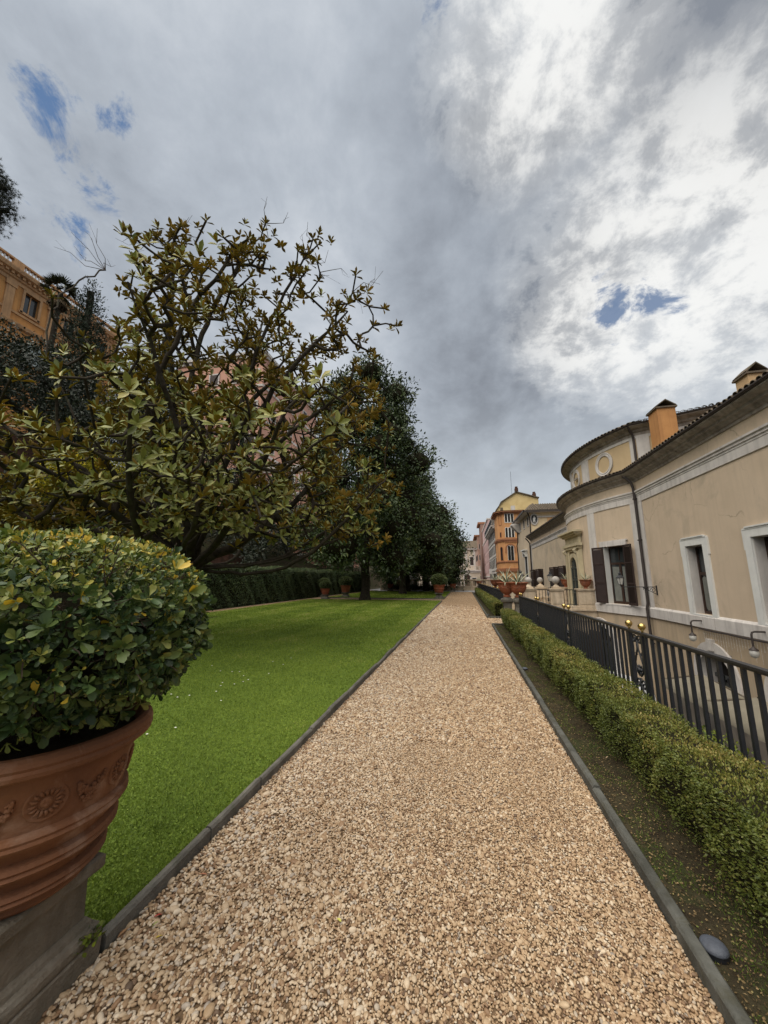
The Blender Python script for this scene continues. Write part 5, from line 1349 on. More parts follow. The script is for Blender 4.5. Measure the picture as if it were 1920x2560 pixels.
mb = MB(); mb.box(-60, -44.9, 6, 36.6, 33.55, 33.62); mb.build('roof', M_tile, pal)
# the pink building behind the limbs
M_pink = surf('pink_plaster', (0.62, 0.36, 0.27), (0.54, 0.30, 0.225), .8, .92, .2, 12, .1, streak=(.38, .23, .19, .4))
pk = thing('pink_building', 'pink building with pale cornices glimpsed through the bronze magnolia', 'building', (-30, 40, 10))
def block(root, x0, x1, y0, y1, z0, z1, wallm, trimm, levels, winx, winy, ww=.6, wh=1.6):
    mb = MB(); mb.box(x0, x1, y0, y1, z0, z1); mb.build('wall', wallm, root)
    mb = MB(); mb.box(x0 - .4, x1 + .4, y0 - .4, y1 + .4, z1, z1 + .35); mb.box(x0 - .2, x1 + .2, y0 - .2, y1 + .2, z1 - .4, z1 - .002)
    for z in levels: mb.box(x0 - .15, x1 + .15, y0 - .15, y1 + .15, z - .2, z + .1)
    mb.build('cornice', trimm, root)
    for z in levels:
        for x in winx:
            f = MB(); f.box(x - ww - .2, x + ww + .2, y0 - .12, y0 + .1, z + .6, z + .8 + wh); o = f.build('window', trimm, root)
            g = MB(); g.box(x - ww, x + ww, y0 - .15, y0, z + .75, z + .6 + wh); g.build('pane', M_shutter, o)
        for y in winy:
            f = MB(); f.box(x1 - .1, x1 + .12, y - ww - .2, y + ww + .2, z + .6, z + .8 + wh); o = f.build('window', trimm, root)
            g = MB(); g.box(x1, x1 + .15, y - ww, y + ww, z + .75, z + .6 + wh); g.build('pane', M_shutter, o)
block(pk, -38, -24.8, 40, 58, 8, 31.0, M_pink, M_trim, (26.5, 22.0, 17.5, 13), (-35.5, -32, -28.5, -26), (43, 48, 53))
pk2 = thing('pink_building', 'lower pink wing beside the pink building, behind the dark magnolia crown', 'building', (-20, 41, 4))
block(pk2, -24.7, -17.2, 41, 60, 2, 15.2, M_pink, M_trim, (12, 8, 4.5), (-22.8, -20.8, -18.8), (45, 50, 55))
# ------------------------------------------------------------------ the cream palace on the right
CXD, CYD, RD = 15.536, 22.5, 9.386                            # centre and radius of the bowed bay
def arc_pts(r, a_end, n=22):
    out = []
    for i in range(n + 1):
        a = math.pi - a_end + 2 * a_end * i / n
        out.append((CXD + r * math.cos(a), CYD - r * math.sin(a) * -1))
    return out
A0 = math.asin(4.85 / RD)
arc = [(CXD - RD * math.cos(A0 - 2 * A0 * i / 22), CYD - RD * math.sin(A0 - 2 * A0 * i / 22)) for i in range(23)]
FP = Path([(7.5, -4.0)] + arc + [(7.5, 44.0)])
S = lambda x, y: FP.near(x, y)
cp_ = thing('cream_palace', 'long cream palace with bowed bay, brown cornice and pale trim along the right side', 'palace', (7.5, 22.5, -4.2))
SD0, SD1 = S(7.5, 17.65), S(7.5, 27.35)
sA, sB, sC = S(7.5, 14.05), S(7.5, 11.05), S(7.5, 8.05)
sW = S(6.85, 19.0); sDoor = S(6.15, 22.5)
narrow = [(s - .47, s + .47, .47, 2.69) for s in (sA, sB, sC)]
wdrum = (sW - .62, sW + .62, .47, 3.10)
wdrum2 = (S(6.85, 26.0) - .62, S(6.85, 26.0) + .62, .47, 3.10)
wing = [(S(7.5, y) - .52, S(7.5, y) + .52, .30, 2.55) for y in (29.8, 32.8, 38.9, 41.9)]
lowarch = [(S(7.5, y) - .80, S(7.5, y) + .80, -4.1, -.60) for y in (13.9, 10.9, 7.9)] + [(S(6.5, 20.4) - .9, S(6.5, 20.4) + .9, -4.1, -.60)]
doorop = (sDoor - .62, sDoor + .62, .12, 2.9)
mb = MB(); wall(mb, FP, .47, 4.86, narrow + [wdrum, wdrum2, doorop], 0, SD1, depth=.32); mb.build('wall', M_plaster, cp_)
mb = MB(); wall(mb, FP, .47, 4.86, wing, SD1, depth=.25); mb.build('wall', M_plaster2, cp_, )
mb = MB(); wall(mb, FP, -4.3, .06, lowarch, depth=.45); mb.build('base_wall', surf('lower_plaster', (.50, .39, .27), (.40, .315, .22), .9, .92, .3, 50, .15, streak=(.30, .25, .19, .6), stain=(.34, .30, .24, .5, .8), dist=.01), cp_)
mb = MB(); wall(mb, FP, 5.13, 5.80, depth=.1); mb.build('upper_wall', M_plaster, cp_)
def band(name, prof, mat, q0=None, q1=None):
    mb = MB(); sweep(mb, FP, prof, q0, q1); return mb.build(name, mat, cp_, smooth=25)
for a_, b_ in ((0, sDoor - .63), (sDoor + .63, FP.s[-1])): band('base_band', [(0, .05), (.07, .055), (.07, .40), (.05, .43), (0, .475)], M_trim, a_, b_)
band('frieze', [(0, 4.855), (.035, 4.86), (.035, 5.13), (.05, 5.14), (.05, 5.20), (.08, 5.21), (.08, 5.27), (.12, 5.30), (.12, 5.36), (0, 5.40)], M_trim)
band('cornice', [(0, 5.78), (.04, 5.79), (.05, 5.87), (.10, 5.89), (.15, 5.96), (.22, 5.98), (.24, 6.05), (.36, 6.10), (.42, 6.16), (.42, 6.19), (0, 6.22)], M_cornice)
band('gutter', [(.38, 6.192), (.46, 6.20), (.49, 6.235), (.49, 6.265), (.42, 6.275)], M_gutter)
# pale strips that frame the panels
def strip(name, qa, qb, z0, z1, out=.03, mat=M_trim):
    mb = MB(); sweep(mb, FP, [(0, z0), (out, z0), (out, z1), (0, z1)], qa, qb); return mb.build(name, mat, cp_)
q_ = SD0
for a, b in ((q_ - .42, q_ - .02), (q_ + .06, q_ + .34), (S(6.49, 19.99), S(6.35, 20.55)), (S(6.35, 24.45), S(6.49, 25.01)), (SD1 - .34, SD1 - .06), (SD1 + .05, SD1 + .35), (FP.s[-1] - .5, FP.s[-1])):
    strip('pilaster_strip', a, b, .47, 4.856)
for y in (16.8, 13.5, 10.2): 
    mb = MB(); m = FP.at(S(7.5, y)); mb.frame(m[0], m[1], m[2]); mb.box(-.005, .005, .066, .073, .06, .42); mb.build('band_joint', M_cornice, cp_)
# roof over the eaves, with rows of tiles showing at the edge
roof_prof = [(.44, 6.28), (-6.0, 7.95)]
mb = MB(); sweep(mb, FP, roof_prof, 0, SD0, ends=False); sweep(mb, FP, [(.44, 6.28), (-.30, 6.47)], SD0, SD1, ends=False); sweep(mb, FP, roof_prof, SD1, ends=False)
mb.build('roof', M_tile, cp_)
tile = MB()
def half_tile(mb, L_=.40, r=.085):
    vs, fs = [], []
    for i, (x, rr, z) in enumerate(((0, r, 0), (L_, r * .82, .012))):
        for k in range(6):
            a = math.pi * k / 5; vs.append((rr * math.cos(a), -x, z + rr * math.sin(a) * .8))
    for k in range(5): fs.append((k, k + 1, 7 + k, 6 + k))
    for i in range(2):                                        # thickness at the lip
        pass
    vs += [(r * .78 * math.cos(math.pi * k / 5), 0, r * .62 * math.sin(math.pi * k / 5)) for k in range(6)]
    for k in range(5): fs.append((k + 1, k, 12 + k, 13 + k))
    mb.add(vs, fs)
half_tile(tile)
tme = None
slope = math.atan2(7.95 - 6.28, 6.44)
def tile_mat(q, o, pathx=FP, sl=slope, zz=6.28, out0=.44):
    p, d, n = pathx.at(q); pp_ = pathx.off(q, o)
    z = zz + (out0 - o) * math.tan(sl)
    ex = d; ez = Vector((-n.x * -1 * math.sin(sl) * 1, -n.y * -1 * math.sin(sl) * 1, math.cos(sl)))
    ey = ez.cross(ex)
    # local -y runs up the slope (inwards)
    if ey.dot(n) < 0: ey = -ey
    return Matrix(((ex.x, ey.x, ez.x), (ex.y, ey.y, ez.y), (ex.z, ey.z, ez.z))), Vector((pp_.x, pp_.y, z + .01))
loose = MB(); cnt = 0
base = wl(cp_)
def put_tile(q, o, single, **k):
    global tme, cnt
    M3, p = tile_mat(q, o, **k)
    jz = random.uniform(-.006, .008)
    if single:
        if tme is None:
            o_ = tile.build('roof_tile', M_tile, cp_, world=False, smooth=60); tme = o_.data
        else: o_ = link('roof_tile', tme, cp_)
        o_.location = p - base + Vector((0, 0, jz)); o_.rotation_euler = M3.to_euler(); cnt += 1
    else:
        loose.frame(p + Vector((0, 0, jz)), M3.col[0], M3.col[1], M3.col[2]); half_tile(loose)
q = S(7.5, 7.0)
while q < SD1 - .1:
    inbow = q > SD0
    for r_ in range(3 if inbow else 4):
        put_tile(q + random.uniform(-.008, .008), .48 - r_ * .33, (r_ < (2 if not inbow else 2)) and cnt < 285)
    q += .20
q = SD1 + .1
while q < FP.s[-1]:
    for r_ in range(2): put_tile(q, .48 - r_ * .33, False)
    q += .21
loose.build('eave_tiles', M_tile, cp_)['kind'] = 'stuff'

# narrow windows of the near wing
def loc_part(name, mb, mat, parent, **k): return mb.build(name, mat, parent, **k)
for i, s in enumerate((sA, sB, sC)):
    p, d, n = FP.at(s); f = MB(); f.frame(p, d, n)
    hw = .47
    f.box(-hw - .24, -hw, -.02, .055, .40, 2.69); f.box(hw, hw + .24, -.02, .055, .40, 2.69); f.box(-hw - .24, hw + .24, -.02, .055, 2.69, 2.94)
    f.box(-hw - .28, -hw - .24, -.02, .052, 2.36, 2.90); f.box(hw + .24, hw + .28, -.02, .052, 2.36, 2.90); f.box(-hw - .12, hw + .12, .0, .085, 2.941, 2.98); f.box(-hw - .24, hw + .24, .055, .065, 2.90, 2.94)
    f.box(-hw, hw, -.31, .06, .43, .468)
    win = f.build('window', M_trimclean, cp_)
    r = MB(); r.frame(p, d, n)
    for x in (-hw + .001, hw - .02): r.box(x, x + .019, -.30, -.001, .47, 2.69)
    r.box(-hw + .02, hw - .02, -.30, -.001, 2.672, 2.689); r.build('reveal', M_trim, win)
    c = MB(); c.frame(p, d, n)
    for x0, x1, z0_, z1_ in ((-hw + .02, -hw + .09, .47, 2.67), (hw - .09, hw - .02, .47, 2.67), (-.04, .04, .47, 1.72), (-hw + .09, hw - .09, .47, .56), (-hw + .09, hw - .09, 1.72, 1.82), (-hw + .09, hw - .09, 2.60, 2.67), (-.02, .02, 1.82, 2.60)): c.box(x0, x1, -.30, -.24, z0_, z1_)
    c.build('casement', M_wood, win)
    g = MB(); g.frame(p, d, n); g.add([(-hw, -.275, .47), (hw, -.275, .47), (hw, -.275, 2.67), (-hw, -.275, 2.67)], [(0, 1, 2, 3)]); g.build('pane', M_glass, win)
    v = MB(); v.frame(p, d, n)
    for x in (-.23, .23):
        pts = [(x + .13 * math.cos(a), -.268, (1.55 if math.sin(a) > 0 else .72) + .13 * math.sin(a)) for a in np.linspace(0, 2 * math.pi, 24, endpoint=False)]
        v.add(pts, [tuple(range(24))])
    v.build('oval_blind', M_curtain, win)
# shuttered windows
def shutter(parent, p, d, n, x0, ang, w, z0, z1, sgn):
    """leaf hinged at x0, swung outwards by ang from the closed position"""
    ex = (d * (sgn * math.cos(ang)) + n * math.sin(ang)); ey = Vector((0, 0, 1)).cross(ex)
    f = MB(); f.frame(p + d * x0 + n * .03, ex, ey)
    for a, b, c, e in ((0, .07, z0, z1), (w - .07, w, z0, z1), (.07, w - .07, z0, z0 + .10), (.07, w - .07, z1 - .09, z1), (.07, w - .07, z0 + (z1 - z0) * .34, z0 + (z1 - z0) * .34 + .07), (.07, w - .07, z0 + (z1 - z0) * .68, z0 + (z1 - z0) * .68 + .07)): f.box(a, b, -.02, .02, c, e)
    o = f.build('shutter', M_shutter, parent)
    l = MB(); l.frame(p + d * x0 + n * .03, ex, ey)
    k = int((z1 - z0 - .2) / .055)
    for i in range(k):
        z = z0 + .1 + (i + .5) * .055
        l.add([(.07, -.014, z + .034), (w - .07, -.014, z + .034), (w - .07, .014, z - .034), (.07, .014, z - .034)], [(0, 1, 2, 3)])
    l.build('louvres', M_shutter, o)['kind'] = 'stuff'
def shuttered(s, hw, z0, z1, head=True, ang=(2.95, 2.95), detail=True, light=True):
    p, d, n = FP.at(s); f = MB(); f.frame(p, d, n)
    if head:
        f.box(-hw - .18, hw + .18, -.02, .05, z1, z1 + .20); f.box(-hw - .24, hw + .24, -.02, .035, z1 + .201, z1 + .26)
    f.box(-hw - .1, hw + .1, -.3, .08, z0 - .06, z0 - .002)
    win = f.build('window', M_trim, cp_)
    c = MB(); c.frame(p, d, n); D_ = -.26 if detail else -.20
    for x0, x1, a, b in ((-hw, -hw + .07, z0, z1), (hw - .07, hw, z0, z1), (-.05, .05, z0, z0 + (z1 - z0) * .68), (-hw + .07, hw - .07, z0, z0 + .1), (-hw + .07, hw - .07, z0 + (z1 - z0) * .68, z0 + (z1 - z0) * .68 + .09), (-hw + .07, hw - .07, z1 - .08, z1), (-.02, .02, z0 + (z1 - z0) * .76, z1 - .08)): c.box(x0, x1, D_ - .05, D_, a, b)
    c.build('casement', M_wood, win)
    g = MB(); g.frame(p, d, n); g.add([(-hw, D_ - .03, z0), (hw, D_ - .03, z0), (hw, D_ - .03, z1), (-hw, D_ - .03, z1)], [(0, 1, 2, 3)]); g.build('pane', M_glass, win)
    v = MB(); v.frame(p, d, n)
    for x in (-hw + .12, .09): v.add([(x, D_ - .022, z0 + .12), (x + hw - .22, D_ - .022, z0 + .12), (x + hw - .22, D_ - .022, z0 + (z1 - z0) * .64), (x, D_ - .022, z0 + (z1 - z0) * .64)], [(0, 1, 2, 3)])
    v.build('curtain', M_curtain, win)
    r = MB(); r.frame(p, d, n); r.box(hw - .019, hw - .001, D_, -.001, z0, z1); r.box(-hw + .001, -hw + .019, D_, -.001, z0, z1); r.build('reveal', M_trimclean, win)
    for sgn, a in ((-1, ang[0]), (1, ang[1])): shutter(win, p, d, n, sgn * hw, math.pi - (math.pi - a), hw * .98, z0, z1, -sgn)
shuttered(sW, .62, .47, 3.10, True, (2.9, 2.95))
shuttered(S(6.85, 26.0), .62, .47, 3.10)
for y in (29.8, 32.8, 38.9, 41.9): shuttered(S(7.5, y), .52, .30, 2.55, False, (2.1, 2.2), False)
# drain pipe with its elbow, at the corner of the bay; a second one at the far end
def pipe(q, pts, r=.055):
    p, d, n = FP.at(q); mb = MB(); mb.frame(p, d, n); mb.tube(pts, r, 8)
    for z in (5.0, 3.2, 1.2, -1.0): mb.box(-r * 1.25, r * 1.25, pts[-1][1] - .06, pts[-1][1] + .07, z, z + .05)
    mb.build('drain_pipe', M_gutter, cp_, smooth=40)
pipe(SD0 - .06, [(.20, .44, 6.22), (.16, .40, 6.08), (.08, .28, 5.94), (.02, .16, 5.72), (0, .12, 5.5), (0, .10, 4.8), (0, .10, 0.6), (0, .15, .4), (0, .10, -4.2)])
pipe(FP.s[-1] - .15, [(0, .55, 6.1), (0, .3, 5.8), (0, .12, 5.5), (0, .12, -1.0)], .07)
# arched doorway with hood over the bridge
p, d, n = FP.at(sDoor); por = MB(); por.frame(p, d, n)
M_portal = surf('yellowed_stone', (.56, .49, .33), (.45, .39, .26), 2.0, .9, .25, 25, .15, streak=(.24, .21, .16, .5))
por.box(-1.15, -.62, -.02, .16, .10, 3.1); por.box(.62, 1.15, -.02, .16, .10, 3.1); arch_ring(por, 0, 2.2, .60, .80, -.1, .17, .12); por.box(-1.15, 1.15, -.02, .15, 3.1, 3.9)
for x in (-1.0, 1.0): por.box(x - .13, x + .13, .16, .24, .12, 3.05)
por.box(-1.3, 1.3, 0, .30, 3.35, 3.5); por.box(-1.2, 1.2, 0, .24, 3.22, 3.348); por.box(-1.35, 1.35, 0, .38, 3.98, 4.08); por.box(-1.45, 1.45, 0, .50, 4.082, 4.18); por.box(-1.25, 1.25, 0, .28, 3.902, 3.978)
for x in (-.95, .95): por.tube([(x, .24, 3.2), (x, .36, 3.12), (x, .26, 2.98)], .07, 8)
por = por.build('portal', M_portal, cp_)
mb = MB(); mb.frame(p, d, n); arch_leaf(mb, 0, 2.2, .60, .06, .12); mb.build('pane', M_glass, por)
mb = MB(); mb.frame(p, d, n)
for x in (-.56, 0, .56): mb.box(x - .04, x + .04, .062, .11, .12, 2.2)
for z in (.12, .8, 1.5, 2.16): mb.box(-.6, .6, .064, .105, z, z + .07)
for a in np.linspace(.3, math.pi - .3, 7): mb.tube([(0, .09, 2.2), (.6 * math.cos(a), .09, 2.2 + .6 * math.sin(a))], .018, 4)
mb.build('door_leaf', surf('green_grey_door', (.055, .065, .06), None, 6, .6, .1), por)
# low arches to the street
for (a, b, z0, z1), lab in zip(lowarch, 'abcd'):
    s = (a + b) / 2; p, d, n = FP.at(s); hw = (b - a) / 2
    f = MB(); f.frame(p, d, n); arch_ring(f, 0, -1.42, hw - .02, hw + .28, -.45, .06, -4.2); f.box(-.14, .14, .0, .1, -.60, -.26)
    st = f.build('arch_surround', M_trim, cp_)
    f = MB(); f.frame(p, d, n)
    k = 10
    for sx in (-1, 1):                                        # spandrels fill the square opening above the arch
        pts = [(sx * hw, -.2, z1)] + [(sx * hw * math.cos(i * math.pi / 2 / k), -.2, -1.42 + (hw) * math.sin(i * math.pi / 2 / k)) for i in range(k + 1)] + [(0, -.2, z1)]
        f.add(pts, [tuple(range(len(pts)))])
    f.build('spandrel', M_trim, st)
    g = MB(); g.frame(p, d, n); g.box(-hw, hw, -.5, -.42, -4.2, z1); g.build('door_leaf', M_dark, st)
    g = MB(); g.frame(p, d, n)
    for x in (-.42, -.05, .05, .42): g.box(x - .035, x + .035, -.42, -.36, -4.1, -1.5)
    for x in (-.24, .24): g.box(x - .15, x + .15, -.42, -.40, -3.9, -1.6)
    g.box(-hw, hw, -.42, -.36, -1.5, -1.38); g.build('glazing_bars', surf('grey_door_%s' % lab, (.11, .12, .12), (.07, .075, .075), 3, .5, .05), st)
    # two small lanterns and a dark sign board hang in the arch mouth
    if lab in 'ab':
        for x in (-.3, .15):
            g = MB(); g.frame(p, d, n); g.lathe([(.02, -1.28), (.10, -1.33), (.085, -1.52), (.05, -1.56), (.001, -1.57)], 8, (x, -.18, 0)); g.tube([(x, -.18, -1.28), (x, -.18, -1.12)], .008, 4); g.build('hanging_lamp', M_iron, st)
    if lab == 'd':
        g = MB(); g.frame(p, d, n); g.box(-.55, .75, .35, .38, -2.3, -.85); g.build('grille_board', M_shutter, st)
# attic storey, set back, with its own bow, roundels and tile roof
RA = 8.95
AA = math.asin(4.6 / RA)
arc2 = [(CXD - RA * math.cos(AA - 2 * AA * i / 22), CYD - RA * math.sin(AA - 2 * AA * i / 22)) for i in range(23)]
AP = Path([(13.2, 14.5), (10.4, 16.55)] + arc2 + [(16.0, 27.1)])
att = thing_att = None
mb = MB(); wall(mb, AP, 6.0, 8.0, depth=.1); mb.build('attic_wall', surf('attic_plaster', (.58, .44, .265), (.52, .39, .235), 1.3, .92, .25, 60, .15, streak=(.48, .35, .20, .4), dist=.01), cp_)
def aband(name, prof, mat, q0=None, q1=None):
    mb = MB(); sweep(mb, AP, prof, q0, q1); return mb.build(name, mat, cp_, smooth=25)
aband('attic_frieze', [(0, 7.86), (.03, 7.865), (.03, 8.0), (.0, 8.02)], M_trim)
aband('attic_cornice', [(0, 8.0), (.04, 8.0), (.06, 8.12), (.14, 8.16), (.18, 8.24), (.34, 8.30), (.42, 8.36), (.42, 8.39), (0, 8.42)], M_cornice)
aband('attic_gutter', [(.38, 8.392), (.48, 8.40), (.50, 8.45), (.42, 8.47)], M_gutter)
asl = .30
mb = MB(); sweep(mb, AP, [(.44, 8.47), (-3.6, 8.47 + 4.04 * math.tan(asl))], ends=False); mb.build('attic_roof', M_tile, cp_)
loose = MB(); q = .3
while q < AP.near(6.7, 24.5):
    for r_ in range(3): put_tile(q + random.uniform(-.01, .01), .47 - r_ * .33, False, pathx=AP, sl=asl, zz=8.47, out0=.44)
    q += .21
loose.build('attic_tiles', M_tile, cp_)['kind'] = 'stuff'
qs0 = AP.near(*arc2[0])
for a, b in ((qs0 - .5, qs0 - .02), (qs0 + .03, qs0 + .30), (AP.near(6.81, 20.83), AP.near(6.69, 21.56)), (AP.near(6.69, 23.5), AP.near(6.81, 24.2))):
    mb = MB(); sweep(mb, AP, [(0, 6.0), (.03, 6.0), (.03, 7.862), (0, 7.862)], a, b); mb.build('pilaster_strip', M_trim, cp_)
for x, y, bar in ((7.12, 19.62, False), (6.62, 22.5, True)):
    p, d, n = AP.at(AP.near(x, y)); mb = MB(); mb.frame(Vector((p.x, p.y, 7.22)), d, n)
    pr = [(.42, .0), (.42, .04), (.47, .055), (.50, .03), (.56, .06), (.60, .05), (.60, 0)]; nn = 40; vs = []; fs = []
    for r_, o in pr:
        for k in range(nn): a = 2 * math.pi * k / nn; vs.append((r_ * math.cos(a), o, r_ * math.sin(a)))
    for i in range(len(pr) - 1):
        for k in range(nn): fs.append((i * nn + k, i * nn + (k + 1) % nn, (i + 1) * nn + (k + 1) % nn, (i + 1) * nn + k))
    mb.add(vs, fs); o_ = mb.build('roundel', M_trim, cp_, smooth=40)
    if bar:
        mb = MB(); mb.frame(Vector((p.x, p.y, 7.22)), d, n); mb.box(-.40, .05, .05, .11, -.03, .05); mb.build('roundel_bar', M_cornice, o_)
mb = MB(); p, d, n = AP.at(qs0 + .02); mb.frame(p, d, n); mb.tube([(-.05, .42, 8.40), (-.02, .30, 8.2), (0, .12, 8.0), (0, .10, 7.6), (0, .10, 6.4)], .05, 8); mb.build('attic_pipe', M_gutter, cp_, smooth=40)
# chimneys on the wing roof
def chimney(label_mat, x, y, z0, z1, w, l):
    mb = MB(); vs = []
    for h, z in ((1.10, z0), (1.0, z0 + .9), (1.0, z1)):
        vs += [(x - w * h, y - l * h, z), (x + w * h, y - l * h, z), (x + w * h, y + l * h, z), (x - w * h, y + l * h, z)]
    mb.add(vs, [(i * 4 + k, i * 4 + (k + 1) % 4, (i + 1) * 4 + (k + 1) % 4, (i + 1) * 4 + k) for i in range(2) for k in range(4)] + [(8, 9, 10, 11)])
    c = mb.build('chimney', label_mat, cp_)
    mb = MB(); mb.box(x - w - .06, x + w + .06, y - l - .06, y + l + .06, z1, z1 + .06); mb.build('cap', M_tile, c)
    mb = MB()                                                 # two leaning tiles make a little gable
    for s in (-1, 1): mb.add([(x + s * (w + .04), y - l - .05, z1 + .06), (x, y - l - .05, z1 + .32), (x, y + l + .05, z1 + .32), (x + s * (w + .04), y + l + .05, z1 + .06), (x + s * (w + .04), y - l - .05, z1 + .10), (x, y - l - .05, z1 + .37), (x, y + l + .05, z1 + .37), (x + s * (w + .04), y + l + .05, z1 + .10)], [(0, 1, 2, 3), (4, 5, 6, 7), (0, 1, 5, 4), (2, 3, 7, 6)])
    mb.build('cap_tiles', M_tile, c)
chimney(M_chim, 8.25, 16.35, 6.2, 8.42, .33, .36)
chimney(surf('tan_plaster', (.56, .38, .21), (.46, .31, .17), 3, .9, .2), 9.0, 12.75, 6.4, 7.80, .24, .26)
# end walls and the inside mass
mb = MB(); mb.box(8.3, 22, -4, 17.9, -4.2, 6.0); mb.box(8.4, 22, 27.2, 43.9, -4.2, 6.0); mb.add([(7.5, 44, -4.2), (22, 44, -4.2), (22, 44, 6.1), (7.5, 44, 6.1)], [(0, 1, 2, 3)]); mb.build('inner_wall', M_dark, cp_)

# things fixed to the palace front: lamps, lights
def bracket_lantern(q, z, label):
    p, d, n = FP.at(q)
    t = thing('wall_lantern', label, 'lantern', (p.x, p.y, z))
    mb = MB(); mb.frame(Vector((p.x, p.y, z)), d, n)
    mb.tube([(0, .0, 0), (0, 1.30, 0)], .016, 6); mb.box(-.03, .03, 0, .03, -.32, .06)
    for c, r in ((.14, .10), (.40, .09)): mb.tube([(0, c + q2[0], q2[2] - .12) for q2 in spiral((0, 0), r, 1.3, 0, 1, 18)], .012, 5)
    mb.tube([(0, .05, -.28), (0, .25, -.16), (0, .5, -.03)], .012, 5); mb.build('bracket', M_iron, t)
    lantern_head(t, p + n * 1.28 + Vector((0, 0, z)), .34)
def lantern_head(t, p, s, up=True):
    x, y, z = p
    mb = MB(); mb.lathe([(.02 * s, 0), (.05 * s, .05 * s), (.03 * s, .12 * s), (.22 * s, .25 * s), (.23 * s, .29 * s)], 6, (x, y, z)); mb.lathe([(.46 * s, 1.05 * s), (.44 * s, 1.10 * s), (.20 * s, 1.38 * s), (.14 * s, 1.42 * s), (.14 * s, 1.55 * s), (.20 * s, 1.58 * s), (.05 * s, 1.72 * s), (.001, 1.85 * s)], 6, (x, y, z))
    for k in range(6):
        a = k * math.pi / 3; mb.tube([(x + .23 * s * math.cos(a), y + .23 * s * math.sin(a), z + .27 * s), (x + .42 * s * math.cos(a), y + .42 * s * math.sin(a), z + 1.06 * s)], .022 * s, 4)
    mb.build('lantern_frame', M_iron, t)
    mb = MB(); mb.lathe([(.21 * s, .28 * s), (.39 * s, 1.05 * s)], 6, (x, y, z), cap=False); mb.build('lantern_glass', M_lampglass, t)
bracket_lantern(SD0 - .75, 1.28, 'black lantern on a scrolled iron bracket beside the drain pipe')
def gooseneck(y, label):
    p, d, n = FP.at(S(7.5, y)); t = thing('wall_lamp', label, 'lamp', (p.x, p.y, .27), 'swan-neck wall lamps under the palace windows')
    mb = MB(); mb.frame(Vector((p.x, p.y, .27)), d, n); mb.lathe([(.05, 0), (.05, .02), (.02, .03)], 10, (0, 0, 0)); mb.tube([(0, 0, 0), (.0, .30, 0), (.0, .36, -.02), (.0, .38, -.08), (.0, .38, -.38)], .024, 8)
    mb.lathe([(.022, -.36), (.05, -.40), (.09, -.43), (.10, -.46)], 12, (0, .38, 0)); mb.build('arm', M_gutter, t, smooth=40)
    mb = MB(); mb.frame(Vector((p.x, p.y, .27)), d, n); mb.lathe([(.07, -.44), (.095, -.48), (.10, -.54), (.07, -.62), (.001, -.65)], 14, (0, .38, 0), cap=False); mb.build('shade', M_lampglass, t, smooth='all')
gooseneck(14.15, 'swan-neck wall lamp with glass shade below the narrow window')
gooseneck(11.55, 'swan-neck wall lamp at the right edge, cut by the frame')
ic = thing('light_string', 'dark cable of hanging fairy-light strings under the pale band of the palace', 'light string', (7.35, 11, .03))
mb = MB(); mb.tube([(7.36, y, .035 - .015 * abs(math.sin(y * 2.2))) for y in np.arange(7.0, 14.25, .15)], .028, 6); mb.build('cable', M_gutter, ic)
mb = MB()
for i in range(64):
    y = 7.05 + i * .11; l = random.choice((.25, .4, .55, .32))
    mb.tube([(7.355, y, .02), (7.36, y + .01, -l)], .004, 3, False)
    for k in range(int(l / .12)): mb.ball((7.36, y, -.1 - k * .12), .010, 5, 3)
mb.build('drops', surf('light_drop', (.62, .58, .52), None, 5, .5, 0), ic)['kind'] = 'stuff'

# ------------------------------------------------------------------ the bridge over the street
br = thing('stone_bridge', 'travertine bridge from the garden to the arched door of the palace bay', 'bridge', (4.4, 22.5, 0))
mb = MB(); mb.box(1.86, 6.5, 20.62, 24.4, -.25, .12)
mb.build('deck', M_trav, br)
def bparapet(y, sg, solid):
    yo, yi = (y, y + .34 * sg) if sg > 0 else (y + .34 * sg, y)
    mb = MB(); mb.box(1.9, 6.62, yo - .04, yi + .04, .12, .26); mb.box(1.9, 6.62, yo - .10, yi + .10, .04, .118); mb.box(1.9, 6.62, yo + .01, yi - .01, -.34, .038); mb.box(1.9, 6.62, yo - .05, yi + .05, -.44, -.342); mb.build('ledge', M_trav, br)
    # arch below
    mb = MB(); k = 16; xs_ = [1.9 + 4.6 * i / k for i in range(k + 1)]
    zz = [-1.9 + 1.2 * math.sqrt(max(0, 1 - ((x - 4.2) / 2.3) ** 2)) for x in xs_]
    mb.add([(x, yo + .03, -.44) for x in xs_] + [(x, yo + .03, z) for x, z in zip(xs_, zz)], [(i, i + 1, k + 2 + i, k + 1 + i) for i in range(k)]); mb.build('spandrel_wall', M_trav, br)
    for x0, x1 in ((2.25, 2.75), (3.02, 3.56), (4.28, 4.87), (5.58, 6.34)):
        mb = MB(); mb.box(x0, x1, yo, yi, .26, 1.0); mb.box(x0 + .09, x1 - .09, yo - .02, yi + .02, .36, .90); mb.box(x0 - .04, x1 + .04, yo - .05, yi + .05, 1.0, 1.06); mb.box(x0 - .07, x1 + .07, yo - .08, yi + .08, 1.062, 1.11); mb.build('pier', M_trav, br)
    for x0, x1 in ((2.75, 3.02), (3.56, 4.28), (4.87, 5.58)):
        mb = MB(); ym = (yo + yi) / 2
        mb.box(x0, x1, ym - .02, ym + .02, 1.03, 1.07); mb.box(x0, x1, ym - .015, ym + .015, .32, .35)
        k = max(2, int((x1 - x0) / .125))
        o = mb.build('rail', M_iron, br)
        for i in range(k):
            x = x0 + (x1 - x0) * (i + .5) / k; b = MB(); b.box(x - .011, x + .011, ym - .011, ym + .011, .26, 1.03); b.build('bar', M_iron, o)
bparapet(20.5, 1, True); bparapet(24.6, -1, True)
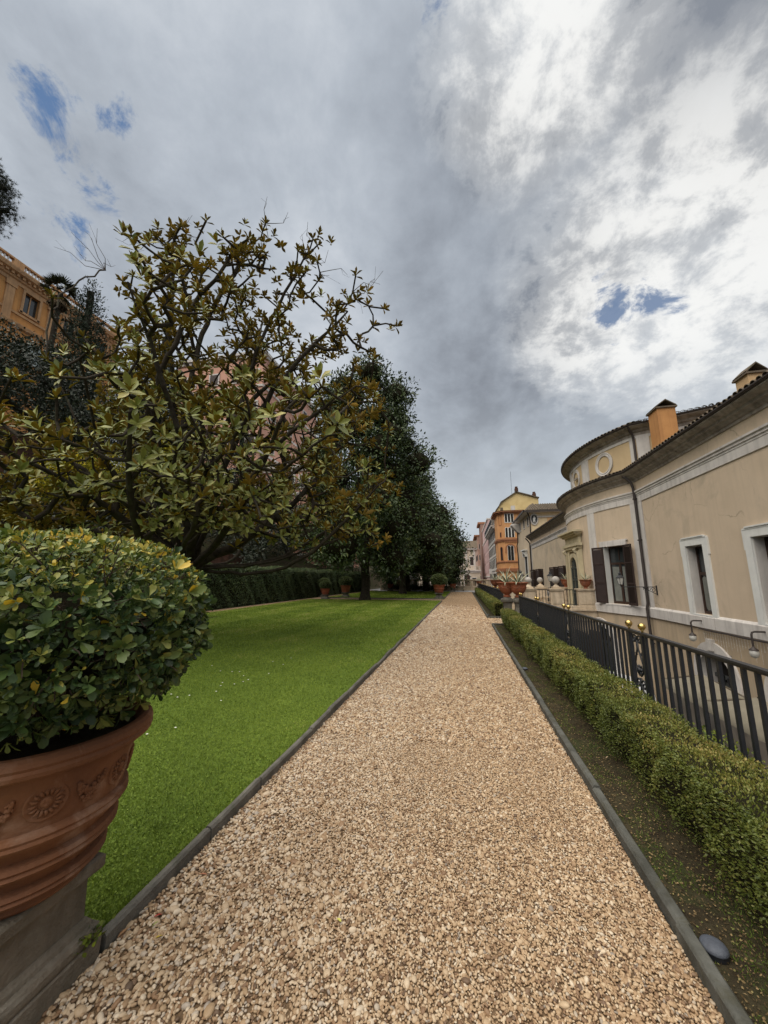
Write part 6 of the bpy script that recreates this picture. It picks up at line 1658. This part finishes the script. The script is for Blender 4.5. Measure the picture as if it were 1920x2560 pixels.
def stone_ball(x, y, r, label):
    t = thing('stone_ball', label, 'stone ball', (x, y, 1.11), 'stone balls on the bridge piers')
    m = MB(); m.box(x - .20, x + .20, y - .16, y + .16, 1.112, 1.20); m.lathe([(.16, 1.20), (.13, 1.25), (.07, 1.30), (.06, 1.36), (.10, 1.385)], 16, (x, y, 0)); m.build('foot', M_trav, t, smooth=40)
    m = MB(); m.ball((x, y, 1.37 + r * .9), r, 20, 14); m.build('ball', surf('grey_stone_%d' % int(x * 10 + y), (.42, .39, .36), (.30, .28, .255), 6, .9, .3, 40), t, smooth='all')
stone_ball(3.28, 20.67, .17, 'stone ball on the near bridge parapet, nearest the garden')
stone_ball(4.60, 20.67, .19, 'stone ball on the middle pier of the near bridge parapet')
stone_ball(4.55, 24.43, .17, 'stone ball on the far bridge parapet')
agave_pot(6.0, 20.67, 1.11, .80, 'terracotta bowl on the bridge pier against the palace bay', 'pale agave in the bowl on the bridge pier against the palace bay', None, 13, 7)
agave_pot(6.0, 24.43, 1.11, .80, 'brown bowl on the far bridge pier, left of the arched door', 'pale agave in the bowl on the far bridge pier', None, 13, 8)
def post_lantern(x, y, zb, label):
    t = thing('lamp_post', label, 'lamp post', (x, y, zb), 'black lamp posts on the bridge')
    m = MB(); m.lathe([(.09, 0), (.09, .06), (.05, .12), (.035, .3), (.03, .95), (.05, .98), (.05, 1.02)], 10, (x, y, zb)); m.build('post', M_iron, t, smooth=40)
    lantern_head(t, (x, y, zb + 1.0), .40)
post_lantern(5.15, 24.43, .35, 'black lamp post on the bridge before the shuttered wing windows')
post_lantern(3.0, 21.2, .35, 'black lamp post partly hidden behind the nearest stone ball')
bench = thing('stone_bench', 'small stone bench on the bridge, seen between the iron bars', 'bench', (4.9, 23.6, .12))
m = MB(); m.box(4.3, 5.5, 23.4, 23.8, .52, .60); m.build('seat', M_trav, bench)
for x in (4.5, 5.3): m = MB(); m.box(x - .1, x + .1, 23.45, 23.75, .12, .52); m.build('leg', M_trav, bench)

# ------------------------------------------------------------------ canopies, van and wall down in the street
def canopy(x, y, z, hw, hl, label):
    t = thing('canopy_umbrella', label, 'umbrella', (x, y, -4.2), 'beige canvas umbrellas in the street')
    h = .45
    c = [(-hw, -hl), (hw, -hl), (hw, hl), (-hw, hl)]
    for k in range(4):
        (a0, b0), (a1, b1) = c[k], c[(k + 1) % 4]
        m = MB(); n_ = 6; vs, fs = [], []
        for i in range(n_ + 1):
            t_ = i / n_; ex, ey_ = a0 + (a1 - a0) * t_, b0 + (b1 - b0) * t_
            for j in range(4):
                u = j / 3; sag = -.05 * math.sin(math.pi * t_) * u - .03 * math.sin(math.pi * u)
                vs.append((x + ex * u, y + ey_ * u, z + h * (1 - u) + sag))
            vs.append((x + ex * 1.01, y + ey_ * 1.01, z - .20 - .05 * math.sin(math.pi * t_)))
        for i in range(n_):
            for j in range(4): fs.append((i * 5 + j, i * 5 + j + 1, (i + 1) * 5 + j + 1, (i + 1) * 5 + j))
        m.add(vs, fs); m.build('canvas_panel', M_canvas, t, smooth='all')
    m = MB(); m.tube([(x, y, -4.2), (x, y, z + h)], .035, 8); m.build('pole', M_wood, t)
    m = MB()
    for a, b in c: m.tube([(x, y, z + h - .03), (x + a * .99, y + b * .99, z - .02)], .015, 5)
    m.build('ribs', M_wood, t)
    m = MB(); m.box(x - hw - .01, x - hw + .01, y - hl + .04, y + hl - .45, z - 1.75, z - .22); m.build('side_curtain', M_curtaincloth, t)
    m = MB()
    for a, b in c: m.tube([(x + a * .3, y + b * .3, z + h * .70), (x + a, y + b, z + .012)], .012, 4)
    m.build('seams', M_seam, t)
M_curtaincloth = surf('grubby_curtain', (.20, .175, .145), (.12, .105, .09), 2.5, .7, .1, 40, .2, stain=(.08, .07, .06, .6, 3.0)); M_seam = surf('canvas_seam', (.20, .17, .12), None, 4, .9, 0)
canopy(6.74, 13.2, -1.60, .60, 1.1, 'beige canvas umbrella farthest down the street, left of the iron bars')
canopy(6.66, 10.9, -1.58, .60, 1.1, 'beige canvas umbrella in the middle of the row below the railing')
canopy(6.58, 8.6, -1.56, .60, 1.1, 'beige canvas umbrella nearest us, low at the right edge')
def table(x, y, label):
    t = thing('cafe_table', label, 'table', (x, y, -4.2), 'cafe tables under the canopies')
    m = MB(); m.lathe([(.35, .72), (.36, .74), (.35, .76)], 20, (x, y, -4.2)); m.build('table_top', M_white, t)
    m = MB(); m.lathe([(.22, 0), (.2, .03), (.03, .06), (.03, .72)], 12, (x, y, -4.2)); m.build('stand', M_iron, t)
table(6.2, 9.6, 'round cafe table in the street below the railing'); table(6.3, 12.0, 'round cafe table farther along the street')
van = thing('parked_van', 'white parked van down in the street, roof seen between the railing bars', 'van', (6.2, 18.2, -4.2))
m = MB(); pts = [(q[0] + .6, q[1] * .84) for q in ((-1.9, .45), (-1.95, 1.1), (-1.75, 1.85), (-1.5, 1.95), (.9, 1.95), (1.25, 1.75), (1.8, 1.15), (2.1, 1.0), (2.15, .45))]
vs = [(5.4, 18.2 + a, -4.2 + b) for a, b in pts] + [(7.0, 18.2 + a, -4.2 + b) for a, b in pts]; k = len(pts)
m.add(vs, [tuple(range(k)), tuple(reversed(range(k, 2 * k)))] + [(i, (i + 1) % k, k + (i + 1) % k, k + i) for i in range(k)]); m.build('body', M_white, van)
for sx in (5.385, 7.005):
    m = MB(); m.box(sx, sx + .012, 17.6, 19.75, -3.1, -2.72); m.build('side_window', M_glass, van)
m = MB(); m.add([(5.55, 20.06, -2.69), (6.85, 20.06, -2.69), (6.85, 20.55, -3.17), (5.55, 20.55, -3.17)], [(0, 1, 2, 3)]); m.build('windscreen', M_glass, van)
for sx in (5.42, 6.8):
    for yy in (17.5, 20.2):
        m = MB(); m.frame((sx, yy, -3.87), (0, 1, 0), (0, 0, 1), (1, 0, 0)); m.lathe([(.33, 0), (.33, .18)], 18); w = m.build('wheel', M_gutter, van)
for xx in (5.65, 6.75):
    m = MB(); m.box(xx - .14, xx + .14, 20.93, 20.97, -3.65, -3.48); m.build('headlight', M_lampglass, van)

# ------------------------------------------------------------------ balustrade closing the garden
bal = thing('stone_balustrade', 'pale travertine balustrade across the end of the garden', 'balustrade', (0, 53.8, 0))
mb = MB(); mb.box(-12, 8.2, 53.6, 54.1, 0, .48); mb.box(-12, 8.2, 53.55, 54.15, .48, .60); mb.build('base', M_trav, bal)
mb = MB(); mb.box(-12, 8.2, 53.6, 54.1, 1.34, 1.42); mb.box(-12, 8.2, 53.54, 54.16, 1.42, 1.52); mb.build('coping', M_trav, bal)
px = [-12, -9.4, -6.8, -4.2, -1.6, 1.0, 3.2, 5.6, 8.0]
for x in px: mb = MB(); mb.box(x - .28, x + .28, 53.62, 54.08, .60, 1.34); mb.build('pier', M_trav, bal)
for a, b in zip(px, px[1:]):
    mb = MB(); k = int((b - a - .6) / .21)
    for i in range(k): mb.lathe([(.07, .60), (.05, .68), (.085, .85), (.05, 1.05), (.045, 1.12), (.07, 1.22), (.07, 1.34)], 8, (a + .3 + (b - a - .6) * (i + .5) / k, 53.85, 0), cap=False)
    mb.build('balusters', M_trav, bal)['kind'] = 'stuff'
st_ = thing('iron_post', 'thin dark iron post standing before the balustrade at the path end', 'post', (-.15, 51.5, 0)); mb = MB(); mb.tube([(-.15, 51.5, 0), (-.15, 51.5, 1.15)], .03, 8); mb.build('shaft', M_iron, st_); mb = MB(); mb.lathe([(.12, 0), (.10, .04), (.03, .06)], 12, (-.15, 51.5, 0)); mb.build('foot', M_iron, st_)
ww = thing('white_wall', 'plain white wall gleaming between the magnolia trunks', 'wall', (-9, 56.5, 0)); mb = MB(); mb.box(-11.5, -6.9, 56.4, 57.0, -4, 2.7); mb.build('wall', surf('white_plaster', (.74, .75, .77), None, 2, .9, .05), ww); mb = MB(); mb.box(-11.6, -6.8, 56.3, 57.1, 2.7, 2.85); mb.build('coping', M_trim, ww)
mb = MB(); P, O = blob_points([(x, 52.6, .5, .7, .5, .42) for x in np.arange(-11, -2.6, .8)], 5000, .4)
lh = thing('low_hedge', 'low dark hedge in front of the balustrade under the far trunks', 'hedge', (-7, 52.6, 0)); link('foliage', leaf_mesh('foliage', P, unit(O + .8 * rs.normal(size=P.shape)), rand_dirs(len(P)), np.full(len(P), .12), np.full(len(P), .07), rs.rand(len(P)) * .6, L_hedge, RHOMB, 0, wl(lh)), lh)['kind'] = 'stuff'

# ------------------------------------------------------------------ buildings beyond
def win(root, o, ex, ey, x, z, w, h, frame_m, pane_m, fr=.12, arch=False, proud=.06):
    f = MB(); f.frame(o, ex, ey)
    if arch: arch_ring(f, x, z + h - w, w, w + fr, 0, proud, z)
    else:
        for q in ((x - w - fr, x - w, z - fr, z + h + fr), (x + w, x + w + fr, z - fr, z + h + fr), (x - w, x + w, z + h, z + h + fr), (x - w, x + w, z - fr, z)): f.box(q[0], q[1], 0, proud, q[2], q[3])
    a = f.build('window', frame_m, root)
    g = MB(); g.frame(o, ex, ey)
    if arch: arch_leaf(g, x, z + h - w, w, proud * .3, z)
    else: g.add([(x - w, proud * .3, z), (x + w, proud * .3, z), (x + w, proud * .3, z + h), (x - w, proud * .3, z + h)], [(0, 1, 2, 3)])
    g.build('pane', pane_m, a); return a
# cream end pavilion with the oval medallion
cb = thing('cream_pavilion', 'tall cream building with oval saint medallion and hipped tile roof', 'building', (10, 47, -4.2))
M_cream = surf('pale_cream', (0.726, 0.583, 0.374), (0.660, 0.522, 0.330), 1.2, .92, .2, 40, .15, streak=(.52, .43, .30, .4))
M_beige = surf('greige_plaster', (0.625, 0.512, 0.375), (0.550, 0.450, 0.331), 1.2, .92, .2, 40, .15, streak=(.38, .32, .25, .5))
mb = MB(); mb.add([(7.6, 44.02, -4.2), (20, 44.02, -4.2), (20, 44.02, 9.0), (7.6, 44.02, 9.0)], [(0, 1, 2, 3)]); mb.build('wall', M_cream, cb)
mb = MB(); mb.add([(7.6, 44.02, -4.2), (7.3, 52.5, -4.2), (7.3, 52.5, 9.0), (7.6, 44.02, 9.0)], [(0, 1, 2, 3)]); mb.add([(7.3, 52.5, -4.2), (20, 52.5, -4.2), (20, 52.5, 9), (7.3, 52.5, 9)], [(3, 2, 1, 0)]); mb.build('wall', M_beige, cb)
mb = MB(); mb.box(6.9, 20, 43.3, 53.1, 9.0, 9.12); mb.build('eave', M_trim, cb)
mb = MB(); mb.box(6.82, 20, 43.22, 43.32, 9.02, 9.22); mb.box(6.78, 6.9, 43.22, 53.2, 9.02, 9.22); mb.build('gutter', M_gutter, cb)
rv_ = [(6.85, 43.25, 9.2), (20, 43.25, 9.2), (20, 48, 10.9), (10.2, 48, 10.9), (6.85, 53.2, 9.2), (20, 53.2, 9.2)]
mb = MB(); mb.add([(6.85, 43.25, 9.15), (20, 43.25, 9.15), (20, 48, 10.75), (8.4, 48, 10.75)], [(0, 1, 2, 3)]); mb.add([(6.85, 43.25, 9.15), (8.4, 48, 10.75), (6.85, 53.2, 9.15)], [(0, 1, 2)]); mb.add([(8.4, 48, 10.75), (20, 48, 10.75), (20, 53.2, 9.15), (6.85, 53.2, 9.15)], [(0, 1, 2, 3)]); mb.build('roof', M_tile, cb)
mb = MB()
for i in range(46):
    x = 7.2 + i * .27; ztop = 10.78 if x > 8.6 else 9.2 + (x - 6.85) * 1.03; yt = 43.25 + (ztop - 9.18) / 1.6 * 4.75
    mb.tube([(x, 43.2, 9.2), (x + (0 if x > 8.6 else .25), yt, ztop)], .075, 6)
mb.build('tile_rows', M_tile, cb)['kind'] = 'stuff'
mb = MB(); mb.box(8.4, 20, 43.9, 44.02, 8.45, 8.62); mb.box(9.4, 20, 43.93, 44.02, 7.7, 7.85); mb.build('string_course', M_trim, cb)
mb = MB(); mb.box(9.45, 20, 43.96, 44.01, 7.9, 8.4); mb.build('orange_panel', surf('salmon_plaster', (.66, .40, .20), None, 2, .9, .1), cb)
for x, zt in ((7.62, 9.0),): mb = MB(); mb.tube([(7.2, 43.4, 9.1), (7.45, 43.7, 8.75), (7.58, 43.9, 8.4), (7.56, 43.95, 4)], .07, 8); mb.tube([(6.95, 52.2, 9.0), (7.2, 51.5, 8.4), (7.2, 51.5, 6.4), (7.1, 51.9, 5.9), (7.2, 52.2, 5.0), (7.2, 52.2, -2)], .07, 8); mb.build('drain_pipe', M_gutter, cb, smooth=40)
md = MB(); md.frame((8.06, 44.0, 8.28), (1, 0, 0), (0, -1, 0)); nn = 28; vs, fs = [], []
for r_, o in ((1, 0), (1, .08), (.86, .12), (.74, .06), (.72, .0)):
    for k in range(nn): a = 2 * math.pi * k / nn; vs.append((.44 * r_ * math.cos(a), o, .72 * r_ * math.sin(a)))
for i in range(4):
    for k in range(nn): fs.append((i * nn + k, i * nn + (k + 1) % nn, (i + 1) * nn + (k + 1) % nn, (i + 1) * nn + k))
md.add(vs, fs); mdo = md.build('medallion', M_trim, cb, smooth=40)
md = MB(); md.frame((8.06, 44.0, 8.28), (1, 0, 0), (0, -1, 0)); md.add([(.32 * math.cos(2 * math.pi * k / 24), .01, .52 * math.sin(2 * math.pi * k / 24)) for k in range(24)], [tuple(range(24))]); md.build('ground_plate', surf('slate_ground', (.055, .06, .065), None, 4, .8, 0), mdo)
md = MB(); md.frame((8.06, 44.0, 8.28), (1, 0, 0), (0, -1, 0)); md.tube([(0, .04, -.42), (-.02, .06, -.15), (.0, .07, .12), (.0, .06, .22)], [.16, .13, .11, .05], 8); md.ball((.01, .08, .30), .08, 8, 6); md.ball((.10, .09, .10), .06, 8, 6); md.tube([(-.1, .06, .12), (-.14, .08, -.05), (0, .1, -.05)], .04, 6); md.build('relief_figure', M_trimclean, mdo, smooth='all')
eo, ex_, ey_ = (7.6, 44.02, 0), Vector((7.3 - 7.6, 8.48, 0)).normalized(), Vector((-1, -.035, 0)).normalized()
for x, z in ((1.0, 7.7), (3.3, 7.7), (5.8, 7.7)): win(cb, eo, ex_, ey_, x, z, .32, .95, M_trim, M_dark)
win(cb, eo, ex_, ey_, 3.4, 1.4, .6, 2.9, M_trimclean, M_dark, .25)
mb = MB(); mb.frame(eo, ex_, ey_); mb.box(2.4, 4.4, 0, .45, 4.9, 5.05); mb.box(2.55, 4.25, 0, .3, 4.6, 4.9); mb.box(2.6, 2.85, 0, .3, 4.2, 4.6); mb.box(3.95, 4.2, 0, .3, 4.2, 4.6); mb.tube([(2.9, .2, 4.45), (3.4, .3, 4.75), (3.9, .2, 4.45)], .1, 8); mb.build('pediment', M_trimclean, cb)
mb = MB(); mb.add([(6.35, 50.2, 8.7), (7.4, 50.2, 8.7), (7.4, 51.8, 8.7), (6.35, 51.8, 8.7), (6.35, 50.2, 8.5), (7.4, 50.2, 8.5), (7.4, 51.8, 8.5), (6.35, 51.8, 8.5), (7.1, 50.5, 7.6), (7.4, 50.5, 7.4), (7.4, 51.5, 7.4), (7.1, 51.5, 7.6)], [(0, 1, 2, 3), (0, 1, 5, 4), (1, 2, 6, 5), (2, 3, 7, 6), (3, 0, 4, 7), (4, 5, 9, 8), (7, 6, 10, 11), (4, 7, 11, 8)]); mb.build('bay_bracket', M_trim, cb)
# orange tower house
ot = thing('orange_tower', 'orange corner house with arched windows and deep eaves', 'building', (8, 62, -4.2))
M_or = surf('orange_stucco', (.60, .32, .15), (.52, .27, .12), 1.2, .92, .2, 30, .12, streak=(.45, .19, .07, .4))
M_ortrim = surf('brown_orange_trim', (.36, .17, .095), (.29, .135, .075), 2, .9, .2, 30, .12)
poly = [(5.55, 66), (5.55, 61.2), (6.4, 60), (9.1, 60), (10.5, 61.5), (10.5, 66)]
mb = MB(); mb.prism(poly, -4.2, 11.75); mb.build('wall', M_or, ot)
def grow(poly, k):
    cx_, cy__ = 8.0, 63.2; return [(cx_ + (x - cx_) * (1 + k / 2.6), cy__ + (y - cy__) * (1 + k / 3.2)) for x, y in poly]
mb = MB(); mb.prism(grow(poly, .30), 11.75, 11.95); mb.prism(grow(poly, .55), 11.952, 12.15); mb.build('eave', M_ortrim, ot)
mb = MB(); p0 = grow(poly, .62); vs = [(x, y, 12.152) for x, y in p0] + [(8.4, 64.5, 13.0)]; mb.add(vs, [(i, (i + 1) % 6, 6) for i in range(6)]); mb.build('roof', M_tile, ot)
mb = MB()
for z0, z1, k in ((7.35, 7.55, .12), (7.55, 7.8, .2), (4.1, 4.3, .12), (3.0, 3.2, .12), (2.7, 2.95, .2)): mb.prism(grow(poly, k), z0, z1)
mb.build('string_course', M_ortrim, ot)
mb = MB()
for i in range(11): mb.box(6.45 + i * .25, 6.58 + i * .25, 59.86, 60.0, 7.15, 7.35)
mb.build('corbels', M_ortrim, ot)['kind'] = 'stuff'
fo, fx, fy = (6.4, 60, 0), Vector((1, 0, 0)), Vector((0, -1, 0))
for i in range(3): win(ot, fo, fx, fy, .42 + i * .46, 10.35, .16, 1.3, M_trimclean, M_dark, .07)
for i in range(3): win(ot, fo, fx, fy, .40 + i * .47, 7.95, .16, 1.55, M_trimclean, M_dark, .07, True)
for i in range(2): win(ot, fo, fx, fy, .62 + i * .46, 4.4, .19, 2.25, M_trimclean, M_dark, .06, True)
mb = MB(); mb.frame(fo, fx, fy); arch_ring(mb, .85, 6.15, .62, .80, 0, .10, 5.55); mb.build('blind_arch', M_ortrim, ot)
so_, sx_ = (5.55, 61.2, 0), Vector((.85, -1.2, 0)).normalized(); sy_ = Vector((-1.2, -.85, 0)).normalized()
win(ot, so_, sx_, sy_, .74, 10.0, .22, 1.5, M_ortrim, M_or, .06); win(ot, so_, sx_, sy_, .74, 4.4, .22, 2.1, M_ortrim, M_dark, .08, True); win(ot, so_, sx_, sy_, .74, 8.1, .12, .7, M_ortrim, M_dark, .05)
mb = MB(); mb.box(7.9, 8.5, 61.5, 62.1, 12.2, 13.25); mb.build('chimney', M_trim, ot); mb = MB(); mb.box(6.2, 6.6, 61.2, 61.6, 12.1, 12.95); mb.build('chimney', M_tile, ot)
# yellow gable and the long street fronts
yg = thing('yellow_gable_house', 'yellow gabled house rising behind the orange tower', 'building', (9.5, 66.5, -4.2))
M_yel = surf('yellow_plaster', (.68, .53, .27), (.60, .455, .22), 1.0, .92, .2, 20, .12, stain=(.50, .36, .16, .5, .5))
gp_ = [(6.05, -4.2), (6.05, 13.4), (6.9, 14.75), (9.5, 16.55), (13.1, 15.3), (13.1, -4.2)]
mb = MB(); k = len(gp_); mb.add([(x, 66.5, z) for x, z in gp_] + [(x, 90, z) for x, z in gp_], [tuple(range(k)), tuple(reversed(range(k, 2 * k)))] + [(i, (i + 1) % k, k + (i + 1) % k, k + i) for i in range(k)]); mb.build('wall', M_yel, yg)
mb = MB()
for (x0, z0), (x1, z1) in zip(gp_[1:], gp_[2:5]): mb.add([(x0 - .1, 66.2, z0 + .02), (x1 + .1, 66.2, z1 + .02), (x1 + .1, 90, z1 + .02), (x0 - .1, 90, z0 + .02), (x0 - .1, 66.2, z0 + .2), (x1 + .1, 66.2, z1 + .2), (x1 + .1, 90, z1 + .2), (x0 - .1, 90, z0 + .2)], [(4, 5, 6, 7), (0, 1, 5, 4), (0, 3, 7, 4), (0, 1, 2, 3)])
mb.build('roof', M_tile, yg)
for x, z in ((9.7, 16.5), (12.6, 15.4)): mb = MB(); mb.box(x - .28, x + .28, 67, 67.6, z, z + .95); mb.box(x - .2, x + .2, 67.05, 67.55, z + .95, z + 1.25); mb.build('chimney', M_brick, yg)
mb = MB(); mb.tube([(8.9, 67.3, 15.5), (8.9, 67.3, 20.6)], .025, 5); mb.build('aerial', M_iron, yg)
wb = thing('white_apartment_house', 'off-white apartment house with dark shutters and balconies down the street', 'building', (5.8, 75, -4.2))
M_wb = surf('off_white_plaster', (.62, .58, .53), (.54, .50, .46), 1.2, .92, .15, 20, .12, streak=(.40, .37, .34, .4))
mb = MB(); mb.box(5.8, 9, 66.2, 86.2, -4.2, 12.2); mb.build('wall', M_wb, wb)
mb = MB(); mb.box(5.2, 9.0, 66.1, 86.4, 12.2, 12.45); mb.box(5.45, 9, 66.15, 86.3, 11.95, 12.198); mb.build('cornice', M_trim, wb)
mb = MB(); mb.box(4.9, 5.8, 66.2, 86.2, 10.6, 10.85); mb.box(5.2, 5.8, 66.2, 86.2, 10.3, 10.598)
for z in (8.3, 5.6, 3.1): mb.box(5.65, 5.8, 66.2, 86.2, z, z + .22)
mb.build('string_course', M_trim, wb)
mb = MB()
for i in range(60): mb.box(4.92, 4.96, 66.3 + i * .33, 66.34 + i * .33, 10.85, 11.7)
mb.box(4.9, 4.98, 66.2, 86.2, 11.7, 11.76); mb.build('balcony_rail', M_iron, wb)
for z, h in ((8.75, 1.45), (6.0, 1.6), (3.5, 1.7), (1.0, 1.6)):
    for i in range(6):
        y = 67.8 + i * 3.2; w_ = MB(); w_.box(5.68, 5.8, y - .75, y + .75, z - .1, z + h + .15); o = w_.build('window', M_trimclean, wb)
        g = MB(); g.box(5.60, 5.69, y - .58, y + .58, z, z + h); g.build('shutter', M_shutter, o)
mb = MB(); mb.box(4.8, 5.8, 70, 74, 2.5, 2.7); mb.box(4.8, 4.95, 70, 74, 2.7, 3.4); mb.build('balcony', M_trim, wb)
mb = MB()
for k in range(8): y = 70 + k * 2.4; mb.box(7.2, 9.0, y, y + 1.1, 12.45 + k * .28, 13.1 + k * .30)
mb.build('roof_dormers', M_brick, wb)
pb = thing('pink_apartment_house', 'flat pink house front next down the street', 'building', (5.8, 98, -4.2))
mb = MB(); mb.box(5.8, 9, 86.5, 111, -4.2, 15.0); mb.build('wall', surf('rose_plaster', (.56, .40, .38), (.49, .345, .33), 1, .92, .1, 20, .1), pb)
mb = MB(); mb.box(5.6, 9, 86.4, 111, 15, 15.3)
for z in (11, 2.0): mb.box(5.65, 5.8, 86.5, 111, z, z + .25)
mb.build('cornice', M_trim, pb)
for z in (8.2, 5.6, 3.0):
    for i in range(6): mb = MB(); y = 88.5 + i * 3.8; mb.box(5.70, 5.8, y - .9, y + .9, z, z + 1.9); mb.build('blind_window', surf('rose_panel', (.50, .35, .34), None, 2, .9, 0) if 'rose_panel' not in MATS else MATS['rose_panel'], pb)
bb_ = thing('brick_tower_house', 'narrow brown brick house edge at the street corner', 'building', (5.4, 113, -4.2)); mb = MB(); mb.box(5.3, 9, 111.3, 121, -4.2, 17.6); mb.build('wall', surf('brown_brick', (.30, .185, .15), (.24, .15, .12), 3, .9, .2), bb_); mb = MB(); mb.box(4.6, 9, 111.1, 121.3, 17.6, 18.1); mb.build('eave', M_ortrim, bb_)
rt_ = thing('red_roofed_house', 'reddish house with overhanging eaves at the far corner', 'building', (4.8, 126, -4.2)); mb = MB(); mb.box(4.6, 9, 121.5, 140, -4.2, 15.0); mb.build('wall', surf('salmon_wall', (.50, .32, .25), (.42, .27, .21), 2, .9, .1), rt_); mb = MB(); mb.box(3.7, 9, 121.3, 140, 15.0, 15.5); mb.build('eave', M_ortrim, rt_)
for z in (11, 7.5, 4, 1): 
    for x in (5.4, 6.6): win(rt_, (0, 121.5, 0), (1, 0, 0), (0, -1, 0), x, z, .35, 1.5, M_trim, M_shutter)
    for i in range(4): mb = MB(); mb.box(4.5, 4.6, 123 + i * 4, 124.6 + i * 4, z, z + 1.8); mb.build('shutter', M_shutter, rt_)
fp = thing('pale_palace', 'pale stone palace closing the view at the end of the street', 'palace', (-3, 100, -4.2))
M_fp = surf('pale_stone_front', (.60, .52, .42), (.52, .45, .36), 1, .92, .15, 12, .12, streak=(.40, .35, .29, .5))
mb = MB(); mb.box(-22, 4.2, 100, 112, -4.2, 3.6); mb.box(-22, 3.4, 103, 112, 3.6, 9.4); mb.build('wall', M_fp, fp)
mb = MB(); mb.box(-22, 4.4, 99.6, 103, 3.6, 3.85); mb.box(-22, 4.3, 99.8, 100, 3.2, 3.598); mb.box(-22, 3.8, 102.5, 112, 9.4, 9.8); mb.build('cornice', M_trim, fp)
mb = MB(); mb.box(-22, 4.2, 99.7, 99.9, 4.75, 4.9)
for i in range(80): mb.box(-21.9 + i * .33, -21.75 + i * .33, 99.72, 99.88, 3.85, 4.75)
mb.build('balusters', M_fp, fp)['kind'] = 'stuff'
mb = MB(); mb.add([(-22, 102.4, 9.8), (3.9, 102.4, 9.8), (3.9, 107, 12.2), (-22, 107, 12.2)], [(0, 1, 2, 3)]); mb.build('roof', M_tile, fp)
for x in (2.6, -1.4, -5.4, -9.4, -13.4): win(fp, (0, 100, 0), (1, 0, 0), (0, -1, 0), x, -.2, .45, 2.0, M_trim, M_dark, .2)
for x in (.85, -7.4): win(fp, (0, 100, 0), (1, 0, 0), (0, -1, 0), x, -3, .75, 5.8, M_trim, M_wood, .25, True)
for x in (2.3, -.6, -3.5, -6.4, -9.3): win(fp, (0, 103, 0), (1, 0, 0), (0, -1, 0), x, 5.2, .5, 2.2, M_trim, M_shutter, .2)
for x in (-2.05, .85, 2.95): mb = MB(); mb.box(x - .25, x + .25, 102.8, 103, 3.9, 9.4); mb.build('pilaster', M_trim, fp)
